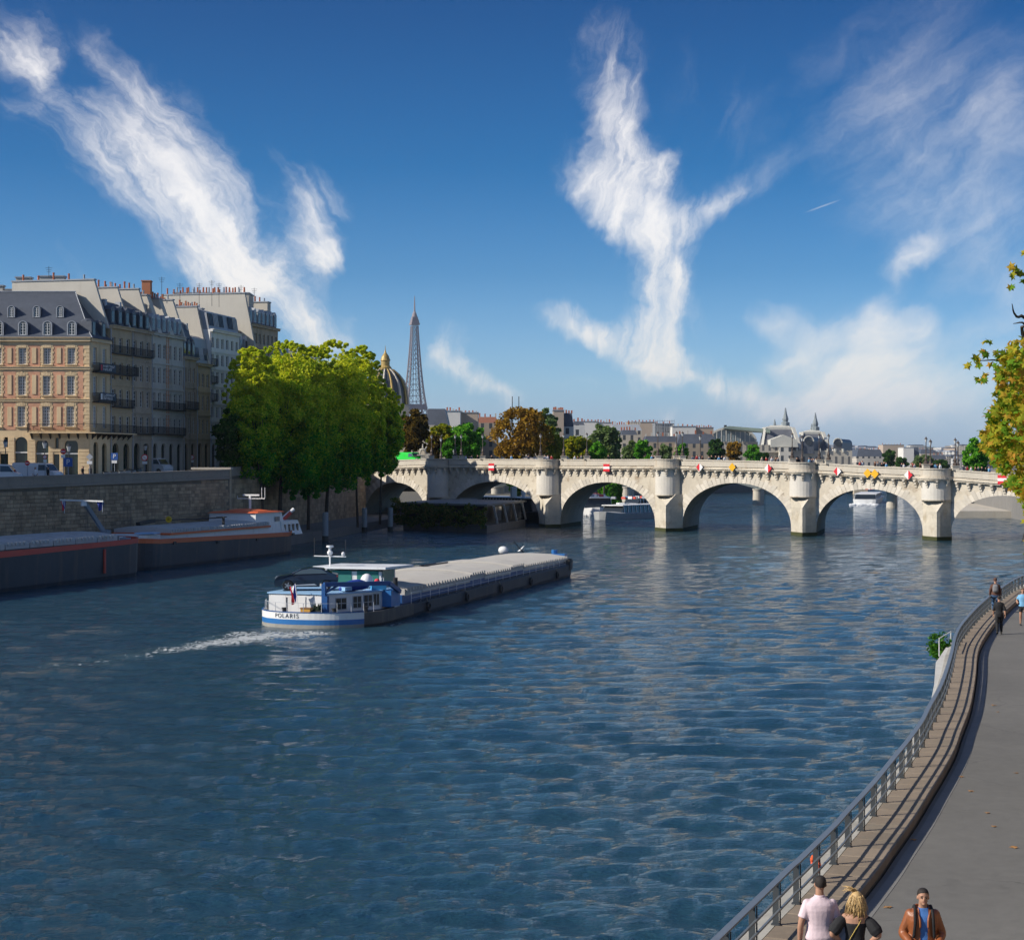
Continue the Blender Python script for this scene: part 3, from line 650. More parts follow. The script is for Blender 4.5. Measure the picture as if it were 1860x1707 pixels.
for k in range(11):
    z = 9.25 + k * .44; x = XL
    segs = []; last = 0
    ops = sorted([(a, c) for (a, c, z0, zt) in doors + smalls if z0 - .2 < z < zt + .1 - (0 if (c - a) < 1.0 else .25)])
    for a, c in ops + [(W, W)]:
        if a - last > .15: segs.append((last + .06, a - .06))
        last = max(last, c)
    for a, c in segs: b.box((XL + (a + c) / 2, FY - .03, z), (c - a, .06, .39))
b.build('channelled_courses', OCHRE, house, True, 'stuff')
for y, hh_, pr in ((669, .28, .16), (727.5, .24, .14), (617, .42, .30)):
    b = MB(); z = Z_(y); b.box(((XL + CXc) / 2, FY - pr / 2, z), (W + pr, pr, hh_)); b.box(((XL + CXc) / 2, FY - pr * .75, z + hh_ / 2 + .035), (W + pr * 1.5, pr * 1.5, .07))
    q0 = Vector((CXc, FY, 0)); c_ = q0 + Vector((FD[0], FD[1], 0)) * SW / 2 + Vector((FN[0], FN[1], 0)) * (pr / 2 + .004); b.box((c_.x, c_.y, z), (pr, SW, hh_), -math.atan2(FD[0], FD[1]))
    b.build('string_course', OCHRE, house, True)
# windows
WM = window_mesh(.95, 1.92, 4, 6, .105).mesh('window', WINDOW_FRAME); PMh = pane_mesh(.95, 1.92)
for (a, c, za, zb) in wins:
    o = inst(WM, 'window', (XL + (a + c) / 2 - CXc, .14, za - 9), 0, house, scale=((c - a) / .95, 1, (zb - za) / 1.92)); inst(PMh, 'pane', parent=o)
    b = MB(); b.box((XL + (a + c) / 2, FY - .09, za - .07), ((c - a) + .5, .18, .12)); b.build('sill', OCHRE, house, True)
rzs = -math.atan2(FD[0], FD[1]) + math.pi / 2
for (a, c, za, zb) in swins:
    p = Vector((CXc + FD[0] * (a + c) / 2 - FN[0] * .2, FY + FD[1] * (a + c) / 2 - FN[1] * .2, za))
    o = inst(WM, 'window', p - house.location, rzs, house, scale=((c - a) / .95, 1, (zb - za) / 1.92)); inst(PMh, 'pane', parent=o)
SHOPG = mat_glass('shop_glass', (.02, .035, .03))
for (a, c, za, zb) in doors + smalls:
    b = MB(); b.add([(XL + a, FY + .3, za), (XL + c, FY + .3, za), (XL + c, FY + .3, zb), (XL + a, FY + .3, zb)], [(0, 1, 2, 3)]); b.build('shop_window' if c - a > 1 else 'door', SHOPG, house, True)
    if c - a > 1.2:
        b = MB(); b.box((XL + (a + c) / 2, FY + .22, za + (zb - za) * .62), (c - a, .12, .16)); b.build('transom', WINDOW_FRAME, house, True)
for (a, c, za, zb) in sdoors:
    b = MB(); vs = [(CXc + FD[0] * s_ - FN[0] * .3, FY + FD[1] * s_ - FN[1] * .3, z) for s_, z in ((a, za), (c, za), (c, zb), (a, zb))]; b.add(vs, [(0, 1, 2, 3)]); b.build('shop_window', SHOPG, house, True)
# roof: hipped, slate
ZRd = Z_(528) + .35; e = .45
A = Vector((XL - .3, FY - e, ZE + .02)); B_ = Vector((CXc + e, FY - e, ZE + .02)); Cc = Vector((CXc + FD[0] * SW + e, FY + FD[1] * SW, ZE + .02)); D_ = Vector((XL - .3, FY + 11, ZE + .02))
r0 = Vector((X_(-150), FY + 5.2, ZRd)); r1 = Vector((X_(133) - 1.0, FY + 5.2, ZRd)); r2 = Vector((X_(133) - 1.6, FY + 5.8, ZRd))
A2 = A.lerp(r0, .12) - Vector((0, 0, .25)); B2 = B_.lerp(r1, .12) - Vector((0, 0, .28)); C2 = Cc.lerp(r2, .14) - Vector((0, 0, .25))
b = MB(); b.add([A, B_, B2, A2, r0, r1, r2, Cc, C2, D_], [(0, 1, 2, 3), (3, 2, 5, 4), (1, 7, 8, 2), (2, 8, 6, 5), (4, 5, 6), (7, 9, 0, 1), (4, 6, 9), (0, 3, 4, 9)])
b.add([r0 + Vector((0, 0, 0)), r2, r2 + Vector((-.5, 5.2, -.1)), r0 + Vector((0, 5, -.1))], [(0, 1, 2, 3)])
roof = b.build('roof', SLATE, house, True)
b = MB(); b.tube([r0 + Vector((0, 0, .03)), r1 + Vector((0, 0, .03))], .10); b.tube([B2, r1], .06); b.tube([B_, B2], .06); b.tube([r1, r2], .09); b.build('ridge_flashing', ZINC, roof)
roof.children[0].location = -house.location
def slope_y(z): t_ = (z - B2.z) / (r1.z - B2.z); return B2.y + (r1.y - B2.y) * t_
def dormer(px, yb, yt, wpx, name='dormer'):
    zb, zt = Z_(yb), Z_(yt); x = X_(px); hw = wpx * MPP / 2; yf = slope_y(zb) - .12; yb_ = slope_y(zt + hw) + .3
    p0 = Vector((x, yf, zb)); n = 7; out = [(-hw - .14, 0), (hw + .14, 0), (hw + .14, zt - zb - hw * .6)] + [((hw + .14) * math.cos(a), zt - zb - hw * .6 + (hw + .14) * .75 * math.sin(a)) for a in [math.pi * k / n for k in range(1, n)]] + [(-hw - .14, zt - zb - hw * .6)]
    b = MB(); b.extr([(p0.x + u, p0.y + .12, p0.z + v_) for u, v_ in out], (0, yb_ - yf, 0)); o = b.build(name, SLATE, house, True)
    b = MB(); inn = [(u * .78, v_ * .93 + .05) for u, v_ in out]
    k = len(out); b.add([(p0.x + u, p0.y, p0.z + v_) for u, v_ in out] + [(p0.x + u, p0.y, p0.z + v_) for u, v_ in inn] + [(p0.x + u, p0.y + .13, p0.z + v_) for u, v_ in out] + [(p0.x + u, p0.y + .10, p0.z + v_) for u, v_ in inn],
                      [(i, (i + 1) % k, k + (i + 1) % k, k + i) for i in range(k)] + [(i, (i + 1) % k, 2 * k + (i + 1) % k, 2 * k + i) for i in range(k)] + [(k + i, k + (i + 1) % k, 3 * k + (i + 1) % k, 3 * k + i) for i in range(k)])
    f = b.build('surround', ZINC_PALE, o); f.location = -house.location
    b = MB(); b.add([(p0.x + u, p0.y + .09, p0.z + v_) for u, v_ in inn], [tuple(range(k))]); f = b.build('pane', GLASS_DARK, o); f.location = -house.location
    wm = window_mesh(hw * 1.6, (zt - zb) * .9, 2, 4, .06); b = MB(); b.add([(x + v_[0], p0.y + .05 + v_[1] * .5, p0.z + .05 + v_[2]) for v_ in wm.v], wm.f); f = b.build('window_frame', WINDOW_FRAME, o); f.location = -house.location
ZINC_PALE = mat('pale_zinc', (.42, .44, .47), .5, var=.12)
for px in (-90, -48, -2, 41.5, 86, 130.5): dormer(px, 609, 585.5, 13)
for px in (-75, -32, 11.5, 58, 101): dormer(px, 574, 555, 9.5)
for s_ in (1.2, 3.9):                                  # dormers on the river side
    c_ = Vector((CXc + FD[0] * s_ - .5, FY + FD[1] * s_, ZE + .3)); b = MB(); b.box((c_.x - .3, c_.y, c_.z + .9), (1.6, 1.1, 1.8), -.226); b.ball((c_.x - .3, c_.y, c_.z + 1.8), (.8, .55, .35)); o = b.build('dormer', SLATE, house, True)
    b = MB(); b.box((c_.x + .51, c_.y - .18, c_.z + .9), (.03, .7, 1.5), -.226); f = b.build('pane', GLASS_DARK, o); f.location = -house.location
# balcony
def rail_run(b, pts, h=1.0, step=.14, r=.022):
    for i in range(len(pts) - 1):
        a, c = Vector(pts[i]), Vector(pts[i + 1]); L = (c - a).length; n = max(1, int(L / step))
        b.bar(a + Vector((0, 0, h)), c + Vector((0, 0, h)), .05); b.bar(a + Vector((0, 0, .08)), c + Vector((0, 0, .08)), .035)
        for k in range(n + 1): p = a.lerp(c, k / n); b.bar(p, p + Vector((0, 0, h)), r)
zb = Z_(785)
bo = Vector((CXc + .9, FY - .95, 0)); p1 = Vector((X_(53), FY - .95, 0)); p2 = Vector((CXc + FD[0] * 11.2 + FN[0] * .95, FY + FD[1] * 11.2 + FN[1] * .95, 0))
b = MB(); b.prism([(p1.x, p1.y), (bo.x, bo.y), (p2.x, p2.y), (p2.x - FN[0] * .95, p2.y - FN[1] * .95), (CXc + .01, FY - .005), (p1.x, FY - .005)], zb - .14, zb); bal = b.build('balcony', OCHRE, house, True)
b = MB(); rail_run(b, [(p1.x, FY - .05, zb), (p1.x, p1.y + .05, zb), (bo.x - .04, bo.y + .05, zb), (p2.x - .05, p2.y, zb)]); f = b.build('balcony_railing', IRON, bal); f.location = -house.location
b = MB()
for k in range(7):
    x = lerp(p1.x + .3, CXc - .3, k / 6); b.extr([(x, FY - .02, zb - .14), (x, FY - .85, zb - .14), (x, FY - .02, zb - .85)], (.14, 0, 0))
for k in range(8):
    s_ = .5 + k * 1.4; p = Vector((CXc + FD[0] * s_ + FN[0] * .02, FY + FD[1] * s_ + FN[1] * .02, zb)); b.extr([p - Vector((0, 0, .14)), p + Vector((FN[0] * .8, FN[1] * .8, -.14)), p - Vector((0, 0, .85))], (FD[0] * .14, FD[1] * .14, 0))
f = b.build('balcony_brackets', IRON, bal); f.location = -house.location
for yb_, col_, nm in ((703, None, 'a'), (751 - 29, None, 'b')): pass
def side_balcony(py, t0, t1, sign_col=None, text=None, title=None):
    z = CAMZ + (HY - py) * (CY + 3) / FPX; q0 = Vector((CXc + FD[0] * t0, FY + FD[1] * t0, z)); q1 = Vector((CXc + FD[0] * t1, FY + FD[1] * t1, z)); o_ = Vector((FN[0] * .85, FN[1] * .85, 0))
    b = MB(); b.prism([(q0.x, q0.y), (q0.x + o_.x, q0.y + o_.y), (q1.x + o_.x, q1.y + o_.y), (q1.x, q1.y)], z - .14, z); f = b.build('balcony', IRON, house, True)
    b = MB(); rail_run(b, [q0, q0 + o_, q1 + o_, q1], step=.12, r=.03); g_ = b.build('balcony_railing', IRON, f); g_.location = -house.location
side_balcony(676, .7, 12.0); side_balcony(730, .7, 5.6)
def txt(body, size, loc, rot, m, name, parent=None, ext=.01, align='CENTER'):
    cu = bpy.data.curves.new(name, 'FONT'); cu.body = body; cu.size = size; cu.extrude = ext; cu.align_x = align; cu.align_y = 'CENTER'; cu.space_character = 1.08
    tmp = bpy.data.objects.new(name + '_tmp', cu); COL.objects.link(tmp); bpy.context.view_layer.update()
    me = bpy.data.meshes.new_from_object(tmp.evaluated_get(bpy.context.evaluated_depsgraph_get())); bpy.data.objects.remove(tmp)
    me.materials.clear(); me.materials.append(m); o = bpy.data.objects.new(name, me); link(o, parent); o.location = loc; o.rotation_euler = rot; return o
SIGN_D = mat('dark_sign_board', (.03, .05, .075), .6, var=.05); SIGN_R = mat('red_print', (.45, .03, .05), .6, var=0); LETTER = mat('white_lettering', (.75, .75, .73), .6, var=0)
for py, t0, nm, c1 in ((669, 1.0, 'dark banner with pink logo on the upper side balcony of the brick house', SIGN_R), (721, 1.0, 'dark banner with white logo on the middle side balcony of the brick house', LETTER)):
    z = CAMZ + (HY - py) * (CY + 3) / FPX; o_ = .92; q0 = Vector((CXc + FD[0] * t0 + FN[0] * o_, FY + FD[1] * t0 + FN[1] * o_, z)); L = 4.3
    sg = thing('hanging_banner', nm, 'banner', tuple(q0), rzs)
    b = MB(); b.box((L / 2, .02, 0), (L, .04, .95)); b.build('banner_board', SIGN_D, sg)
    b = MB(); b.box((.32, -.012, .0), (.45, .02, .7)); b.build('logo', c1, sg)
    b = MB(); r_ = random.Random(py)
    for dz_, n_ in ((.2, 9), (-.18, 7)):
        for k in range(n_):
            b.box((.85 + k * .36, -.008, dz_), (.05, .012, .3)); b.box((.97 + k * .36, -.008, dz_ + r_.choice((-.12, 0, .12))), (.16, .012, .06))
            if r_.random() < .6: b.box((1.05 + k * .36, -.008, dz_), (.05, .012, .3))
    b.build('lettering', LETTER, sg)
# ------------------------------------------------------------------ terrace of narrow houses
def town(name, label, t0, t1, pe, cols, nwin, floors, wallm, roofh=4.6, party=None, arch=True, balc=(), attic='dormer', top=None, shutters=False, pots=6, sign=None):
    """house between facade parameters t0..t1; pe: photo row of its eave at t0"""
    p0 = Vector((CXc + FD[0] * t0, CY + FD[1] * t0, 0)); Wd = t1 - t0 - .03; zs = street_z(p0.y) - .3
    ze = CAMZ + (HY - pe) * p0.y / FPX
    root = thing(name, label, 'house', (p0.x, p0.y, zs), 0); root['group'] = 'narrow houses of the island quay'
    u3 = Vector((FD[0], FD[1], 0)); n3 = Vector((FN[0], FN[1], 0)); G = 4.9
    fl = (ze - zs - G - .5) / floors; ww = min(1.2, Wd / nwin * .5); holes = []
    for k in range(floors):
        h = fl * (.62 if k < floors - 1 else .56)
        for i in range(nwin):
            c_ = Wd * (i + .5) / nwin; z = zs + G + fl * k + fl * .18; holes.append((c_ - ww / 2, c_ + ww / 2, z, z + h))
    na = max(1, round(Wd / 2.9)); aw = Wd / na * .56; ah = []
    for i in range(na): c_ = Wd * (i + .5) / na; ah.append((c_ - aw / 2, c_ + aw / 2, zs + .3, zs + 4.2))
    b = MB(); facade(b, p0, FD, Wd, zs, ze, holes + ah, .3, FN); q = p0 - n3 * 12; r = p0 + u3 * Wd
    b.add([(p0.x, p0.y, zs), (q.x, q.y, zs), (q.x, q.y, ze), (p0.x, p0.y, ze)], [(3, 2, 1, 0)])
    q2 = r - n3 * 12; b.add([(r.x, r.y, zs), (q2.x, q2.y, zs), (q2.x, q2.y, ze), (r.x, r.y, ze)], [(0, 1, 2, 3)])
    b.build('wall', wallm, root, True)
    b = MB()
    for (a, c, z0, zt) in ah: arch_fill(b, (p0.x, p0.y), FD, FN, a, c, zt)
    b.build('arch_spandrels', wallm, root, True)
    for (a, c, z0, zt) in ah:
        b = MB(); b.add([tuple(p0 + u3 * s_ - n3 * .28 + Vector((0, 0, z))) for s_, z in ((a, z0), (c, z0), (c, zt), (a, zt))], [(0, 1, 2, 3)]); b.build('shop_window', SHOPG, root, True)
    wm = window_mesh(1.0, 2.0, 2, 4, .07).mesh('window', WINDOW_FRAME); pm = pane_mesh(1.0, 2.0)
    for (a, c, za, zb) in holes:
        p = p0 + u3 * (a + c) / 2 - n3 * .2 + Vector((0, 0, za)); o = inst(wm, 'window', p - root.location, rzs, root, scale=((c - a), 1, (zb - za) / 2)); inst(pm, 'pane', parent=o)
    for k in list(range(floors)):
        z = zs + G + fl * k - .12; b = MB(); c_ = p0 + u3 * Wd / 2 + n3 * .06; b.box((c_.x, c_.y, z), (.12, Wd, .2), -.2259); b.build('string_course', wallm, root, True)
    c_ = p0 + u3 * Wd / 2 + n3 * .2; b = MB(); b.box((c_.x, c_.y, ze - .16), (.4, Wd, .3), -.2259); b.box((c_.x + n3.x * .08, c_.y + n3.y * .08, ze + .04), (.56, Wd, .1), -.2259); b.build('cornice', wallm, root, True)
    for (k, i0, i1) in balc:
        z = zs + G + fl * k + fl * .14; a, c = Wd * i0 / nwin + .15, Wd * i1 / nwin - .15
        b = MB(); A, B2 = p0 + u3 * a, p0 + u3 * c; o_ = n3 * .5; z3 = Vector((0, 0, z)); b.prism([(A.x, A.y), ((A + o_).x, (A + o_).y), ((B2 + o_).x, (B2 + o_).y), (B2.x, B2.y)], z - .1, z); f = b.build('balcony', IRON, root, True)
        b = MB(); rail_run(b, [A + z3, A + o_ + z3, B2 + o_ + z3, B2 + z3], .95, .16, .03); g_ = b.build('balcony_railing', IRON, f); g_.location = -root.location
    pb = MB(); e_ = p0 + n3 * .1 + u3 * .12; pb.bar(e_ + Vector((0, 0, zs + .3)), e_ + Vector((0, 0, ze)), .11); pb.build('drain_pipe', ZINC_PALE, root, True)
    # mansard
    top = top or [(0.15, 0), (1.3, roofh * .72), (5.5, roofh), (12, roofh)]
    pr = [p0 - n3 * d_ + Vector((0, 0, ze + h)) for d_, h in top] + [p0 - n3 * 12 + Vector((0, 0, ze))]
    b = MB(); b.extr(pr, u3 * Wd); rf = b.build('roof', SLATE if attic != 'studio' else ZINC, root, True)
    if attic == 'dormer':
        nd = nwin
        for i in range(nd):
            c_ = p0 + u3 * (Wd * (i + .5) / nd) - n3 * .55 + Vector((0, 0, ze + .35)); hw = min(.55, Wd / nd * .34)
            b = MB(); b.box((c_.x, c_.y, c_.z + .85), (.9, hw * 2, 1.7), -.2259); b.extr([tuple(c_ + n3 * .45 - u3 * (hw + .1) + Vector((0, 0, 1.7))), tuple(c_ + n3 * .45 + u3 * (hw + .1) + Vector((0, 0, 1.7))), tuple(c_ + n3 * .45 + Vector((0, 0, 2.25)))], -n3 * 1.4); o = b.build('dormer', SLATE if t0 < 12 or 27 < t0 < 32 else ZINC_PALE if i % 2 else ZINC, root, True)
            b = MB(); f0 = c_ + n3 * .47; b.box((f0.x, f0.y, f0.z + .85), (.02, hw * 1.3, 1.35), -.2259); g_ = b.build('pane', GLASS_DARK, o); g_.location = -root.location
            if roofh > 4 and i % 2 == 0:
                b = MB(); e_ = p0 + u3 * (Wd * (i + .5) / nd) - n3 * 1.35 + Vector((0, 0, ze + roofh * .62)); b.box((e_.x, e_.y, e_.z + .3), (.7, .5, .9), -.2259); b.build('skylight', ZINC_PALE, root, True)
    elif attic == 'studio':
        n = max(2, nwin)
        for i in range(n):
            if n > 3 and i == n // 2: continue
            b = MB(); a, c = Wd * i / n + .12, Wd * (i + 1) / n - .12
            for j in range(4): b.bar(p0 + u3 * lerp(a, c, j / 3) - n3 * .17 + Vector((0, 0, ze + .6)), p0 + u3 * lerp(a, c, j / 3) - n3 * .44 + Vector((0, 0, ze + 2.3)), .09)
            f = b.build('studio_window', WINDOW_FRAME if i % 2 else DARK_METAL, root, True)
            b = MB(); b.add([tuple(p0 + u3 * s_ - n3 * d_ + Vector((0, 0, ze + z))) for s_, d_, z in ((a, .2, .6), (c, .2, .6), (c, .47, 2.3), (a, .47, 2.3))], [(0, 1, 2, 3)]); g_ = b.build('pane', mat_glass('studio_glass', (.16, .20, .24), .12), f); g_.location = -root.location
    # party wall / chimney slab facing the viewer, at the far edge
    for (tt, pt, d0, d1, th, npots) in (party or []):
        pp = Vector((CXc + FD[0] * tt, CY + FD[1] * tt, 0)); zt = CAMZ + (HY - pt) * pp.y / FPX
        out = [pp - n3 * (d0 - 1.9) + Vector((0, 0, ze - .4)), pp - n3 * d0 + Vector((0, 0, zt)), pp - n3 * d1 + Vector((0, 0, zt)), pp - n3 * d1 + Vector((0, 0, ze - .4))]
        if npots < 0: out = [pp - n3 * d0 + Vector((0, 0, ze - .4)), pp - n3 * d0 + Vector((0, 0, zt))] + out[2:]; npots = -npots
        b = MB(); b.extr(out, u3 * th); ch = b.build('chimney_wall', CREAM_WALL, root, True)
        b = MB(); c_ = pp - n3 * (d0 + d1) / 2 + u3 * th / 2; b.box((c_.x, c_.y, zt + .08), (d1 - d0 + .2, th + .2, .16), -.2259); g_ = b.build('chimney_cap', ZINC, ch); g_.location = -root.location
        for i in range(npots):
            q = pp - n3 * lerp(d0 + .4, d1 - .4, (i + .5) / npots) + u3 * th / 2; b = MB(); hh2 = .55 + .35 * ((i * 7) % 3) / 2; b.lathe([(.13, 0), (.11, hh2 * .8), (.14, hh2 * .82), (.13, hh2)], (q.x, q.y, zt + .16), 7); g_ = b.build('chimney_pot', POT if (i * 5) % 7 else ZINC, ch); g_.location = -root.location
    return root
BUFF = mat('buff_facade', (.52, .40, .25), .88, var=.16, scale=.4, stain=(.20, .16, .11), streak=True, stain_amt=.45)
GREYF = mat('grey_stone_facade', (.56, .53, .46), .88, var=.14, scale=.4, stain=(.22, .20, .18), streak=True, stain_amt=.4)
WHITEF = mat('white_facade', (.74, .73, .70), .85, var=.10, scale=.4, stain=(.35, .34, .33), streak=True, stain_amt=.35)
BROWNF = mat('brown_stone_facade', (.46, .37, .27), .88, var=.16, scale=.4, stain=(.16, .13, .10), streak=True, stain_amt=.5)
BOUND = [5.5, 11.7, 17.6, 27.8, 32.3, 37.2, 48.2, 52.2, 64.3]
town('narrow_house', 'buff stone house next to the brick corner house, with dark mansard and long balcony', BOUND[0], BOUND[1], 591, 0, 3, 4, BUFF, 4.2, [(5.02, 508, 1.9, 13, .45, 5), (11.28, 522, 1.8, 8, .4, 6)], balc=((1, 0, 3), (3, 0, 3)))
town('narrow_house', 'brownish stone house with plants on its roof terrace, third from the street corner', BOUND[1], BOUND[2], 598, 0, 3, 4, BROWNF, 4.0, [(17.1, 525, 1.6, 7, .45, 7)], balc=((0, 0, 3), (3, 0, 3)))
town('narrow_house', 'wide pale grey house with six window bays and pointed zinc dormers', BOUND[2], BOUND[3], 604, 0, 6, 4, GREYF, 3.2, [(19.6, 536, 1.6, 6.2, 1.2, 6), (23.4, 543, 1.6, 5.0, 1.2, 9), (27.4, 545, 1.4, 4.4, .5, 3)], balc=((1, 0, 3), (1, 3, 6), (0, 0, 6)))
town('narrow_house', 'narrow brown house with three arched dormers standing above a carved pediment', BOUND[3], BOUND[4], 648, 0, 3, 3, BROWNF, 6.6, [(32.0, 551, 3.4, 9, .5, 8)], balc=((1, 0, 3),))
town('narrow_house', 'low dark-roofed house with glazed studio storeys, set against the white house', BOUND[4], BOUND[5], 660, 0, 3, 3, BUFF, 7.5, [(36.7, 557, 1.8, 9, .5, 7)], attic='studio', top=[(.15, 0), (.6, 3.6), (1.6, 4.0), (12, 4.6)])
town('narrow_house', 'tall white house with a strip of glazed studio windows below its zinc roof', BOUND[5], BOUND[6], 598, 0, 6, 6, WHITEF, 3.6, [(43.5, 560, 4.0, 8.2, 1.0, 10)], attic='studio', balc=((4, 0, 1), (3, 0, 1), (2, 0, 1)), top=[(.15, 0), (.6, 2.5), (5, 3.6), (12, 3.9)])
town('narrow_house', 'slim dark slate house squeezed between the white house and the tall blank gable', BOUND[6], BOUND[7], 640, 0, 2, 5, GREYF, 6.0, [(51.8, 533, .6, 14, .5, 12)], top=[(.15, 0), (1.2, 3.4), (4, 4.6), (12, 4.6)])
town('corner_block', 'large brown stone block with heavy cornice, last of the row by the trees', BOUND[7], BOUND[8], 588, 0, 7, 6, BROWNF, 3.4, [(62.6, 549, 1.1, 8.0, 1.4, -8)])
town('narrow_house', 'plain stone house hidden behind the tall riverside trees', 64.6, 84, 656, 0, 7, 5, BUFF, 3.0, [(83.4, 655, 1.4, 8, .5, 6)])
town('narrow_house', 'stone house at the bridge end mostly hidden behind the riverside trees', 84.2, 102, 700, 0, 7, 5, BROWNF, 3.0, [])
qb = MB()                                             # rose brick quoins on the grey house
for s_ in (22.4, 23.0):
    for k in range(34):
        q = Vector((CXc + FD[0] * s_ + FN[0] * .03, CY + FD[1] * s_ + FN[1] * .03, 14.6 + k * .4)); qb.box(tuple(q), (.06, .3 if k % 2 else .2, .36), -.2259)
[o for o in SC.objects if o.name.startswith('narrow_house.002')] and qb.build('rose_quoins', BRICKP, bpy.data.objects['narrow_house.002'], True, 'stuff')
# row of cream walls and stacks behind the brick house
back = thing('rear_house', 'cream rendered rear house with flat chimney walls rising behind the brick house roof', 'house', (X_(80), CY + 14, 9))
def wallbox(px0, px1, py0, py1, Y, dep, m, name, parent):
    a, c = at(px0, py1, Y), at(px1, py0, Y); b = MB(); b.box(((a.x + c.x) / 2, Y + dep / 2, (a.z + c.z) / 2), (c.x - a.x, dep, c.z - a.z)); o = b.build(name, m, parent, True)
    b = MB(); b.box(((a.x + c.x) / 2, Y + dep / 2, c.z + .08), (c.x - a.x + .25, dep + .25, .16)); g_ = b.build('wall_cap', ZINC, o); g_.location = -parent.location; return o
wallbox(-60, 190, 527, 640, CY + 14, 8, CREAM_WALL, 'wall', back); wallbox(29, 55, 505, 527, CY + 13.6, 1.2, CREAM_WALL, 'chimney_wall', back); wallbox(71, 116, 503, 527, CY + 13.2, 1.2, CREAM_WALL, 'chimney_wall', back); wallbox(-25, 5, 520, 540, CY + 12, 1.0, CREAM_WALL, 'chimney_wall', back)
red = thing('brick_chimney', 'square red brick chimney block standing on the roofs above the grey house', 'chimney', tuple(at(267, 538, 236)))
p = at(267, 538, 236); b = MB(); b.box((p.x, p.y, p.z + .8), (1.15, 1.15, 2.2)); b.build('shaft', BRICK, red, True); b = MB(); b.box((p.x, p.y, p.z + 1.98), (1.3, 1.3, .16)); b.build('cap', BRICK, red, True)
rearw = thing('rear_house', 'long cream blank wall topped with chimney pots behind the terrace roofs', 'house', tuple(at(380, 600, 268)))
wallbox(315, 452, 533, 640, 268, 5, CREAM_WALL, 'wall', rearw)
for i in range(14):
    q = at(322 + i * 9.3 + (i * 5 % 4), 531, 268.5); b = MB(); b.lathe([(.15, 0), (.12, .7), (.15, .75)], (q.x, q.y, q.z), 6); b.build('chimney_pot', POT if i % 3 else ZINC, rearw, True)
for i, (px, y0, y1, Y, tx) in enumerate(((89, 484, 504, 226, 'over the brick house'), (294, 503, 545, 240, 'tallest, over the grey house'), (327, 514, 548, 245, 'over the chimney row of the grey house'), (362, 514, 552, 250, 'over the studio roof'), (385, 509, 556, 255, 'over the pale gable end'), (398, 514, 558, 256, 'crossed, over the white house'), (438, 518, 534, 262, 'small, on the tall gable'), (462, 523, 548, 270, 'on the last block'))):
    a = at(px, y1, Y); c = at(px, y0, Y); b = MB(); t_ = thing('roof_aerial', 'thin television aerial mast ' + tx, 'aerial', tuple(a)); b.bar(a, c, .05); b.build('mast', DARK_METAL, t_, True)
    b = MB()
    for k in range(3): b.bar(c + Vector((-.45 + .1 * k, 0, -.2 - .25 * k)), c + Vector((.45 - .1 * k, 0, -.2 - .25 * k)), .035)
    b.build('aerial_bars', DARK_METAL, t_, True)
# the law-court block across the side street: outside the frame, it shades the wall and the barges
pal = thing('courthouse', 'long stone public building across the side street, facing the quay', 'building', (-84, 140, 8))
b = MB(); b.box((-100, 140, 18), (36, 96, 22), -.29); b.build('wall', STONE, pal, True)
b = MB(); b.box((-100, 140, 32), (35, 95, 6), -.29, .7); b.build('roof', SLATE, pal, True)

# ------------------------------------------------------------------ the stone bridge
AX = Vector((.2402, .9707, 0)); WX = Vector((.9707, -.2402, 0))      # axis of the barrels, across the stream
F0 = Vector((5.5, 298.3, 0)) + AX * 3.1; FU = Vector((59.1 - 5.5, 246 - 298.3, 0)).normalized()
def S(px, off=0.0):                                  # distance along the face line that shows in photo column px
    k = (px - CX) / FPX; o = F0 + AX * off; return (k * o.y - o.x) / (FU.x - k * FU.y)
def FP(s_, z=0.0, off=0.0): p = F0 + FU * s_ - AX * off; return Vector((p.x, p.y, z))
def zrow(s_, py): p = F0 + FU * s_; return CAMZ + (HY - py) * p.y / FPX
PT = [(600, 836), (700, 836), (780, 833), (890, 833.5), (1000, 834), (1110, 834), (1215, 833.5), (1340, 836), (1460, 839.5), (1590, 847), (1702, 850.5), (1860, 862), (2100, 880)]
ST = [(S(px), zrow(S(px), py)) for px, py in PT]
def ztop(s_): return interp(s_, ST)
def zcor(s_): return ztop(s_) - 1.72
BR_ST = mat('bridge_stone', (.53, .475, .385), .88, var=.24, scale=.22, fine=2.2, stain=(.26, .19, .12), stain_amt=.8, bump=.3, bscale=4)
BR_VO = mat('bridge_voussoir', (.58, .53, .45), .88, var=.2, scale=.5, fine=3, stain=(.32, .26, .18), stain_amt=.5, rnd=.3, bump=.25)
BR_PIER = mat('bridge_pier_stone', (.55, .50, .41), .88, var=.2, scale=.3, fine=3, stain=(.33, .26, .16), stain_amt=.65, rnd=.16, bump=.25)
ALGAE = mat('algae', (.045, .05, .012), .9, var=.4, scale=2)
bridge = thing('stone_bridge', 'long pale stone bridge of round arches with turret refuges, corbelled cornice and pointed piers', 'bridge', (F0.x, F0.y, 0))
arches = [(664, 774, 876), (818, 979, 874.5), (1018, 1190, 875.8), (1240, 1437, 877), (1483, 1676, 888), (1728, 1925, 900), (1990, 2180, 915)]
piers = [(774, 818), (979, 1018), (1190, 1240), (1437, 1483), (1676, 1728), (1925, 1990)]
piers[1] = (979, 1017.9)
SPRING = 1.0; DEPTH = 19.0
def arc(s0, s1, zc, n, grow=0.0):
    m_, r, h = (s0 + s1) / 2, (s1 - s0) / 2 + grow, zc - SPRING + grow; return [(m_ - r * math.cos(math.pi * k / n), SPRING + h * math.sin(math.pi * k / n) ** .92) for k in range(n + 1)]
NA = 40; b = MB(); bv = MB(); br_ = MB()
edge_s = [S(a) for a, c, z in arches] + [S(arches[-1][1])]
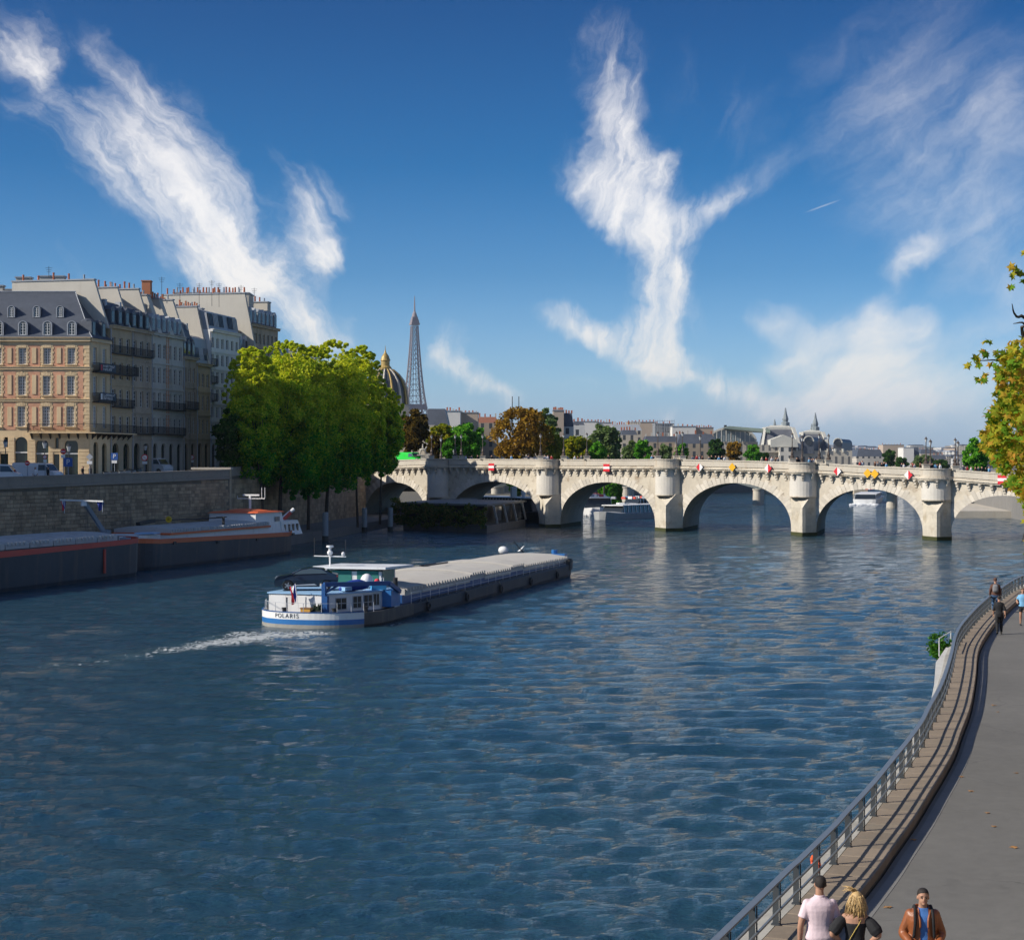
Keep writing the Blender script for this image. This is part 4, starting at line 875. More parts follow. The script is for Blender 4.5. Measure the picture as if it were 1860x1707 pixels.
for (pa, pc, py) in arches:
    s0, s1 = S(pa), S(pc); zc = zrow((s0 + s1) / 2, py); pts = arc(s0, s1, zc, NA)
    for i in range(NA):
        (sa, za), (sb, zb) = pts[i], pts[i + 1]
        for off in (0, -DEPTH):
            (b if off == 0 else br_).add([FP(sa, za, off), FP(sb, zb, off), FP(sb, zcor(sb) + .02, off), FP(sa, zcor(sa) + .02, off)], [(0, 1, 2, 3)])
        bv.add([FP(sa, za, 0), FP(sb, zb, 0), FP(sb, zb, -DEPTH), FP(sa, za, -DEPTH)], [(0, 1, 2, 3)])
    for s_ in (s0, s1): bv.add([FP(s_, -2, 0), FP(s_, SPRING, 0), FP(s_, SPRING, -DEPTH), FP(s_, -2, -DEPTH)], [(0, 1, 2, 3)])
ends = [(S(560), S(664))] + [(S(a), S(c)) for a, c in piers] + [(S(2180), S(2300))]
for s0, s1 in ends:
    for off in (0, -DEPTH): (b if off == 0 else br_).add([FP(s0, -2, off), FP(s1, -2, off), FP(s1, zcor(s1) + .02, off), FP(s0, zcor(s0) + .02, off)], [(0, 1, 2, 3)])
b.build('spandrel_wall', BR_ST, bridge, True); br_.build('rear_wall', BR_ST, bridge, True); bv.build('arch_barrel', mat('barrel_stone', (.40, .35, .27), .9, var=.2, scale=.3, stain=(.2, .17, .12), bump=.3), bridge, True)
# deck
ds_ = [S(px) for px in np.linspace(560, 2300, 40)]; b = MB()
for i in range(39):
    a, c = ds_[i], ds_[i + 1]; b.add([FP(a, ztop(a) - 1.05, .5), FP(c, ztop(c) - 1.05, .5), FP(c, ztop(c) - 1.05, -DEPTH - .5), FP(a, ztop(a) - 1.05, -DEPTH - .5)], [(0, 1, 2, 3)])
b.build('roadway', PAVE, bridge, True)
# outline of the face with turrets bulging forward (distance in front of the face line)
TUR = [( (a + c) / 2, 2.15) for a, c in [(776, 822), (977, 1019), (1190, 1240), (1437, 1484), (1677, 1727), (1925, 1990)]]
TS = [(S(c, 0), r) for c, r in TUR]
def D_outline(sc, r, grow=0.0, back=3.2, n=14):
    c_ = FP(sc); pts = [c_ - WX * (r + grow) + AX * back]
    for k in range(n + 1):
        a = math.pi * k / n; pts.append(c_ - WX * (r + grow) * math.cos(a) - AX * (.3 + (r + grow) * math.sin(a)))
    return pts + [c_ + WX * (r + grow) + AX * back]
def ring(pts, zb, zt, b):
    n = len(pts); b.prism([(p.x, p.y) for p in pts], zb, zt)
CUT_TOP = []
for i, (sc, r) in enumerate(TS):
    zc_ = zcor(sc); zt = ztop(sc); yb = [902, 898, 898, 901, 907, 920][i]; zb = zrow(sc, yb)
    bt = MB(); bt.mi = 0; ring(D_outline(sc, r), zb, zc_ - .01, bt); bt.build('turret', mat('turret_stone', (.62, .585, .52), .85, var=.14, scale=.4, fine=3, stain=(.45, .38, .28), stain_amt=.2), bridge, True)
    bt = MB(); ring(D_outline(sc, r, .06), zb - .16, zb, bt); bt.build('turret_base_moulding', BR_ST, bridge, True)
    bt = MB(); ring(D_outline(sc, r, .40), zc_, zc_ + .22, bt); ring(D_outline(sc, r, .55), zc_ + .22, zc_ + .42, bt); ring(D_outline(sc, r, .38), zc_ + .42, zc_ + .60, bt); bt.build('turret_cornice', BR_ST, bridge, True)
    bt = MB(); o = D_outline(sc, r, .18, 2.6); inn = D_outline(sc, r, -.22, 2.6); n = len(o)
    for (g0, g1, za, z2) in ((.12, -.25, zc_ + .60, zt - .18), (.24, -.34, zt - .18, zt)):
        o = D_outline(sc, r, g0, 2.6); inn = D_outline(sc, r, g1, 2.6)
        for k in range(len(o) - 1):
            A, B2, C, D = o[k], o[k + 1], inn[k + 1], inn[k]
            bt.add([(A.x, A.y, za), (B2.x, B2.y, za), (C.x, C.y, za), (D.x, D.y, za), (A.x, A.y, z2), (B2.x, B2.y, z2), (C.x, C.y, z2), (D.x, D.y, z2)], [(0, 1, 5, 4), (4, 5, 6, 7), (2, 3, 7, 6)])
    bt.build('turret_parapet', STONE_PALE, bridge, True)
    # pointed pier (cutwater)
    c_ = FP(sc); hw = (S(piers[i][1]) - S(piers[i][0])) / 2; L = FP(S(piers[i][0]) + .0); Rr = FP(S(piers[i][1]) - .0); tip = c_ - AX * 3.1
    zl = zrow(sc, yb + 1)
    ch = 14; bt = MB()
    for (A, B2) in ((L, tip), (tip, Rr)):
        dd = (B2 - A); nn = Vector((dd.y, -dd.x, 0)).normalized()
        z = .55; k = 0
        while z < zl - 1.6:
            nb = 2 + k % 2
            for j in range(nb):
                f0, f1 = j / nb, (j + 1) / nb; P0_, P1_ = A + dd * f0 + dd.normalized() * .012, A + dd * f1 - dd.normalized() * .012
                zt_ = min(z + .5, zl - 1.6) - .02
                vs = []
                for zz in (z, zt_): vs += [(P0_.x - nn.x * .5, P0_.y - nn.y * .5, zz), (P1_.x - nn.x * .5, P1_.y - nn.y * .5, zz), (P1_.x, P1_.y, zz), (P0_.x, P0_.y, zz)]
                bt.add(vs, [(3, 2, 6, 7), (7, 6, 5, 4), (0, 1, 2, 3), (2, 1, 5, 6), (0, 3, 7, 4)])
            z += .5; k += 1
    bt.build('pier_courses', BR_PIER, bridge, True, 'stuff')
    bt = MB(); nl = [L + AX * .02, tip + AX * .05, Rr + AX * .02, Rr + AX * 2.4, L + AX * 2.4]
    bt.prism([(p.x, p.y) for p in nl], -2, zl - 1.62, )
    lo = [L, tip, Rr]; 
    # sloped cap: faces lean back to the turret
    A1, T1, R1 = L, tip, Rr; capz = zl - 1.62
    mt = c_ - AX * 1.2; bt.build('pier_core', BR_PIER, bridge, True)
    bt = MB(); A2 = L + AX * .1; 
    tL = c_ - WX * r * .98; tR = c_ + WX * r * .98
    bt.add([(L.x, L.y, capz), (tip.x, tip.y, capz), (Rr.x, Rr.y, capz), (L.x, L.y, zl + .35), (lerp(L, tip, .28).x, lerp(L, tip, .28).y, zl + .35), (lerp(Rr, tip, .42).x, lerp(Rr, tip, .42).y, zl + .15), (Rr.x, Rr.y, zl + .15), (mt.x, mt.y, zl + .1)],
           [(0, 1, 4, 3), (1, 2, 6, 5), (1, 5, 7, 4), (3, 4, 7), (5, 6, 7), (3, 7, 6)])
    bt.build('pier_cap', BR_PIER, bridge, True)
    bt = MB(); e = .07; g3 = [L - WX * e, tip - AX * e, Rr + WX * e, Rr + AX * (DEPTH - 2) + WX * e, L + AX * (DEPTH - 2) - WX * e]; bt.prism([(p.x, p.y) for p in g3], -2, .52); bt.build('pier_footing', ALGAE, bridge, True)
    bt = MB(); hL = lerp(L, tip, .1); bt.bar(hL + Vector((0, -.05, zl + .38)), lerp(L, tip, .55) + Vector((0, -.05, zl + .38)) - (0 * WX), .2, .14); bt.build('mooring_bracket', BR_ST, bridge, True)
# straight cornice and parapet between turrets
cuts = [S(560)] + sum([[sc - r - .3, sc + r + .3] for sc, r in TS], []) + [S(2300)]
bc = MB(); bp_ = MB()
def along(b, s0, s1, prof, step=3.0):
    n = max(1, int((s1 - s0) / step)); g = .012
    for i in range(n):
        a, c = s0 + (s1 - s0) * i / n, s0 + (s1 - s0) * (i + 1) / n - g
        for (o0, o1, zf, h0, h1) in prof:
            vs = []
            for s_ in (a, c):
                vs += [FP(s_, zf(s_) + h0, o0), FP(s_, zf(s_) + h0, o1), FP(s_, zf(s_) + h1, o1), FP(s_, zf(s_) + h1, o0)]
            b.add(vs, [(0, 1, 2, 3), (7, 6, 5, 4), (0, 4, 5, 1), (1, 5, 6, 2), (2, 6, 7, 3), (3, 7, 4, 0)])
for i in range(0, len(cuts), 2):
    along(bc, cuts[i], cuts[i + 1], [(.52, -.5, zcor, .0, .20), (.74, -.5, zcor, .202, .40), (.50, -.5, zcor, .402, .58)])
    along(bp_, cuts[i], cuts[i + 1], [(.34, 0.0, ztop, -1.13, -.19), (.46, -.12, ztop, -.188, 0)])
bc.build('cornice', BR_ST, bridge, True); bp_.build('parapet', STONE_PALE, bridge, True)
b2 = MB()                                            # the far side of the bridge
along(b2, S(560), S(2300), [(-DEPTH + .1, -DEPTH - .7, zcor, .0, .58), (-DEPTH, -DEPTH - .35, ztop, -1.13, 0)], 8); b2.build('rear_parapet', STONE_PALE, bridge, True)
# voussoirs
def skew(p): return p
nv = 0
for ai, (pa, pc, py) in enumerate(arches[:6]):
    s0, s1 = S(pa), S(pc); zc = zrow((s0 + s1) / 2, py); nvo = 41
    m_, r, h = (s0 + s1) / 2, (s1 - s0) / 2, zc - SPRING
    for k in range(nvo):
        a0, a1 = math.pi * (k + .04) / nvo, math.pi * (k + .96) / nvo; pts = []
        lng = 1.05 + (.35 if k % 2 else 0) + (.25 if abs(k - nvo / 2) > 12 else 0)
        for a, g in ((a0, 0), (a1, 0), (a1, lng), (a0, lng)):
            s_ = m_ - (r + g) * math.cos(a); z = SPRING + (h + g) * (math.sin(a) ** .92) + (0 if g == 0 else 0)
            pts.append((s_, min(z, zcor(s_) - .75 if g else 99)))
        if min(p[1] for p in pts) < SPRING + .2: continue
        f = .05 + .02 * (k % 3); 
        bt = MB(); fr_ = [FP(s_, z, f) for s_, z in pts]; bk = [FP(s_, z, -.05) for s_, z in pts]
        bt.add(fr_ + bk, [(0, 1, 2, 3), (0, 4, 5, 1), (1, 5, 6, 2), (2, 6, 7, 3), (3, 7, 4, 0)]); bt.build('voussoir', BR_VO, bridge, True); nv += 1
# corbels
m_ = MB(); m_.extr([(-.16, .02, -.02), (-.16, -.62, -.02), (-.16, -.62, -.22), (-.16, -.42, -.38), (-.16, -.40, -.62), (-.16, -.2, -.78), (-.16, -.18, -1.02), (-.16, .02, -1.12)], (.32, 0, 0)); m_.box((0, -.34, .02), (.42, .68, .06)); CORB = m_.mesh('corbel', BR_VO)
rzb = math.atan2(FU.y, FU.x)
for i in range(0, len(cuts), 2):
    L = cuts[i + 1] - cuts[i]; n = int(L / 1.62)
    for k in range(n):
        s_ = cuts[i] + L * (k + .5) / n
        if s_ < S(650) or s_ > S(1930): continue
        p = FP(s_, zcor(s_) - .05); inst(CORB, 'corbel', p - bridge.location, math.atan2(FU.y, FU.x), bridge)
for sc, r in TS[:5]:
    for k in range(5):
        a = math.pi * (k + .5) / 5; p = FP(sc) - WX * r * math.cos(a) - AX * (.3 + r * math.sin(a)); nrm = (-WX * math.cos(a) - AX * math.sin(a)); inst(CORB, 'corbel', Vector((p.x, p.y, zcor(sc) - .07)) - bridge.location, math.atan2(nrm.y, nrm.x) + math.pi / 2, bridge, scale=.85)
# ------------------------------------------------------------------ boards on the bridge
RED = mat('sign_red', (.62, .015, .03), .45, var=.05); YEL = mat('sign_yellow', (.75, .40, .01), .45, var=.05); SWH = mat('sign_white', (.78, .78, .77), .45, var=.03)
tx_ = {0: 'over the arch with the houseboat', 1: 'over the arch where the tour boats lie', 2: 'at the shaded side of the fourth arch', 3: 'over the arch right of the tour boats', 4: 'at the right side of the fourth arch', 5: 'left of the twin yellow boards', 6: 'left one of the twin yellow boards', 7: 'right one of the twin yellow boards', 8: 'right of the twin yellow boards', 9: 'partly hidden by the autumn tree'}
for i, (px, py, kind_) in enumerate(((895, 848, 'bar'), (1103.5, 849.5, 'bar'), (1272, 848.5, 'rl'), (1331, 848.5, 'y'), (1396, 850.5, 'rr'), (1521.5, 856, 'rl'), (1576, 859.5, 'y'), (1589, 860.5, 'y'), (1650, 862.5, 'rr'), (1820, 871, 'bar'))):
    s_ = S(px); z = zrow(s_, py); p = FP(s_, z, .95); rz = rzb
    if kind_ == 'bar':
        t_ = thing('no_entry_board', 'square red board with white bar ' + tx_[i], 'navigation sign', tuple(p), rz, 'signs hung on the bridge')
        for k, (h0, h1, mm) in enumerate(((-.62, -.2, RED), (-.198, .198, SWH), (.2, .62, RED))): b = MB(); b.box((0, 0, (h0 + h1) / 2), (1.35, .06, h1 - h0)); b.build('white_bar' if k == 1 else 'red_band', mm, t_)
    elif kind_ == 'y':
        t_ = thing('yellow_diamond_board', 'yellow diamond board ' + tx_[i], 'navigation sign', tuple(p), rz, 'signs hung on the bridge'); b = MB(); b.extr([(-.68, 0, 0), (0, 0, -.68), (.68, 0, 0), (0, 0, .68)], (0, .06, 0)); b.build('board', YEL, t_)
    else:
        t_ = thing('red_white_diamond_board', 'diamond board half red half white ' + tx_[i], 'navigation sign', tuple(p), rz, 'signs hung on the bridge'); l = RED if kind_ == 'rl' else SWH; r = SWH if kind_ == 'rl' else RED
        b = MB(); b.extr([(-.68, 0, 0), (-.002, 0, -.68), (-.002, 0, .68)], (0, .06, 0)); b.build('left_half' if 0 else 'red_half' if l is RED else 'white_half', l, t_)
        b = MB(); b.extr([(.68, 0, 0), (.002, 0, .68), (.002, 0, -.68)], (0, .06, 0)); b.build('red_half' if r is RED else 'white_half', r, t_)
    b = MB(); b.bar((0, .06, 0), (0, .55, .1), .08); b.build('bracket', DARK_METAL, t_)
# ------------------------------------------------------------------ street lamps on the bridge
BRONZE = mat('lamp_bronze', (.10, .075, .06), .55, metal=.3, var=.25); LAMPG = mat('lamp_glass', (.5, .52, .52), .2, var=.05)
PED = MB().box((0, 0, .28), (.95, .95, .56)).box((0, 0, .60), (1.1, 1.1, .1)).mesh('pedestal', STONE_PALE)
POLE = MB().lathe([(.34, 0), (.36, .25), (.18, .45), (.24, .8), (.13, 1.1), (.075, 1.5), (.06, 3.0), (.10, 3.1)], (0, 0, .65), 8).mesh('lamp_post', BRONZE)
LANT = MB().lathe([(.10, 0), (.2, .42), (.23, .45)], (0, 0, 3.75), 6).mesh('lantern', LAMPG); CAP = MB().lathe([(.25, 0), (.14, .16), (.05, .22), (.04, .36)], (0, 0, 4.2), 6).mesh('lantern_cap', BRONZE)
lamps = [(784, 0), (801, 9), (827, 0), (838, 0), (877, 0), (982, 0), (1024, 0), (1066, 0), (1195, 0), (1229, 0), (1240, 0), (1272, 14), (1439, 0), (1457, 12), (1488, 0), (1505, 0), (1682, 0), (1690, 6), (1735, 0), (1740, 6)]
ordn = ['first', 'second', 'third', 'fourth', 'fifth', 'sixth', 'seventh', 'eighth', 'ninth', 'tenth', 'eleventh', 'twelfth', 'thirteenth', 'fourteenth', 'fifteenth', 'sixteenth', 'seventeenth', 'eighteenth', 'nineteenth', 'twentieth']
for i, (px, off) in enumerate(lamps):
    o_ = -off if off else .05; s_ = S(px, off) ; p = FP(s_, ztop(s_) + (-1.05 if off else -.1), o_)
    near = [r for sc, r in TS if abs(s_ - sc) < r]
    t_ = thing('street_lamp', 'bronze lamp post on a stone plinth along the bridge, %s from the island end' % ordn[i], 'street lamp', tuple(p), 0, 'lamps along the bridge')
    sc_ = 1.0 if not off else 1.15
    for me, nm in ((PED, 'pedestal'), (POLE, 'lamp_post'), (LANT, 'lantern'), (CAP, 'lantern_cap')): inst(me, nm, (0, 0, 0), 0, t_, sc_)

# ------------------------------------------------------------------ boats
HULL_DK = mat('barge_hull_dark', (.040, .048, .058), .55, var=.35, scale=.35, fine=3, stain=(.13, .10, .08), stain_amt=.55, streak=True, bump=.15)
HULL_BR = mat('barge_hull_worn', (.11, .10, .085), .65, var=.4, scale=.6, fine=4, stain=(.22, .18, .13), stain_amt=.6, streak=True)
ORANGE = mat('barge_orange', (.68, .15, .045), .55, var=.2, scale=.5, stain=(.20, .06, .03), stain_amt=.4)
REDP = mat('barge_red', (.60, .075, .045), .55, var=.2, scale=.5, stain=(.16, .04, .03), stain_amt=.4)
BWHITE = mat('boat_white', (.76, .76, .75), .4, var=.07, scale=.8, stain=(.48, .45, .40), stain_amt=.35, streak=True)
BBLUE = mat('boat_blue', (.03, .16, .42), .35, var=.12, scale=.8); BDBLUE = mat('boat_dark_blue', (.018, .085, .26), .4, var=.15); BLBLUE = mat('boat_light_blue', (.30, .50, .72), .45, var=.12, scale=.9)
HATCH = mat('hatch_aluminium', (.54, .51, .46), .55, metal=.15, var=.12, scale=.5, fine=2, stain=(.26, .23, .19), stain_amt=.35); HATCH_G = mat('hatch_grey', (.46, .47, .47), .55, var=.14, scale=.5, stain=(.2, .2, .2))
DECKG = mat('deck_grey', (.13, .14, .15), .7, var=.25, scale=1)
def hull_band(b, st, z0f, z1f, off0=0.0, off1=0.0, cap=False):
    """st: closed plan outline [(x, y)] counter-clockwise; z functions of y"""
    n = len(st); vs = []
    for (x, y), o, zf in [(p, off0, z0f) for p in st] + [(p, off1, z1f) for p in st]:
        d = math.hypot(x, max(0, abs(y) * 0) ) ; sx = (abs(x) + o) / max(abs(x), .01) if abs(x) > .3 else 1
        vs.append((x * sx, y, zf(y)))
    b.add(vs, [(i, (i + 1) % n, n + (i + 1) % n, n + i) for i in range(n)] + ([tuple(range(n, 2 * n))] if cap else []))
def outline(hw, y0, y1, r0, r1, p0=2.2, p1=2.2, n=10):
    pts = []
    for k in range(n + 1):                            # bow, from starboard to port
        a = math.pi * k / n; c_, s_ = math.cos(a), math.sin(a); pts.append((hw * math.copysign(abs(c_) ** (2 / p1), c_), y1 - r1 + r1 * s_ ** (2 / p1)))
    for k in range(n + 1):
        a = math.pi + math.pi * k / n; c_, s_ = math.cos(a), -math.sin(a); pts.append((hw * math.copysign(abs(c_) ** (2 / p0), c_), y0 + r0 - r0 * abs(s_) ** (2 / p0)))
    return pts
def hatches(root, y0, y1, hw, zt, n, m, skirt, zb, raised=(), rib=.62):
    """separate corrugated covers over a coaming"""
    L = (y1 - y0) / n
    for i in range(n):
        a, c = y0 + L * i + .10, y0 + L * (i + 1) - .10; up = .16 if i in raised else 0.0
        b = MB(); z = zt(a) + up; cr = .28
        prof = [(-hw, z - .52), (-hw, z - .06), (-hw * .55, z + cr * .75), (0, z + cr), (hw * .55, z + cr * .75), (hw, z - .06), (hw, z - .52)]
        b.add([(x, a, zz) for x, zz in prof] + [(x, c, zz) for x, zz in prof], [(k, k + 1, k + 8, k + 7) for k in range(6)] + [tuple(range(6, -1, -1)), tuple(range(7, 14))])
        k = 0; yy = a + .2
        while yy + .30 < c:
            pr = [(-hw - .12, z - .22), (-hw - .12, z + .05), (-hw * .55, z + cr * .75 + .07), (0, z + cr + .07), (hw * .55, z + cr * .75 + .07), (hw + .12, z + .05), (hw + .12, z - .22)]
            b.add([(x, yy, zz) for x, zz in pr] + [(x, yy + .30, zz) for x, zz in pr], [(k2, k2 + 1, k2 + 8, k2 + 7) for k2 in range(6)] + [tuple(range(6, -1, -1)), tuple(range(7, 14))]); yy += rib
        b.build('hatch_cover', m, root)
def local(root, p): return root.matrix_world.inverted() @ Vector(p)
def boat_frame(name, label, cat, O, d, group=None):
    t = thing(name, label, cat, (O[0], O[1], 0), -math.atan2(d[0], d[1]), group); return t
BOLL = MB().lathe([(.13, 0), (.13, .38), (.17, .4), (.17, .46)], n=8).mesh('bollard', DARK_METAL)

# --- the moving barge
hd = Vector((.272, .962, 0)).normalized(); PO = (-12.44, 118.5)
pol = boat_frame('cargo_barge', 'long cargo barge named POLARIS under way, white and blue stern, pale corrugated hatches', 'barge', PO, hd)
out = outline(4.1, -4.2, 55.2, 4.2, 4.5, 2.3, 2.6, 12)
zs_ = lambda y: .80 + max(0, (y - 47)) * .07
def bulw(y): return .92 if y < 2 else zs_(y)
b = MB(); hull_band(b, out, lambda y: -.9, lambda y: .2, -.35, -.03); hull_band(b, out, lambda y: .2, zs_, -.03, 0, True); b.build('hull', HULL_DK, pol)
# stern plating: white above blue, wraps the round stern
st = [p for p in outline(4.13, -4.24, 52.5, 4.24, 4.5, 2.3, 2.6, 40) if p[1] < -1.0 or (p[0] < 0 and p[1] < 2.5)]
st = [p for p in st if not (p[0] > 3.05 and p[1] > -2.4)]
st.sort(key=lambda p: math.atan2(p[1] - 3, p[0])); st = sorted(st, key=lambda p: (math.atan2(p[1] - 3, p[0]) + 7) % 6.2832)
if st[0][0] > st[-1][0]: st.reverse()
def strip(b, pts, z0, z1, th=.03):
    for i in range(len(pts) - 1):
        a, c = Vector((*pts[i], 0)), Vector((*pts[i + 1], 0)); b.add([(a.x, a.y, z0), (c.x, c.y, z0), (c.x, c.y, z1), (a.x, a.y, z1), (a.x * .985, a.y + .06, z0), (c.x * .985, c.y + .06, z0), (c.x * .985, c.y + .06, z1), (a.x * .985, a.y + .06, z1)], [(0, 1, 2, 3), (3, 2, 6, 7), (5, 4, 7, 6), (0, 4, 5, 1)])
b = MB(); strip(b, st, .50, .94); b.build('white_stern_plating', BWHITE, pol)
b = MB(); strip(b, st, .17, .498); b.build('blue_stern_band', BBLUE, pol)
b = MB(); strip(b, st, -.1, .168); b.build('boot_top', mat('boot_top', (.30, .29, .26), .7, var=.3, scale=1.2), pol)
b = MB(); strip(b, [(x * 1.004, y - .02) for x, y in st], .94, 1.0); b.build('rubbing_rail', BDBLUE, pol)
b = MB(); s2 = [p for p in outline(4.12, -4.22, 52.5, 4.22, 4.5, 2.3, 2.6, 40) if p[0] > 2.95 and p[1] < 3 and p[1] > -2.5]; s2.sort(key=lambda p: p[1]); strip(b, s2 + [(4.12, 6.0)], .1, .90); b.build('worn_quarter_plating', HULL_BR, pol)
b = MB(); cp = [(x * .97, y * .97) for x, y in out if y < 8]; b.prism([(-3.95, 6)] + [(x, y) for x, y in sorted([p for p in cp if p[1] < 1], key=lambda p: math.atan2(p[1] - 3, p[0]))] + [(3.95, 6)], .55, .60); b.build('aft_deck', DECKG, pol)
# name, letter by letter round the stern
CH = mat('name_paint', (.07, .08, .10), .5, var=.1)
fr_pts = sorted([p for p in st if p[1] < -2], key=lambda p: p[0])
def stern_at(d_):                                     # arc distance from the port end of the name
    pts = [p for p in fr_pts if p[0] > -2.15]; s_ = 0
    for i in range(len(pts) - 1):
        L = math.hypot(pts[i + 1][0] - pts[i][0], pts[i + 1][1] - pts[i][1])
        if s_ + L >= d_: f = (d_ - s_) / L; return (lerp(pts[i][0], pts[i + 1][0], f), lerp(pts[i][1], pts[i + 1][1], f), math.atan2(pts[i + 1][1] - pts[i][1], pts[i + 1][0] - pts[i][0]))
        s_ += L
    return (pts[-1][0], pts[-1][1], 0)
dd = .0
for ch_, wdt in zip('POLARIS', (.29, .33, .27, .32, .31, .15, .28)):
    x, y, a = stern_at(dd + wdt / 2); txt(ch_, .40, (x + .012 * math.sin(a), y - .022 * math.cos(a), .72), (R(90), 0, a), CH, 'name_letter', pol, .006); dd += wdt
b = MB(); x, y, a = stern_at(.0); b.lathe([(.19, -.12), (.19, .02), (.12, .02), (.12, -.12)], n=12); o = b.build('fairlead', DARK_METAL, pol); o.location = (-2.62, -3.22, .78); o.rotation_euler = (R(90), 0, R(-18))
# cabin
cabp = [(-3.3, -2.0), (1.05, -2.3), (3.3, 1.4), (3.3, 4.2), (-3.3, 4.2)]
b = MB(); b.prism(cabp, .6, 2.0); b.build('cabin_wall', BWHITE, pol)
b = MB(); b.prism([(x * 1.03, (y - 1) * 1.03 + 1) for x, y in cabp], 2.0, 2.09); b.build('cabin_roof', BLBLUE, pol)
ca, cb = Vector((1.05, -2.3, 0)), Vector((3.3, 1.4, 0)); cd = (cb - ca).normalized(); cn = Vector((cd.y, -cd.x, 0))
for f0, f1, z0, z1 in ((.14, .33, 1.02, 1.72), (.47, .62, 1.05, 1.78), (.68, .83, 1.1, 1.82), (.87, .97, 1.14, 1.86)):
    A, B2 = lerp(ca, cb, f0), lerp(ca, cb, f1); mid = (A + B2) / 2 + cn * .02; wdt = (B2 - A).length
    b = MB(); b.box((0, 0, 0), (wdt + .1, .05, z1 - z0 + .1)); w_ = b.build('window', ZINC_PALE, pol); w_.location = (mid.x, mid.y, (z0 + z1) / 2); w_.rotation_euler = (0, 0, math.atan2(cd.y, cd.x))
    b = MB(); b.box((0, -.028, 0), (wdt, .012, z1 - z0)); b.build('pane', GLASS_DARK, w_)
    b = MB(); b.box((0, -.04, 0), (.04, .02, z1 - z0)); b.build('glazing_bar', ZINC_PALE, w_)
for x0, x1 in ((-3.2, -2.0), (-1.9, -.6)): b = MB(); b.box(((x0 + x1) / 2, -2.13 - .07 * (x0 + 3.3) / 4.3 * 1 - .02, 1.3), (x1 - x0, .03, 1.1), -.069); b.build('wall_panel', BWHITE, pol)
b = MB(); b.box((.95, -2.52, 1.25), (.34, .34, 1.35)); b.build('blue_locker', BDBLUE, pol)
for x, y in ((-1.62, -3.3), (1.75, -3.0), (-3.35, -1.8), (3.2, -1.1)): inst(BOLL, 'bollard', (x, y, .62), 0, pol, 1.25)
# gantry over the aft deck
b = MB(); b.bar((.8, -2.45, .6), (.8, -2.45, 2.72), .26, .26); b.bar((.8, -2.45, 2.68), (4.0, 1.2, 2.60), .22, .28); b.bar((4.0, 1.2, 2.6), (4.05, 3.3, 1.9), .22, .26); b.bar((.8, -2.45, 2.1), (1.5, -1.6, 2.6), .12); b.build('crane_gantry', BDBLUE, pol)
b = MB(); b.box((3.6, 2.7, 1.5), (.7, 1.8, 1.1)); b.build('engine_casing', BBLUE, pol)
b = MB(); b.lathe([(.17, 0), (.17, .85), (.14, .85)], (3.75, 3.2, 2.0), 10); b.build('exhaust_stack', DARK_METAL, pol)
b = MB(); b.add([(3.9, 2.6, .85), (3.9, 3.5, .85), (3.7, 3.4, 1.95), (3.7, 2.95, 1.95)], [(0, 1, 2, 3)]); b.bar((3.92, 3.5, .85), (3.75, 3.4, 1.9), .07); b.build('boarding_steps', BWHITE, pol)
# wheelhouse
b = MB(); b.box((-.1, 6.6, 2.35), (4.2, 3.0, 1.5)); b.build('wheelhouse', BWHITE, pol)
WGL = mat_glass('wheelhouse_glass', (.05, .20, .17), .12)
for (x, y, sx, sy) in ((-1.1, 5.08, 1.9, .03), (1.05, 5.08, 1.6, .03), (2.02, 6.6, .03, 2.4)): b = MB(); b.box((x, y, 2.72), (sx, sy, .85)); b.build('wheelhouse_window', WGL, pol)
b = MB(); b.prism([(-2.9, 4.7), (2.5, 4.7), (3.2, 8.6), (-2.3, 8.6)], 3.28, 3.44); b.build('wheelhouse_roof', BWHITE, pol)
b = MB(); b.sm = True; b.ball((1.75, 3.0, 2.55), (.45, .45, .55), 14, 9); b.build('satellite_dome', BWHITE, pol)
ma = Vector((-1.9, 5.4, 3.4)); b = MB(); b.bar(ma, ma + Vector((0, 0, .75)), .10); b.build('mast', BWHITE, pol)
b = MB(); b.bar(ma + Vector((-1.2, 0, .72)), ma + Vector((1.2, 0, .70)), .07); b.build('mast_crossbar', BWHITE, pol)
b = MB(); b.bar(ma + Vector((-1.18, 0, .7)), ma + Vector((-1.18, 0, 2.0)), .03); b.build('aerial', DARK_METAL, pol)
b = MB(); b.bar(ma + Vector((1.18, 0, .7)), ma + Vector((1.18, 0, 1.9)), .03); b.build('aerial', DARK_METAL, pol)
b = MB(); b.ball(tuple(ma + Vector((0, 0, .95))), (.22, .22, .2)); b.lathe([(.1, 0), (.1, .25), (.26, .3), (.24, .42)], tuple(ma + Vector((0, 0, 1.05))), 10); b.build('radar', BWHITE, pol)
b = MB(); b.ball(tuple(ma + Vector((1.0, 0, .88))), (.15, .15, .16)); b.build('small_dome', BWHITE, pol)
# hatches
b = MB(); b.box((0, 29.0, 1.12), (7.0, 47.4, .72)); b.build('coaming', BDBLUE, pol)
hatches(pol, 5.6, 52.4, 3.55, lambda y: 1.93 - .003 * (y - 5), 12, HATCH, 0, 0, raised=(4, 7))
b = MB()
for k in range(30): y = 7 + k * 1.4; b.bar((4.02, y, .84), (4.02, y + .7, 1.05), .04); b.bar((4.02, y + .7, 1.05), (4.02, y + 1.4, .84), .04)
b.bar((4.02, 7, 1.08), (4.02, 49, 1.08), .035); b.build('gunwale_truss', DARK_METAL, pol)
b = MB(); b.bar((-1.2, 24.2, 2.42), (-1.0, 29.5, 2.42), .12); b.bar((-1.6, 24.2, 2.42), (-1.4, 27.5, 2.42), .12); b.build('loose_beams', DARK_METAL, pol)
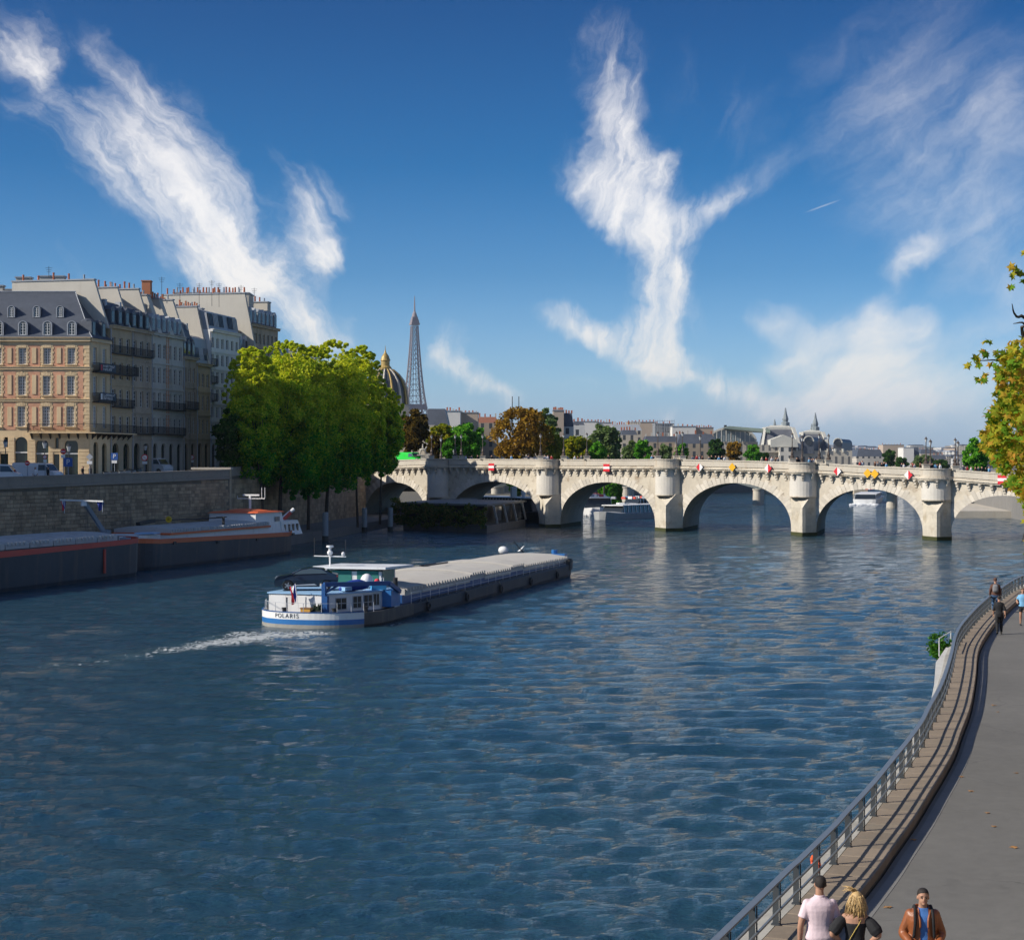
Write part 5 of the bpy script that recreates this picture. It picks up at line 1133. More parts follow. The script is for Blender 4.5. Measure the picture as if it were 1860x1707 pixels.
# bow
b = MB(); hull_band(b, [(x * 1.0, y) for x, y in outline(4.14, 51.2, 55.4, .2, 4.4, 3, 2.6)], lambda y: .6, lambda y: 1.55, 0, .05); b.build('bow_bulwark', HULL_BR, pol)
b = MB(); b.box((2.6, 53.3, 1.7), (1.2, 1.0, .7)); b.lathe([(.3, 0), (.3, .5)], (2.0, 53.6, 1.9), 8); b.build('anchor_winch', BBLUE, pol)
b = MB(); b.bar((-.6, 53.5, 1.6), (-1.8, 52.6, 3.2), .08); b.bar((-2.4, 53.3, 2.9), (-1.9, 53.0, 3.0), .06); b.bar((-3.0, 53.4, 1.4), (-3.0, 53.4, 2.4), .06); b.build('folded_mast', DARK_METAL, pol)
b = MB(); b.sm = True; b.ball((-3.0, 53.2, 2.3), (.5, .35, .4), 12, 8); b.add([(-1.6, 53.2, 2.2), (-.9, 53.3, 2.8), (-1.2, 53.0, 2.3)], [(0, 1, 2)]); b.build('white_tarpaulin', BWHITE, pol)
for k in range(5):                                     # tyre fenders and their ropes along the side
    y = 9 + k * 9.3; b = MB(); b.tube([(4.22, y + .28 * math.cos(a), .45 + .28 * math.sin(a)) for a in [2 * math.pi * j / 12 for j in range(13)]], .09, 6, cap=False); b.build('tyre_fender', DARK_METAL, pol)
    b = MB(); b.bar((4.15, y, .7), (4.06, y, 1.1), .04); b.build('fender_rope', mat('rope', (.35, .3, .2), .9), pol)
b = MB()
for k in range(22): y = 6 + k * 2.1; b.bar((3.93, y, .8), (3.93, y, 1.62), .03)
b.bar((3.93, 6, 1.62), (3.93, 50.1, 1.60), .025); b.bar((3.93, 6, 1.25), (3.93, 50.1, 1.25), .02); b.build('side_handrail', BWHITE, pol)
b = MB(); pr = sorted([p for p in out if p[1] < -1.2], key=lambda p: p[0])
for x, y in pr: b.bar((x * .96, y * .96, .9), (x * .96, y * .96, 1.55), .03)
for (x, y), (x2, y2) in zip(pr[:-1], pr[1:]): b.bar((x * .96, y * .96, 1.55), (x2 * .96, y2 * .96, 1.55), .025)
b.build('stern_handrail', ZINC_PALE, pol)
for k in range(3): b = MB(); b.tube([(2.2 + .32 * math.cos(a) , -1.9 + .25 * math.sin(a), .66 + .05 * j_) for j_ in range(3) for a in [2 * math.pi * j / 8 for j in range(9)]], .035, 5); b.build('rope_coil', MATS['rope'], pol) if k == 0 else None
# things on the barge
def on_boat(root, x, y, z=0): return root.matrix_basis @ Vector((x, y, z))
def flag(name, label, P, rz, pole_h, tilt, cols, fh=.9, fl=1.3):
    t = thing(name, label, 'flag', tuple(P), rz); top = Vector((-tilt, 0, pole_h)); b = MB(); b.bar((0, 0, 0), top, .035); b.build('flagstaff', BWHITE, t)
    n = len(cols)
    for i, m in enumerate(cols):                      # hanging folds
        b = MB(); vs = []; k = 6
        for u in (i / n, (i + 1) / n):
            for j in range(k + 1):
                v_ = j / k; x = -tilt * .95 - u * fh * .42 * (1 - .3 * v_) + .05 * math.sin(v_ * 5 + u * 6); vs.append((x + .10 * v_, .09 * math.sin(u * 9 + v_ * 3), pole_h * .97 - v_ * fl - u * .22))
        b.add(vs, [(j, j + 1, k + 2 + j, k + 1 + j) for j in range(k)]); b.build('flag_band', m, t)
    return t
FB = mat('flag_blue', (.02, .04, .30), .8, var=.1); FW = mat('flag_white', (.75, .75, .74), .8, var=.05); FR = mat('flag_red', (.65, .03, .05), .8, var=.1); FEU = mat('flag_deep_blue', (.01, .03, .22), .8, var=.1)
flag('flag', 'blue white and red flag on a leaning staff at the moving barge stern', on_boat(pol, -.8, -2.9, 1.0), -.27, 1.75, .25, [FB, FW, FR], .95, 1.15)
t = thing('storage_tub', 'yellow plastic tub on the aft deck of the moving barge', 'tub', tuple(on_boat(pol, -.2, -3.0, .6)), -.27); b = MB(); b.box((0, 0, .28), (.62, .45, .5), 0, 1.1); b.build('tub_body', mat('yellow_plastic', (.62, .33, .06), .5, var=.1), t); b = MB(); b.box((0, 0, .56), (.75, .55, .06)); b.build('lid', mat('brown_wood', (.24, .13, .06), .7), t)
t = thing('planter_box', 'dark planter with spiky plants on the aft deck beside the yellow tub', 'planter', tuple(on_boat(pol, .42, -2.85, .6)), -.27); b = MB(); b.box((0, 0, .2), (.8, .4, .4)); b.build('box', DARK_METAL, t)
b = MB(); r_ = random.Random(3)
for k in range(40): x, y = r_.uniform(-.35, .35), r_.uniform(-.15, .15); b.bar((x, y, .4), (x + r_.uniform(-.1, .1), y, .4 + r_.uniform(.2, .5)), .03)
b.build('plant', mat('dark_plant', (.012, .03, .012), .8), t)
t = thing('inflatable_bundle', 'dark blue covered dinghy lying under the gantry of the moving barge', 'dinghy', tuple(on_boat(pol, 2.0, .2, 2.1)), .75)
b = MB(); b.sm = True; b.tube(bez([(-1.3, 0, .18), (-.6, .1, .32), (.3, 0, .4), (1.1, .05, .3)], 4), [.12, .2, .26, .3, .34, .36, .38, .38, .36, .34, .3, .25, .12], 8); b.build('cover', mat('blue_tarpaulin', (.015, .045, .28), .6, var=.25, scale=2), t)
b = MB(); b.box((-.9, -.1, .2), (.7, .5, .25), .2); b.build('light_hull', BLBLUE, t)
t = thing('blue_tank', 'light blue tank with a red buoy and white handle on the cabin roof', 'tank', tuple(on_boat(pol, 3.0, 1.9, 2.09)), .2); b = MB(); b.box((0, 0, .2), (1.0, .7, .4)); b.build('tank_body', mat('cyan_paint', (.05, .32, .62), .4, var=.1), t)
b = MB(); b.ball((-.1, -.1, .58), .19); b.build('buoy', mat('buoy_red', (.65, .04, .05), .5), t); b = MB(); b.tube([(.2, 0, .4), (.2, 0, .8), (.35, 0, .8), (.35, 0, .4)], .03); b.build('handle', BWHITE, t)

# --- car
def make_car(name, label, P, rz, paint, L=4.3, van=False, group=None, scale=1.0, cat='car'):
    t = thing(name, label, cat, tuple(P), rz, group); hw = .9; gl = GLASS_DARK
    if not van:
        side = [(-2.12, .32), (-2.15, .62), (-2.05, .86), (-1.85, .96), (-1.0, 1.08), (-.35, 1.42), (.25, 1.53), (1.0, 1.47), (1.75, 1.12), (2.08, 1.05), (2.12, .75), (2.05, .38), (1.78, .28), (1.72, .5), (1.55, .68), (1.3, .72), (1.05, .66), (.9, .48), (.86, .25), (-.82, .25), (-.86, .48), (-1.02, .66), (-1.25, .72), (-1.5, .68), (-1.66, .5), (-1.7, .28)]
        top_w = lambda z: hw * (1 if z < .95 else 1 - .32 * (z - .95) / .6)
    else:
        side = [(-2.6, .35), (-2.62, .8), (-2.45, 1.1), (-2.0, 1.25), (-1.45, 1.95), (-1.2, 2.05), (2.4, 2.12), (2.6, 2.0), (2.65, .45), (2.3, .3), (2.2, .55), (1.95, .72), (1.7, .72), (1.45, .55), (1.35, .28), (-1.25, .28), (-1.35, .55), (-1.6, .72), (-1.85, .72), (-2.1, .55), (-2.2, .3)]
        top_w = lambda z: hw * (1.05 if z < 1.1 else 1.05 - .16 * (z - 1.1))
    n = len(side); b = MB(); vs = []
    for sgn in (-1, 1): vs += [(x, sgn * top_w(z), z) for x, z in side]
    b.add(vs, [tuple(range(n)), tuple(range(2 * n - 1, n - 1, -1))] + [(i, n + i, n + (i + 1) % n, (i + 1) % n) for i in range(n)]); b.build('body', paint, t)
    gz = [(-.95, 1.09), (-.36, 1.36), (.25, 1.46), (.95, 1.41), (1.4, 1.15)] if not van else [(-1.9, 1.3), (-1.42, 1.88), (-.6, 1.9), (-.6, 1.3)]
    for sgn in (-1, 1):
        b = MB(); vs = [(x, sgn * (top_w(z) + .012), z) for x, z in gz]; b.add(vs, [tuple(range(len(gz)))]); b.build('side_window', mat_glass('car_glass', (.07, .10, .12), .1), t)
    b = MB()
    if not van: b.add([(-1.0, -.78, 1.10), (-1.0, .78, 1.10), (-.40, .66, 1.415), (-.40, -.66, 1.415)], [(0, 1, 2, 3)]); b.build('windscreen', gl, t); b = MB(); b.add([(1.07, -.62, 1.455), (1.07, .62, 1.455), (1.72, .78, 1.15), (1.72, -.78, 1.15)], [(0, 1, 2, 3)]); b.build('rear_window', gl, t)
    else:
        b.add([(-2.0, -.85, 1.27), (-2.0, .85, 1.27), (-1.49, .76, 1.93), (-1.49, -.76, 1.93)], [(0, 1, 2, 3)]); b.build('windscreen', gl, t)
    ty = mat('tyre', (.012, .012, .013), .8, var=.1); rim = mat('alloy_rim', (.45, .45, .46), .35, metal=.6, var=.05)
    xs = (-1.26, 1.32) if not van else (-1.74, 1.82)
    for x in xs:
        for sgn in (-1, 1):
            b = MB(); b.sm = False; b.lathe([(.2, -.1), (.33, -.1), (.345, 0), (.33, .1), (.2, .1)], n=16); w_ = b.build('wheel', ty, t); w_.location = (x, sgn * .8, .345); w_.rotation_euler = (R(90), 0, 0)
            b = MB()
            for k in range(5): a = 2 * math.pi * k / 5; b.bar((0, 0, -sgn * .09), (.22 * math.cos(a), .22 * math.sin(a), -sgn * .10), .06, .03)
            b.lathe([(.235, -.02), (.21, -.02)], (0, 0, -sgn * .1), 14, cap=False); b.build('rim', rim, w_)
    for sgn in (-1, 1):
        b = MB(); x0 = -2.1 if not van else -2.58; b.box((x0 + .12, sgn * .68, .82 if not van else 1.0), (.22, .3, .13)); b.build('headlight', mat('lamp_lens', (.6, .62, .62), .2, var=0), t)
        b = MB(); x1 = 2.08 if not van else 2.62; b.box((x1 - .03, sgn * .72, .95), (.1, .3, .12)); b.build('tail_light', mat('tail_lens', (.35, .02, .02), .3, var=0), t)
        b = MB(); b.box((-.82 if not van else -1.75, sgn * .98, 1.08 if not van else 1.35), (.14, .16, .11)); b.build('mirror', DARK_METAL, t)
    if scale != 1: t.scale = (scale,) * 3
    return t
NAVY = mat('car_navy', (.008, .018, .035), .18, var=.0, spec=.8); VANW = mat('van_white', (.70, .71, .72), .3, var=.03); GREYC = mat('car_grey', (.22, .24, .25), .25, var=.0)
carp = on_boat(pol, -1.55, .35, 2.11)
car = make_car('parked_car', 'dark navy compact SUV parked crosswise on the roof of the moving barge', carp, .08, NAVY)
b = MB(); 
for sgn in (-1, 1): b.extr([(-.75, sgn * .93, .33), (.7, sgn * .93, .36), (.5, sgn * .93, .46), (-.75, sgn * .93, .39)], (0, sgn * .01, 0))
b.build('sill_trim', mat('chrome_trim', (.5, .5, .5), .3), car)

# --- moored barges
def moored(name, label, side_x0, d, y0w, L, beam, sheer, band_m, kind):
    dd_ = Vector((d[0], d[1], 0)).normalized(); Pp = Vector((dd_.y, -dd_.x, 0)); O = Vector((side_x0, y0w, 0)) - Pp * beam / 2
    t = boat_frame(name, label, 'barge', (O.x, O.y), dd_); ol = outline(beam / 2, 0, L, 3.0, 4.5, 2.6, 2.2)
    b = MB(); hull_band(b, ol, lambda y: -1, lambda y: .3, -.5, -.1); hull_band(b, ol, lambda y: .3, sheer, -.1, 0, True); b.build('hull', HULL_DK, t)
    b = MB(); ol2 = [(x * 1.012, y) for x, y in ol]; hull_band(b, ol2, sheer, lambda y: sheer(y) + .48, 0, .0); b.build('gunwale_band', band_m, t); return t
sh2 = lambda y: interp(y, [(0, 2.75), (8, 2.3), (20, 1.95), (32, 2.0), (42, 2.5)])
l2 = moored('moored_barge', 'farther moored barge, black hull with orange gunwale and white wheelhouse under an orange roof', -36.4, (.287, .958), 175.6, 39, 7.8, sh2, ORANGE, 0)
b = MB(); b.box((0, 18.6, 2.75), (6.3, 24.6, 1.5)); b.build('white_coaming', BWHITE, l2)
b = MB(); b.box((0, 18.6, 3.42), (6.75, 24.7, .22)); b.build('orange_hatch_edge', ORANGE, l2)
hatches(l2, 6.4, 30.8, 3.3, lambda y: 3.86, 7, HATCH_G, 0, 0)
b = MB(); b.box((0, 3.2, 2.9), (5.2, 4.6, 1.1)); b.build('foredeck_house', BWHITE, l2); b = MB(); b.box((2.0, 3.9, 3.6), (2.0, 2.4, .12), .2); b.build('deck_lid', BLBLUE, l2)
b = MB(); b.prism([(-3.1, 27.5), (3.1, 27.5), (3.1, 36.0), (-3.1, 36.0)], 2.2, 5.0, [(-2.9, 27.8), (2.9, 27.8), (2.9, 35.0), (-2.9, 35.0)]); b.build('wheelhouse', BWHITE, l2)
b = MB(); b.prism([(-3.2, 27.6), (3.2, 27.6), (3.2, 35.4), (-3.2, 35.4)], 5.0, 5.16, [(-2.9, 28.5), (2.9, 28.5), (2.9, 34.4), (-2.9, 34.4)]); b.ball((0, 31.5, 5.1), (2.6, 3.4, .35)); b.build('orange_roof', mat('orange_roof', (.72, .14, .04), .55, var=.12), l2)
b = MB(); b.prism([(-3.2, 34.5), (3.2, 34.5), (3.0, 41.0), (-3.0, 41.0)], 2.2, 3.9, [(-3.1, 34.5), (3.1, 34.5), (2.7, 40.2), (-2.7, 40.2)]); b.build('aft_cabin', BWHITE, l2)
for y in (35.6, 37.0, 38.3, 39.6): b = MB(); b.box((3.05 - (y - 35) * .03, y, 3.05), (.1, .55, .85)); b.build('cabin_window', GLASS_DARK, l2)
for y in (29.5, 31.5, 33.5): b = MB(); b.box((3.03, y, 4.2), (.06, 1.3, .55)); b.build('wheelhouse_window', mat_glass('pale_glass', (.18, .2, .22), .15), l2) if y > 33 else None
b = MB(); b.bar((0, 32.5, 5.2), (0, 32.5, 7.0), .22); b.build('mast', BWHITE, l2); b = MB(); b.bar((-1.6, 32.5, 6.6), (1.9, 32.5, 6.6), .1); b.bar((-.9, 32.5, 7.0), (1.2, 32.5, 7.0), .2); b.build('radar_bar', BWHITE, l2)
for x in (-1.6, 1.5, 1.9): b = MB(); b.bar((x, 32.5, 6.6), (x, 32.5, 7.9 if x > 0 else 6.9), .05); b.build('aerial', BWHITE, l2)
b = MB(); b.tube([(1.0, 38.8, 3.9), (2.4, 39.8, 5.2)], [.16, .22], 8); b.build('rolled_white_cover', BWHITE, l2); b = MB(); b.tube([(1.2, 38.9, 3.8), (2.1, 39.5, 4.8)], .25, 8); b.build('life_raft', REDP, l2)
b = MB(); b.bar((-1.6, 8.5, 4.35), (-1.4, 11.5, 4.6), .5, .35); b.bar((-1.5, 11.5, 4.6), (2.8, 19.5, 4.75), .14); b.bar((2.9, 19.5, 2.9), (2.9, 19.5, 4.85), .22); b.bar((2.4, 18.8, 4.8), (2.9, 20.2, 4.8), .12); b.build('deck_crane', DARK_METAL, l2)
b = MB(); b.lathe([(.34, -.08), (.34, .08), (.12, .08), (.12, -.08)], n=14); o = b.build('hose_reel', mat('reel_yellow', (.65, .42, .02), .5), l2); o.location = (.2, 11.9, 4.75); o.rotation_euler = (R(90), 0, 0)
for y in (6.0, 16.0, 26.0, 36.0): b = MB(); b.box((3.97, y, sh2(y) + .12), (.12, .6, .3)); b.build('tyre_fender', DARK_METAL, l2)
sh1 = lambda y: interp(y, [(0, 2.6), (40, 2.85), (55, 3.15)])
l1 = moored('moored_barge', 'nearer moored barge, tall black hull, red gunwale, cut by the frame', -50.6, (.287, .958), 118.0, 55.3, 7.8, sh1, REDP, 1)
b = MB(); b.box((0, 25, 3.4), (6.4, 50, 1.0)); b.build('grey_coaming', mat('coaming_grey', (.16, .17, .18), .6, var=.2), l1)
hatches(l1, 0.5, 49.3, 3.45, lambda y: 3.98, 13, HATCH_G, 0, 0)
b = MB(); b.box((3.5, 25, 3.28), (.12, 50, .16)); b.build('red_stringer', REDP, l1)
for y in (22, 46.0): b = MB(); b.box((3.95, y, 1.7), (.12, .28, 2.2)); b.build('red_fender', REDP, l1)
b = MB(); b.box((-.2, 52.0, 3.3), (4.0, 2.4, .7)); b.build('bow_house', BWHITE, l1)
b = MB(); b.box((2.4, 52.6, 3.3), (.7, .9, .6)); b.lathe([(.25, 0), (.3, .5), (.2, .55)], (1.6, 53.6, 3.1), 8); b.build('anchor_winch', ZINC, l1)
b = MB(); b.bar((.1, 53.0, 3.8), (-.9, 50.8, 6.9), .35, .35); b.bar((0, 53.0, 3.2), (.1, 53.0, 4.3), .7); b.build('mast_arm', mat('arm_blue_grey', (.18, .22, .26), .5), l1)
b = MB(); b.bar((-3.3, 50.4, 7.2), (1.3, 50.4, 7.1), .14); b.lathe([(.3, -.4), (.25, 0)], (-.9, 50.6, 7.05), 8); b.build('mast_crossbar', BWHITE, l1)
P = on_boat(l1, 0, 0, 0)
flag('flag', 'blue white and red flag hanging slack above the nearer moored barge', at(117, 932, 168.3), 0, 1.35, .0, [FB, FW, FR], .8, .9)
flag('flag', 'deep blue flag bunched up at the mast arm of the nearer moored barge', at(186, 930, 167.3), 0, 1.15, .0, [FEU, FEU], 1.3, .8)

# --- dolphins (mooring piles)
for i, (px, yt, yb, tx) in enumerate(((591, 931, 983, 'nearest pile, beside the stern of the orange barge'), (662, 923, 966, 'middle pile in front of the first arch'), (709, 923, 965, 'pile next to the planted houseboat'))):
    p = on(px, yb, 0); zt = CAMZ + (HY - yt) * p.y / FPX; t = thing('mooring_pile', 'pale grey steel mooring ' + tx, 'mooring pile', tuple(p), 0, 'mooring piles off the lower quay')
    b = MB(); b.lathe([(.42, -2), (.42, zt), (.36, zt + .06)], n=14); b.sm = False; b.build('shaft', mat('pile_steel', (.27, .31, .33), .6, var=.15, stain=(.12, .12, .1), streak=True), t)
    b = MB(); b.lathe([(.46, -.5), (.45, .75)], n=14, cap=False); b.build('waterline_sleeve', mat('pile_wet', (.03, .035, .03), .6, var=.3), t)

# ------------------------------------------------------------------ trees
def leaf_cloud(pts_r, per, size, seed, flat=.6):
    """pts_r: clump centres and radii -> vertex/face arrays of small quads scattered in every clump"""
    rng = np.random.default_rng(seed); C_ = np.repeat(np.array([p[:3] for p in pts_r]), per, 0); r = np.repeat(np.array([p[3] for p in pts_r]), per)
    n = len(C_); d = rng.normal(size=(n, 3)); d /= np.linalg.norm(d, axis=1)[:, None]; c = C_ + d * (r * rng.random(n) ** .5)[:, None] * np.array([1, 1, .8])
    a = rng.normal(size=(n, 3)); a /= np.linalg.norm(a, axis=1)[:, None]; b = np.cross(a, rng.normal(size=(n, 3))); b /= np.linalg.norm(b, axis=1)[:, None]
    s = size * (.6 + .8 * rng.random(n))[:, None]; v = np.stack([c - a * s, c + b * s * flat, c + a * s, c - b * s * flat], 1).reshape(-1, 3)
    return v, np.arange(4 * n).reshape(n, 4)
def np_mesh(name, v, f, m):
    me = bpy.data.meshes.new(name); k = f.shape[1]; me.vertices.add(len(v)); me.vertices.foreach_set('co', np.asarray(v, np.float32).ravel())
    me.loops.add(f.size); me.loops.foreach_set('vertex_index', f.ravel().astype(np.int32)); me.polygons.add(len(f))
    me.polygons.foreach_set('loop_start', np.arange(0, f.size, k, dtype=np.int32)); me.polygons.foreach_set('loop_total', np.full(len(f), k, np.int32)); me.materials.append(m); me.update(calc_edges=True); return me
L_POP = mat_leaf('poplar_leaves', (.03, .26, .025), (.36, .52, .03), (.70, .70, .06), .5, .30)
L_GREEN = mat_leaf('green_leaves', (.05, .20, .02), (.12, .36, .03), (.24, .46, .05)); L_DKG = mat_leaf('dark_green_leaves', (.02, .06, .015), (.05, .12, .025), (.09, .17, .035))
L_BROWN = mat_leaf('brown_leaves', (.15, .085, .015), (.32, .18, .025), (.45, .28, .04)); L_DBROWN = mat_leaf('dark_brown_leaves', (.05, .04, .012), (.12, .08, .018), (.18, .11, .025))
L_YEL = mat_leaf('yellow_green_leaves', (.12, .19, .015), (.32, .32, .02), (.50, .42, .03)); L_GREY = mat_leaf('grey_green_leaves', (.09, .15, .05), (.18, .25, .10), (.27, .33, .15))
def tree_px(label, x0, x1, yt, yb, Y, m, seed, leaf=.3, ncl=70, per=70, zbase=8.0, trunk=None, group=None, dep=None, cat='tree', name='tree', square=2.0, lean=0.0, droop=0, clr=1.0, tr=None):
    A, B_ = at(x0, yt, Y), at(x1, yb, Y); cx, w_, h = (A.x + B_.x) / 2, (B_.x - A.x) / 2, (A.z - B_.z) / 2; cz = (A.z + B_.z) / 2; dep = dep or w_
    rnd = random.Random(seed); tx = at(trunk or (x0 + x1) / 2, yb, Y).x; root = thing(name, label, cat, (tx, Y, zbase), 0, group)
    cl = []; tries = 0
    while len(cl) < ncl and tries < ncl * 40:
        tries += 1; u, v_, w2 = [rnd.uniform(-1, 1) for _ in range(3)]; q = (abs(u) ** square + abs(w2) ** square + abs(v_) ** square) ** (1 / square)
        if q > 1 or q < .35 * rnd.random() ** .3: continue
        k = 1 - .12 * rnd.random(); r = min(w_, h) * rnd.uniform(.20, .36) * clr
        cl.append((cx + u * (w_ - r * .6) * k, Y + w2 * dep * k, cz + v_ * (h - r * .5) * k, r))
    for j in range(droop):
        a = rnd.uniform(0, 6.28); x, y = cx + w_ * .85 * math.cos(a), Y + dep * .85 * math.sin(a); z = cz + h * rnd.uniform(-.6, .3)
        for k in range(7): cl.append((x + rnd.uniform(-.2, .2), y, z - k * .7, .45))
    if m is L_POP:                                    # loose sprigs standing off the crown
        for k in range(150):
            a = rnd.uniform(0, 6.28); e = rnd.uniform(.2, 1.5); cl.append((cx + w_ * 1.02 * math.cos(a) * math.cos(e), Y + dep * math.sin(a) * math.cos(e), cz + (h + .5) * math.sin(e) ** .8 + rnd.uniform(-.3, .5), rnd.uniform(.12, .3)))
    v, f = leaf_cloud(cl, per, leaf, seed); v = v - np.array([tx, Y, zbase]); inst(np_mesh('crown', v, f, m), 'crown', (0, 0, 0), 0, root)['kind'] = 'stuff'
    b = MB(); tr = tr or max(.12, w_ * .045); top = Vector((cx - tx, 0, cz + h * .55 - zbase))
    b.tube(bez([(0, 0, -.3), (lean * .4 + rnd.uniform(-.2, .2), 0, (cz - zbase) * .4), (lean + (cx - tx) * .6, rnd.uniform(-.3, .3), (cz - zbase) * .9), tuple(top)], 4), [tr * (1.2 - 1.0 * k / 12) for k in range(13)], 7); b.build('trunk', BARK, root)
    for k in range(7):
        c_ = rnd.choice(cl); s0 = rnd.uniform(.3, .8); st_ = Vector((lean * s0, 0, (cz - zbase) * (.35 + .6 * s0))); e_ = Vector((c_[0] - tx, c_[1] - Y, c_[2] - zbase))
        if e_.z < st_.z - 1: st_.z = max(1, e_.z - 1)
        mid = st_.lerp(e_, .5) + Vector((0, 0, .1 * (e_ - st_).length)); b = MB(); b.tube([st_, mid, e_], [tr * .45, tr * .3, tr * .1], 5); b.build('branch', BARK, root)
    return root
G1 = 'tall trees on the lower quay'
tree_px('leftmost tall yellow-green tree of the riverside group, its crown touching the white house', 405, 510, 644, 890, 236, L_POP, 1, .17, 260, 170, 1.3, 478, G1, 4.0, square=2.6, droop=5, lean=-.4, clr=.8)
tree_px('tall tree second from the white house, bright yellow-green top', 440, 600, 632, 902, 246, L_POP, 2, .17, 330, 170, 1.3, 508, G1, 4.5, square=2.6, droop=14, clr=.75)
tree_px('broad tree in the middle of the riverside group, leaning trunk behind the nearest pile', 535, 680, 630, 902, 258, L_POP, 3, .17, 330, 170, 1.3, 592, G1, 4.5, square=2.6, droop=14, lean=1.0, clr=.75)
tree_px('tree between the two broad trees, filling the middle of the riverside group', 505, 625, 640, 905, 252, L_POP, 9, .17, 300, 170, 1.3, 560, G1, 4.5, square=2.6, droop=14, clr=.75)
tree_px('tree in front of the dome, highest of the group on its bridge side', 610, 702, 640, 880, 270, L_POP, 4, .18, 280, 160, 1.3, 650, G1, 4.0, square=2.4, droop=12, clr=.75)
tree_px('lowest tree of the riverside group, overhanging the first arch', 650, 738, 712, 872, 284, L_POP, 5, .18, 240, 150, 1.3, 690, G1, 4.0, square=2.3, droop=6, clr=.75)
tree_px('small dark tree low against the white house at street level', 382, 440, 735, 855, 232, L_DKG, 6, .22, 60, 90, 9.6, 420, None, 3)
tree_px('dark russet chestnut tree beside the dome', 722, 782, 738, 832, 352, L_DBROWN, 7, .3, 90, 110, 9.8, 750)
for i, a in enumerate((
    ('yellow-green tree over the green van end of the bridge', 772, 826, 762, 840, 360, L_YEL, 9.8), ('rusty low tree behind the first lamps', 775, 806, 785, 838, 348, L_DBROWN, 9.8), ('vivid green tree between the yellow-green and the big brown tree', 812, 884, 764, 840, 356, L_GREEN, 9.8), ('small vivid green bush tree behind the third lamp', 800, 826, 800, 838, 346, L_GREEN, 9.8),
    ('big round brown autumn tree behind the bridge', 878, 1006, 733, 845, 372, L_BROWN, 8.5), ('sparse grey-green tree top behind the brown tree', 975, 1018, 738, 830, 430, L_GREY, 8), ('yellow-green tree right of the big brown tree', 985, 1026, 775, 845, 378, L_YEL, 3),
    ('golden tree above the third lamp group', 1018, 1082, 788, 845, 385, L_YEL, 3), ('pale willow-like tree tallest right of the golden tree', 1062, 1132, 768, 850, 395, L_GREY, 3), ('deep green tree beside the golden tree', 1066, 1104, 802, 846, 382, L_GREEN, 3), ('green tree left of the third turret lamps', 1128, 1166, 797, 846, 440, L_GREY, 8), ('bright green tree nearest the third turret', 1150, 1186, 795, 846, 430, L_GREEN, 8),
    ('muted green tree behind the third turret lamps', 1186, 1222, 802, 846, 470, L_GREY, 8), ('thin green tree right of the third turret', 1224, 1252, 805, 846, 480, L_GREEN, 8), ('tree left of the arched glass hall', 1284, 1318, 795, 846, 640, L_DKG, 8), ('brownish green tree below the arched hall', 1318, 1352, 795, 846, 600, L_BROWN, 8), ('dark green tree below the museum roof', 1350, 1384, 807, 846, 620, L_GREEN, 8), ('small tree at the foot of the museum', 1378, 1396, 815, 846, 640, L_DKG, 8),
    ('round dark green tree among the distant pale houses', 1603, 1628, 816, 850, 900, L_DKG, 8), ('small distant tree beside the pale gable', 1626, 1650, 830, 856, 860, L_DKG, 8), ('soft green distant tree below the lamps', 1656, 1700, 825, 858, 800, L_GREY, 8), ('distant tree right of the bridge lamps', 1694, 1724, 834, 862, 780, L_DKG, 8), ('bright green tree left of the autumn tree', 1748, 1800, 795, 868, 300, L_GREEN, 8.6))):
    lb, x0, x1, yt, yb, Y, m, zb = a; sz = .00095 * Y
    tree_px(lb, x0, x1, yt, yb, Y, m, 20 + i, sz, 75 if x1 - x0 > 40 else 45, 100 if x1 - x0 > 40 else 70, zb, None, 'trees beyond the bridge', None, square=2.3, clr=.85)
tree_px('weeping green willow seen through the third arch', 1082, 1130, 855, 900, 452, L_GREEN, 61, .4, 50, 80, 2.2, None, 'trees beyond the bridge', 4, droop=14)
tree_px('dark green tree seen under the second arch', 915, 960, 845, 905, 400, L_DKG, 62, .35, 50, 70, 2.2, None, 'trees beyond the bridge', 4)

rp_ = thing('roof_plants', 'green plants spilling over the roof terrace of the third house', 'plants', tuple(Vector((CXc + FD[0] * 14 - FN[0] * .5, CY + FD[1] * 14 - FN[1] * .5, 28.2))))
cl = [(rp_.location.x + FD[0] * q - FN[0] * .1, rp_.location.y + FD[1] * q, 28.3 + .25 * math.sin(q * 5), .38) for q in np.linspace(-2, 2.6, 14)]
v, f = leaf_cloud(cl, 50, .13, 77); inst(np_mesh('foliage', v - np.array(rp_.location), f, L_DKG), 'foliage', parent=rp_)['kind'] = 'stuff'
# ------------------------------------------------------------------ the planted houseboat and other boats by the bridge
hb = thing('houseboat', 'dark floating restaurant overgrown with shrubs, flat roof and slanting white braces', 'houseboat', (-3.9, 274, 0))
C0, L0, R0 = Vector((-3.9, 274, 0)), Vector((-17.8, 289, 0)), Vector((2.3, 306, 0)); B0 = L0 + (R0 - C0)
pl = [(C0.x, C0.y), (R0.x, R0.y), (B0.x, B0.y), (L0.x, L0.y)]
HBM = mat('houseboat_hull', (.13, .13, .13), .7, var=.3, stain=(.05, .05, .05), streak=True)
b = MB(); b.prism(pl, -.6, 1.15); b.build('hull', HBM, hb, True)
b = MB(); b.prism([(lerp(B0, p_, .94).x, lerp(B0, p_, .94).y) for p_ in (C0, R0, B0, L0)], 1.15, 4.15); b.build('cabin', mat('houseboat_cabin', (.03, .032, .03), .5, var=.3), hb, True)
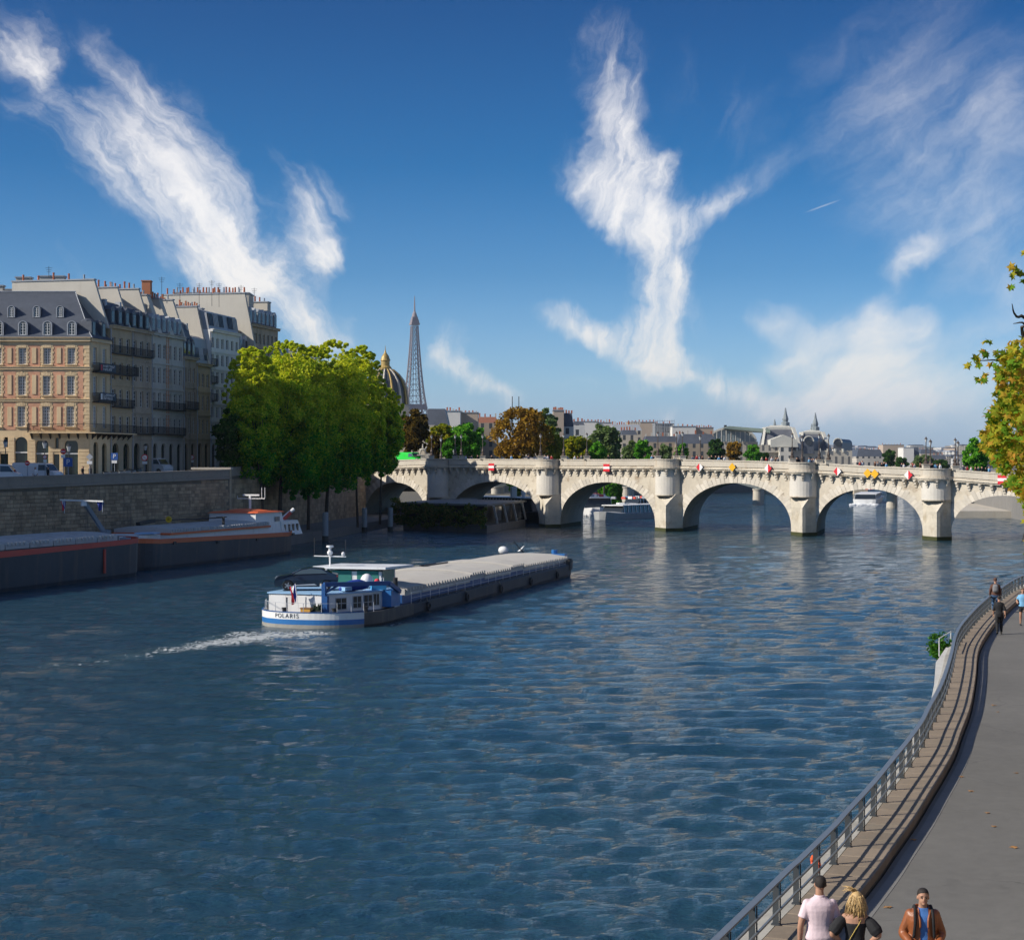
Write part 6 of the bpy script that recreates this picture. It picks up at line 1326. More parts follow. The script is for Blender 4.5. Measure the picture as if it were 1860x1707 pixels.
b = MB(); b.prism([(p.x + d_.x, p.y + d_.y) for p, d_ in ((C0, Vector((0, -.4))), (R0, Vector((.3, .4))), (B0, Vector((0, .4))), (L0, Vector((-.4, 0))))], 4.15, 4.45); b.build('roof', mat('houseboat_roof', (.17, .18, .18), .7, var=.2), hb, True)
for k in range(4):
    f = .14 + k * .25; a = lerp(C0, R0, f); c = lerp(C0, R0, min(1, f + .10)); o = Vector((.984, -.178, 0)) * .12; b = MB(); b.bar(a + o + Vector((0, 0, 4.1)), c + o + Vector((0, 0, 1.2)), .3, .14); b.build('white_brace', BWHITE, hb, True)
for k in range(3):
    f = .2 + k * .26; a, c = lerp(C0, R0, f), lerp(C0, R0, f + .15); b = MB(); o = Vector((.984, -.178, 0)) * .02 ; b.add([tuple(a + o + Vector((0, 0, 1.6))), tuple(c + o + Vector((0, 0, 1.6))), tuple(c + o + Vector((0, 0, 3.9))), tuple(a + o + Vector((0, 0, 3.9)))], [(0, 1, 2, 3)]); b.build('window', GLASS_DARK, hb, True)
cl = []; rnd = random.Random(8)
for k in range(190): f = rnd.random() ** .9 * 1.12; p = lerp(C0, L0, f) + Vector((-.7, -.8, 0)) * rnd.random(); cl.append((p.x, p.y, rnd.uniform(.8, 4.1) if f < 1 else rnd.uniform(1, 5), rnd.uniform(.35, .8)))
v, f = leaf_cloud(cl, 60, .16, 5); inst(np_mesh('shrubs', v - np.array([-3.9, 274, 0]), f, mat_leaf('houseboat_shrubs', (.04, .10, .02), (.12, .17, .03), (.26, .18, .06))), 'shrubs', parent=hb)['kind'] = 'stuff'
b = MB()
for k in range(14): a = lerp(C0, L0, .15 + k * .015) + Vector((.5, .8, 4.45)); b.bar(a, a + Vector((0, 0, .9)), .06)
a, c = lerp(C0, L0, .15) + Vector((.5, .8, 5.3)), lerp(C0, L0, .35) + Vector((.5, .8, 5.3)); b.bar(a, c, .06); b.bar(a - Vector((0, 0, .4)), c - Vector((0, 0, .4)), .05); b.build('roof_balustrade', ZINC_PALE, hb, True)
def tour_boat(label, P0, P1, w_, hullz, cabz, roofm, extra=None, hullm=None, seats=False):
    d = (Vector(P1) - Vector(P0)); L = d.length; t = boat_frame('tour_boat', label, 'tour boat', P0, d); ol = outline(w_ / 2, 0, L, .8, 3.5, 3, 2, 6)
    b = MB(); hull_band(b, ol, lambda y: -.3, lambda y: hullz + max(0, y - L + 5) * .12, -.3, 0, True); b.build('hull', hullm or BWHITE, t)
    b = MB(); b.prism([(-w_ / 2 + .4, 1), (w_ / 2 - .4, 1), (w_ / 2 - .4, L - 4.5), (-w_ / 2 + .4, L - 4.5)], hullz, cabz, [(-w_ / 2 + .6, 1.2), (w_ / 2 - .6, 1.2), (w_ / 2 - .6, L - 5.5), (-w_ / 2 + .6, L - 5.5)]); b.build('cabin', GLASS_DARK, t)
    n = max(3, int(L / 1.8))
    for k in range(n): y = 1.3 + (L - 6.8) * k / (n - 1); b = MB(); [b.bar((sg * (w_ / 2 - .37), y, hullz), (sg * (w_ / 2 - .57), y, cabz), .16) for sg in (-1, 1)]; b.build('window_post', BWHITE, t)
    b = MB(); b.box((0, L / 2 - 1.8, cabz + .08), (w_ - .6, L - 6, .16)); b.build('roof', roofm, t)
    if extra: extra(t, L)
    return t
def crowd(t, L, n, z, w_, y0, y1, seed=0, red=.3):
    pass
def deck_stuff(t, L):
    r = random.Random(int(L * 10))
    for k in range(16): b = MB(); b.box((r.uniform(-2, 2), 2 + (L - 8) * k / 16, 0), (.9, .4, .45)); o = b.build('bench', (REDP, BWHITE, ZINC)[k % 3], t); o.location.z = 4.1 if L > 25 else 3.4
tour_boat('long white tour boat moored under the third arch, pointed bow towards the viewer', on(1215, 938), on(1088, 944, 0) + Vector((0, 0, 0)), 5.5, 1.0, 2.6, BWHITE, deck_stuff, mat('tour_hull_grey', (.35, .36, .36), .5, var=.1))
tour_boat('glass cabin tour boat lying left of the long one under the third arch', (17.5, 392, 0), (18.2, 366, 0), 6.5, 1.2, 3.6, BWHITE, deck_stuff, BWHITE)
tour_boat('pale tour boat behind the two others in the third arch', (36, 425, 0), (25, 412, 0), 5, 1.2, 3.0, mat('roof_blue', (.1, .3, .55), .5), None)
tour_boat('white boat behind the planted houseboat, funnel and crane above its flat roof', (-6, 352, 0), (6.5, 322, 0), 7, 1.5, 4.3, BWHITE, lambda t, L: [MB().box((1.5, 20, 5.4), (1.0, .8, 2.2)).build('funnel', BWHITE, t), MB().lathe([(.3, 0), (.5, .8), (.5, 1.2)], (-.5, 20, 4.5), 8).build('ventilator', BWHITE, t), MB().bar((-4, 21, 4.5), (-5, 21, 6.3), .25).build('crane_arm', BWHITE, t), MB().box((-6.0, 21, 4.7), (5, .6, .7)).build('white_sign', BWHITE, t)], HULL_DK)
tour_boat('crowded tour boat seen through the fifth arch, sailing away with a white wake', (95.5, 478, 0), (106, 520, 0), 6.5, 1.3, 2.6, BWHITE, deck_stuff)
b = MB(); r_ = random.Random(2)
for k in range(60): x, y = r_.uniform(-3.5, 3.5), r_.uniform(-9, 1); b.ball((95.3 + x + y * .24, 478 + y, .0), (.5, .7, r_.uniform(.1, .35)), 6, 4)
tag(b.build('wake_foam', mat('foam_white', (.7, .72, .72), .8)), kind='stuff')

# footbridge downstream
fb_ = thing('footbridge', 'iron footbridge on round stone piers seen through the arches', 'bridge', (64, 475, 0)); IRG = mat('iron_grey_green', (.12, .14, .14), .6, var=.2)
pp = []
for px, yb, ytp in ((900, 911, 884), (1138, 911, 884), (1376, 916, 888), (1619.5, 922, 893), (1870, 928, 898)):
    p = on(px, yb, 0); zt = CAMZ + (HY - ytp) * p.y / FPX; pp.append((p, zt)); b = MB(); b.lathe([(1.45, -1), (1.3, .6), (1.22, zt - .4), (1.4, zt - .3), (1.4, zt)], (p.x, p.y, 0), 16); b.build('pier', STONE_PALE, fb_, True)
    d_ = Vector((.24, .97, 0)); b = MB(); b.tube([p + d_ * 1.5 + Vector((0, 0, -1)), p + d_ * 1.5 + Vector((0, 0, zt))], 1.2, 10); b.tube([p + d_ * 6 + Vector((0, 0, -1)), p + d_ * 6 + Vector((0, 0, zt))], 1.2, 10); b.build('pier_body', STONE_PALE, fb_, True)
for (a, za), (c, zc) in zip(pp[:-1], pp[1:]):
    for dd_ in (0, 3, 6):
        o = Vector((.24, .97, 0)) * dd_; b = MB(); n = 12; P_ = [lerp(a, c, k / n) + o + Vector((0, 0, za + 3.4 * math.sin(math.pi * k / n))) for k in range(n + 1)]
        for k in range(n): b.bar(P_[k], P_[k + 1], .22, .35); q = lerp(a, c, k / n) + o + Vector((0, 0, 8.3)); b.bar(P_[k], q, .12)
        b.build('iron_arch', IRG, fb_, True)
b = MB(); a, c = pp[0][0], pp[-1][0]; b.bar(a + Vector((0, 3, 8.5)), c + Vector((0, 3, 8.5)), 9, .5); b.build('deck', IRG, fb_, True)
# stone bridge far downstream
fs_ = thing('distant_bridge', 'low distant stone bridge under the crown of the fifth arch', 'bridge', (120, 660, 0))
for x in (96, 128, 160): b = MB(); b.box((x, 668 - x * .1, 2.5), (5, 14, 7)); b.build('pier', STONE, fs_, True)
b = MB(); b.box((128, 655, 7.2), (130, 14, 2.4)); b.build('deck', STONE, fs_, True)

# ------------------------------------------------------------------ lattice tower
ET = mat('tower_iron', (.25, .21, .215), .6, var=.1)
E0 = at(753, 845, 3400); E0.z = 6.0
et = thing('lattice_tower', 'tall wrought iron lattice tower on the horizon behind the dome', 'tower', tuple(E0), R(20))
prof = [(0, 62), (30, 42), (57, 33), (85, 24.5), (116, 18.5), (140, 15.2), (165, 12.6), (190, 10.5), (215, 8.8), (240, 7.2), (262, 6.1), (276, 5.6)]
def hwid(z): return interp(z, prof)
cor = lambda z, i: Vector(((1, 1), (-1, 1), (-1, -1), (1, -1))[i] + (0,)) * hwid(z) + Vector((0, 0, z))
lv = [57, 68, 79, 90, 103, 116, 127, 138, 149, 160, 170, 180, 190, 200, 209, 218, 227, 236, 245, 254, 263, 272]
b = MB()
for i in range(4): b.tube([cor(z, i) for z in [0, 20, 40] + lv], [2.4, 2.2, 2.0] + [1.7 - z / 272 * .7 for z in lv], 4)
b.build('corner_legs', ET, et)
b = MB()
for z0_, z1_ in zip(lv[:-1], lv[1:]):
    for i in range(4):
        j = (i + 1) % 4; m0, m1 = lerp(cor(z0_, i), cor(z0_, j), .5), lerp(cor(z1_, i), cor(z1_, j), .5); t0, t1 = .26, .74
        w_ = .75 if z0_ < 150 else .6
        for (a, c) in ((cor(z0_, i), lerp(cor(z1_, i), cor(z1_, j), t0 if z0_ < 190 else .5)), (lerp(cor(z0_, i), cor(z0_, j), t0), cor(z1_, i)), (lerp(cor(z0_, i), cor(z0_, j), t1), cor(z1_, j)), (cor(z0_, j), lerp(cor(z1_, i), cor(z1_, j), t1 if z0_ < 190 else .5)), (cor(z1_, i), cor(z1_, j))): b.bar(a, c, w_)
        for tt in (t0, t1): b.bar(lerp(cor(z0_, i), cor(z0_, j), tt), lerp(cor(z1_, i), cor(z1_, j), tt), .8)
b.build('lattice', ET, et, kind='stuff')
b = MB(); b.box((0, 0, 57), (70, 70, 5)); b.build('lower_platform', ET, et)
b = MB(); b.box((0, 0, 114), (40, 40, 5)); b.box((0, 0, 119), (36, 36, 5)); b.build('middle_platform', ET, et)
b = MB(); b.box((0, 0, 276), (16.5, 16.5, 4)); b.box((0, 0, 281), (14, 14, 6)); b.box((0, 0, 287), (11, 11, 5)); b.lathe([(5.5, 289), (4.5, 295), (2, 300), (1.6, 304)], n=10); b.build('upper_platform', ET, et)
b = MB(); b.tube([(0, 0, 302), (0, 0, 318), (0, 0, 330)], [1.6, 1.1, .5], 6); b.build('antenna', ET, et)
# ------------------------------------------------------------------ domed institute
GOLD = mat('dome_ribs_gold', (.38, .26, .08), .5, metal=.2, var=.2); DOMES = mat('dome_slate', (.07, .08, .085), .5, var=.2)
Yd = 620.0; dm = thing('domed_building', 'dark ribbed dome with a gilded lantern rising behind the riverside trees', 'dome', (at(700, 845, Yd).x, Yd, 8)); u = Yd / FPX
zz = lambda py: CAMZ + (HY - py) * u - 8
prof = [(40 * u, zz(735)), (39.5 * u, zz(722)), (37 * u, zz(706)), (32 * u, zz(692)), (24 * u, zz(681)), (15 * u, zz(673)), (11 * u, zz(671))]
b = MB(); b.lathe(prof, n=32); b.build('dome_shell', DOMES, dm)
for k in range(16):
    a = 2 * math.pi * k / 16; b = MB(); b.tube([((r + .25) * math.cos(a), (r + .25) * math.sin(a), z) for r, z in prof], [.55, .5, .45, .4, .35, .3, .25], 4); b.build('rib', GOLD if k % 2 else STONE_PALE, dm)
b = MB(); b.lathe([(44 * u, zz(775)), (44 * u, zz(738)), (42 * u, zz(735))], n=24); b.build('drum', STONE, dm)
b = MB(); b.lathe([(11 * u, zz(673)), (11.5 * u, zz(668)), (8 * u, zz(664)), (8 * u, zz(656)), (9.5 * u, zz(655)), (8 * u, zz(652)), (6.5 * u, zz(647)), (2.2 * u, zz(641)), (.8 * u, zz(636)), (.3 * u, zz(628))], n=16); b.build('lantern', GOLD, dm)
b = MB(); b.box((0, 8, 8), (60, 30, 16)); b.build('body', STONE, dm)

# ------------------------------------------------------------------ houses beyond the bridge
def wmat(name, col, wx=3.0, wz=3.3, dark=(.05, .06, .07)):
    if name in MATS: return MATS[name]
    m = bpy.data.materials.new(name); m.use_nodes = True; t = NT(m.node_tree); b = t.n['Principled BSDF']; p = t.geo(); x, y, z = t.sep(p)
    fx = t.m('FRACT', t.m('DIVIDE', t.m('ADD', x, t.m('MULTIPLY', y, .83)), wx)); fz = t.m('FRACT', t.m('DIVIDE', z, wz))
    k = t.m('MULTIPLY', t.m('LESS_THAN', t.m('ABSOLUTE', t.m('SUBTRACT', fx, .5)), .19), t.m('LESS_THAN', t.m('ABSOLUTE', t.m('SUBTRACT', fz, .5)), .3))
    k = t.m('MULTIPLY', k, t.m('LESS_THAN', t.m('ABSOLUTE', t.sep(t.geo('Normal'))[2]), .3)); n = t.rng(t.noise(p, .15, 4, .6), .3, .7, .85, 1.12)
    t.l.new(t.mix(k, t.mix(1.0, c4(col), t.comb(n, n, n), 'MULTIPLY'), c4(dark)), b.inputs['Base Color']); b.inputs['Roughness'].default_value = .85; MATS[name] = m; return m
FW1, FW2, FW3 = wmat('far_cream_front', (.46, .41, .33)), wmat('far_white_front', (.60, .58, .54)), wmat('far_brown_front', (.33, .27, .2))
BLANK = mat('far_blank_wall', (.66, .63, .58), .9, var=.1, scale=.1); BLANKT = mat('far_tan_wall', (.44, .35, .27), .9, var=.12, scale=.1); SCAF = mat('scaffold_grey', (.20, .21, .22), .7, var=.3)
def far_house(label, x0, x1, yt, Y, wallm, roof=None, pots=0, dep=14, yw=None, gable=None, rm=None, cap=True, name='house', z0=6.0, rz=0.0, ye=None):
    """x0..x1, yt: photo box of the walls; yw: eave row under a mansard"""
    a, c = at(x0, yt, Y), at(x1, yt, Y); t = thing(name, label, 'house', ((a.x + c.x) / 2, Y, z0), rz); W_ = (c.x - a.x); H = a.z - z0
    he = H if yw is None else (CAMZ + (HY - yw) * Y / FPX - z0)
    b = MB(); b.box((0, dep / 2, he / 2), (W_, dep, he)); b.build('wall', wallm, t)
    if yw is not None: b = MB(); m_ = min(W_ * .3, (H - he) * .8, dep * .4); b.prism([(-W_ / 2, 0), (W_ / 2, 0), (W_ / 2, dep), (-W_ / 2, dep)], he, H, [(-W_ / 2 + m_ * .5, m_), (W_ / 2 - m_ * .5, m_), (W_ / 2 - m_ * .5, dep - m_), (-W_ / 2 + m_ * .5, dep - m_)]); b.build('roof', rm or SLATE, t)
    else: b = MB(); b.box((0, dep / 2, H + .15), (W_ + .4, dep + .4, .3)); b.build('roof', ZINC, t)
    r = random.Random(int(x0 * 7))
    for k in range(pots):
        x = -W_ / 2 + W_ * (k + .5) / pots; b = MB(); hh2 = r.uniform(.8, 1.6); b.box((x, dep * .4, H + hh2 / 2), (.5, .5, hh2)); b.build('chimney_pot', POT if r.random() < .7 else CREAM_WALL, t)
    return t
def chimney_stack(t, x, y, w_, h, z): b = MB(); b.box((x, y, z + h / 2), (w_, .9, h)); b.build('chimney', CREAM_WALL, t)
t = far_house('long low building with a steep slate hipped roof beside the lattice tower foot', 771, 814, 742, 520, FW1, yw=772, dep=20); 
far_house('white-walled block right of the slate roof, thin aerials on top', 803, 836, 747, 600, BLANK, pots=6); far_house('cream block with chimneys behind the bright green tree', 835, 868, 750, 610, BLANKT, pots=5); far_house('reddish low roof left of the big brown tree', 866, 905, 757, 640, FW3, yw=768, rm=mat('rust_roof', (.25, .10, .06), .8), pots=4)
t = thing('twin_masts', 'two thin dark poles above the big brown tree', 'mast', tuple(at(936, 740, 560)))
for px in (930.5, 942.5): b = MB(); b.bar(at(px, 745, 560), at(px, 720, 560), .25); b.build('mast', DARK_METAL, t, True)
t = far_house('tall narrow house with a bank of tall chimney flues right of the brown tree', 1005, 1024, 746, 560, BLANKT, pots=6, dep=10); far_house('dark mansard house with pale dormers behind the golden tree', 1022, 1042, 750, 566, FW2, yw=775, pots=4); far_house('pale grey house stepping down beside the dark mansard', 1040, 1062, 765, 590, FW2, yw=772, pots=3)
far_house('bright white blank wall above the willow-like tree', 1059, 1086, 766, 700, BLANK, pots=4); far_house('white block with roof aerials next to the willow-like tree', 1085, 1111, 768, 705, BLANK, pots=5)
t = far_house('long cream house row with many chimney pots', 1108, 1166, 771, 760, FW1, yw=782, pots=14, rm=ZINC); far_house('beige gabled house above the bright green trees', 1128, 1158, 781, 700, FW1, yw=790, rm=SLATE, pots=6); far_house('taller cream roof storey behind the row', 1140, 1192, 767, 820, BLANKT, pots=8)
sc = far_house('house wrapped in grey scaffolding', 1190, 1224, 770, 740, SCAF, pots=3); b = MB()
for k in range(9): x = -4 + k; b.bar((x, -1, 8), (x, -1, 23.5), .14)
for k in range(7): b.bar((-4, -1, 8 + k * 2.5), (4, -1, 8 + k * 2.5), .14)
b.build('scaffold_poles', ZINC, sc)
far_house('wide white blank wall right of the scaffolding', 1221, 1264, 775, 730, BLANK, pots=5); far_house('tan block with a row of tall flues', 1258, 1296, 777, 735, BLANKT, pots=9); far_house('grey mansard front above the trees right of the third turret', 1170, 1232, 792, 690, FW3, yw=803, pots=6); far_house('brown mansard corner block facing the river', 1230, 1302, 788, 680, FW3, yw=806, pots=5)
# museum: glass hall, two pavilions with slate roofs, low river front
Ym = 1150.0; um = Ym / FPX; mus = thing('museum', 'large station-like museum with arched glass hall and two spired slate roofs', 'museum', (at(1440, 845, Ym).x, Ym, 6))
PM_ = lambda px, py, dy=0.0: Vector(((px - CX) * um, Ym + dy, CAMZ + (HY - py) * um))
MST = wmat('museum_stone', (.47, .42, .34), 4.2, 9.0, (.12, .12, .12)); MSL = mat('museum_slate', (.12, .125, .14), .6, var=.25, scale=.2, fine=1.2); MPALE = mat('museum_pale', (.55, .53, .46), .8, var=.1); GLH = mat('hall_glass', (.22, .27, .29), .3, var=.15, scale=.3)
def mbox(x0, x1, y0, y1, dy, dep, name, m): a, c = PM_(x0, y1), PM_(x1, y0); b = MB(); b.box(((a.x + c.x) / 2, Ym + dy + dep / 2, (a.z + c.z) / 2), (c.x - a.x, dep, c.z - a.z)); return b.build(name, m, mus, True)
mbox(1372, 1548, 818, 862, 0, 40, 'river_front', MST); mbox(1300, 1400, 800, 862, 60, 60, 'hall_body', MST)
n = 16; arcp = [PM_(1304, 800, 60)] + [PM_(1350 - 46 * math.cos(math.pi * k / n), 800 - 26 * math.sin(math.pi * k / n), 60) for k in range(n + 1)] + [PM_(1396, 800, 60)]
b = MB(); b.extr(arcp, (0, 70, 0)); b.build('glass_hall', GLH, mus, True)
b = MB()
for k in range(n): b.bar(arcp[k + 1] + Vector((0, -.6, .3)), arcp[k + 2] + Vector((0, -.6, .3)), 1.4)
for k in range(9): x = 1312 + k * 9; b.bar(PM_(x, 800, 59), PM_(x, 800 - 26 * math.sin(math.acos((1350 - x) / 46.0001)), 59), .5)
b.build('hall_arch_ribs', MPALE, mus, True)
b = MB(); b.extr([PM_(1330, 774, 60), PM_(1345, 770, 60), PM_(1403, 779, 10), PM_(1403, 786, 10), PM_(1345, 779, 60)], (0, 8, 0)); b.build('hall_ridge', mat('ridge_green', (.10, .13, .11), .6), mus, True)
mbox(1337, 1341, 768, 774, 62, 4, 'vent_turret', DARK_METAL)
for (x0, x1, yb, yt, dy) in ((1385, 1462, 818, 777, 4), (1463, 1527, 822, 784.5, 24)):
    w0 = x1 - x0; B4 = [PM_(x0, yb, dy), PM_(x1 - 6, yb, dy), PM_(x1, yb, dy + 40), PM_(x0 + 8, yb, dy + 40)]; T4 = [PM_(x0 + 12, yt, dy + 14), PM_(x1 - 14, yt, dy + 14), PM_(x1 - 10, yt, dy + 28), PM_(x0 + 14, yt, dy + 28)]
    b = MB(); b.add(B4 + T4, [(0, 1, 5, 4), (1, 2, 6, 5), (2, 3, 7, 6), (3, 0, 4, 7), (4, 5, 6, 7)]); b.build('pavilion_roof', MSL, mus, True)
    b = MB(); b.bar(B4[0], T4[0], 1.6); b.bar(B4[1], T4[1], 2.2); 
    for i_ in range(4): b.bar(T4[i_], T4[(i_ + 1) % 4], 1.5)
    b.build('roof_hips', MPALE, mus, True)
    b = MB(); tc = (T4[0] + T4[2]) / 2; b.add([p + Vector((0, 0, .7)) for p in T4] + [PM_(x0 + 25, yt - 6, dy + 20), PM_(x1 - 24, yt - 7, dy + 20)], [(0, 1, 5, 4), (1, 2, 5), (2, 3, 4, 5), (3, 0, 4)]); b.build('upper_roof', MPALE, mus, True)
    s_ = PM_(x1 - 25, yt - 5, dy + 20); b = MB(); b.lathe([(2.8, -1), (2.8, 2.2), (1.6, 2.8), (2.1, 4.4), (1.0, 8), (.3, 12)], tuple(s_), 8); b.build('spire', mat('spire_lead', (.22, .25, .26), .6), mus, True)
    s_ = PM_(x0 + 32, yt - 5, dy + 20); b = MB(); b.lathe([(1.1, -1), (.9, 1.5), (.2, 4.5)], tuple(s_), 6); b.build('finial', MATS['spire_lead'], mus, True)
    mbox(x0 + 3, x1 - 4, yb - 1, yb + 10, dy - 1, 38, 'pavilion_wall', MPALE)
for (x0, yc, r, dy) in ((1468, 802, 9, -2), (1531, 804, 8, 18)):     # round-headed clock gables with barrel roofs
    c_ = PM_(x0, yc, dy); b = MB(); rr = r * um; n = 12; out_ = [(c_.x + rr * math.cos(math.pi * k / n), c_.y, c_.z + rr * math.sin(math.pi * k / n)) for k in range(n + 1)] + [(c_.x - rr, c_.y, c_.z - 8), (c_.x + rr, c_.y, c_.z - 8)]
    b.extr(out_, (14, 38, 0)); b.build('clock_gable', mat('gable_lead', (.09, .10, .12), .5, var=.2), mus, True)
    b = MB(); b.lathe([(rr * .62, 0), (rr * .62, .3)], n=16); o = b.build('clock_face', GLASS_DARK, mus); o.location = Vector((c_.x, c_.y - .1, c_.z - .5)) - mus.location; o.rotation_euler = (R(90), 0, 0)
    b = MB(); b.tube([Vector(p) + Vector((0, -.2, .2)) for p in out_[:n + 1]], .4, 5); b.build('gable_arch', MPALE, mus, True)
b = MB(); b.extr([PM_(1398, 812, -4), PM_(1448, 812, -4), PM_(1446, 799, -4), PM_(1422, 790, -4), PM_(1398, 799, -4)], (0, 20, 0)); b.build('pediment_house', MPALE, mus, True)
mbox(1413, 1433, 813, 862, -8, 14, 'corner_pavilion', wmat('pale_pavilion', (.60, .56, .48), 5, 6)); mbox(1372, 1414, 808, 822, -3, 10, 'balustrade_block', MST)
for k in range(12): mbox(1376 + k * 14, 1378.5 + k * 14, 812 + k * .3, 818 + k * .3, -1, 3, 'statue_urn', MPALE)
# quays fade into the distant city
rnd = random.Random(77)
far_house('pale slate-roofed palace front low beyond the museum', 1556, 1606, 816, 1250, wmat('palace', (.55, .50, .43), 4, 7), yw=829, pots=6, dep=30); far_house('tan block left of the big white gable', 1604, 1642, 808, 1500, BLANKT, pots=7, dep=20); far_house('big white blank gable among distant roofs', 1641, 1660, 813, 1400, BLANK, dep=20); far_house('dark mansard beside the white gable', 1659, 1670, 812, 1410, FW1, yw=826, pots=3, dep=20); far_house('cream block behind the distant lamps', 1672, 1700, 816, 1500, FW1, yw=824, pots=5, dep=20); far_house('shadowed long roof right of the distant lamps', 1690, 1720, 826, 1300, FW3, yw=834, pots=4, dep=20)
MSC = [FW1, FW2, BLANK, BLANKT, FW3, FW1]
b = MB(); fm = [FW1, FW2, BLANK, BLANKT, FW3, SLATE, ZINC]
for Yc, y0_, n in ((1700, 836, 70), (2300, 828, 90), (3000, 818, 120), (4200, 812, 140), (5600, 810, 120)):
    for k in range(n):
        px = rnd.uniform(600, 1900); y_ = y0_ + rnd.uniform(-3, 9); 
        if px < 1540 and Yc < 2500: y_ += 6
        a = at(px, y_, Yc * rnd.uniform(.93, 1.07)); w_ = rnd.uniform(10, 34) * Yc / 2500; b.mi = rnd.randrange(5); b.box((a.x, a.y, a.z / 2), (w_, w_ * .8, a.z), rnd.uniform(0, 1.5)); b.mi = rnd.choice((5, 6, 6)); b.box((a.x, a.y, a.z + 1.2), (w_ * .9, w_ * .7, 2.4), rnd.uniform(0, 1.5), .75)
tag(b.build('distant_city', fm), kind='stuff', label='mass of pale distant city blocks towards the horizon')
b = MB()
for k in range(26):
    x = -5000 + k * 420; b.ball((x, 9500 + rnd.uniform(-600, 600), 0), (rnd.uniform(500, 900), 400, rnd.uniform(70, 125)), 12, 6)
tag(b.build('hills', mat('hill_green', (.06, .08, .05), .95)), kind='structure')

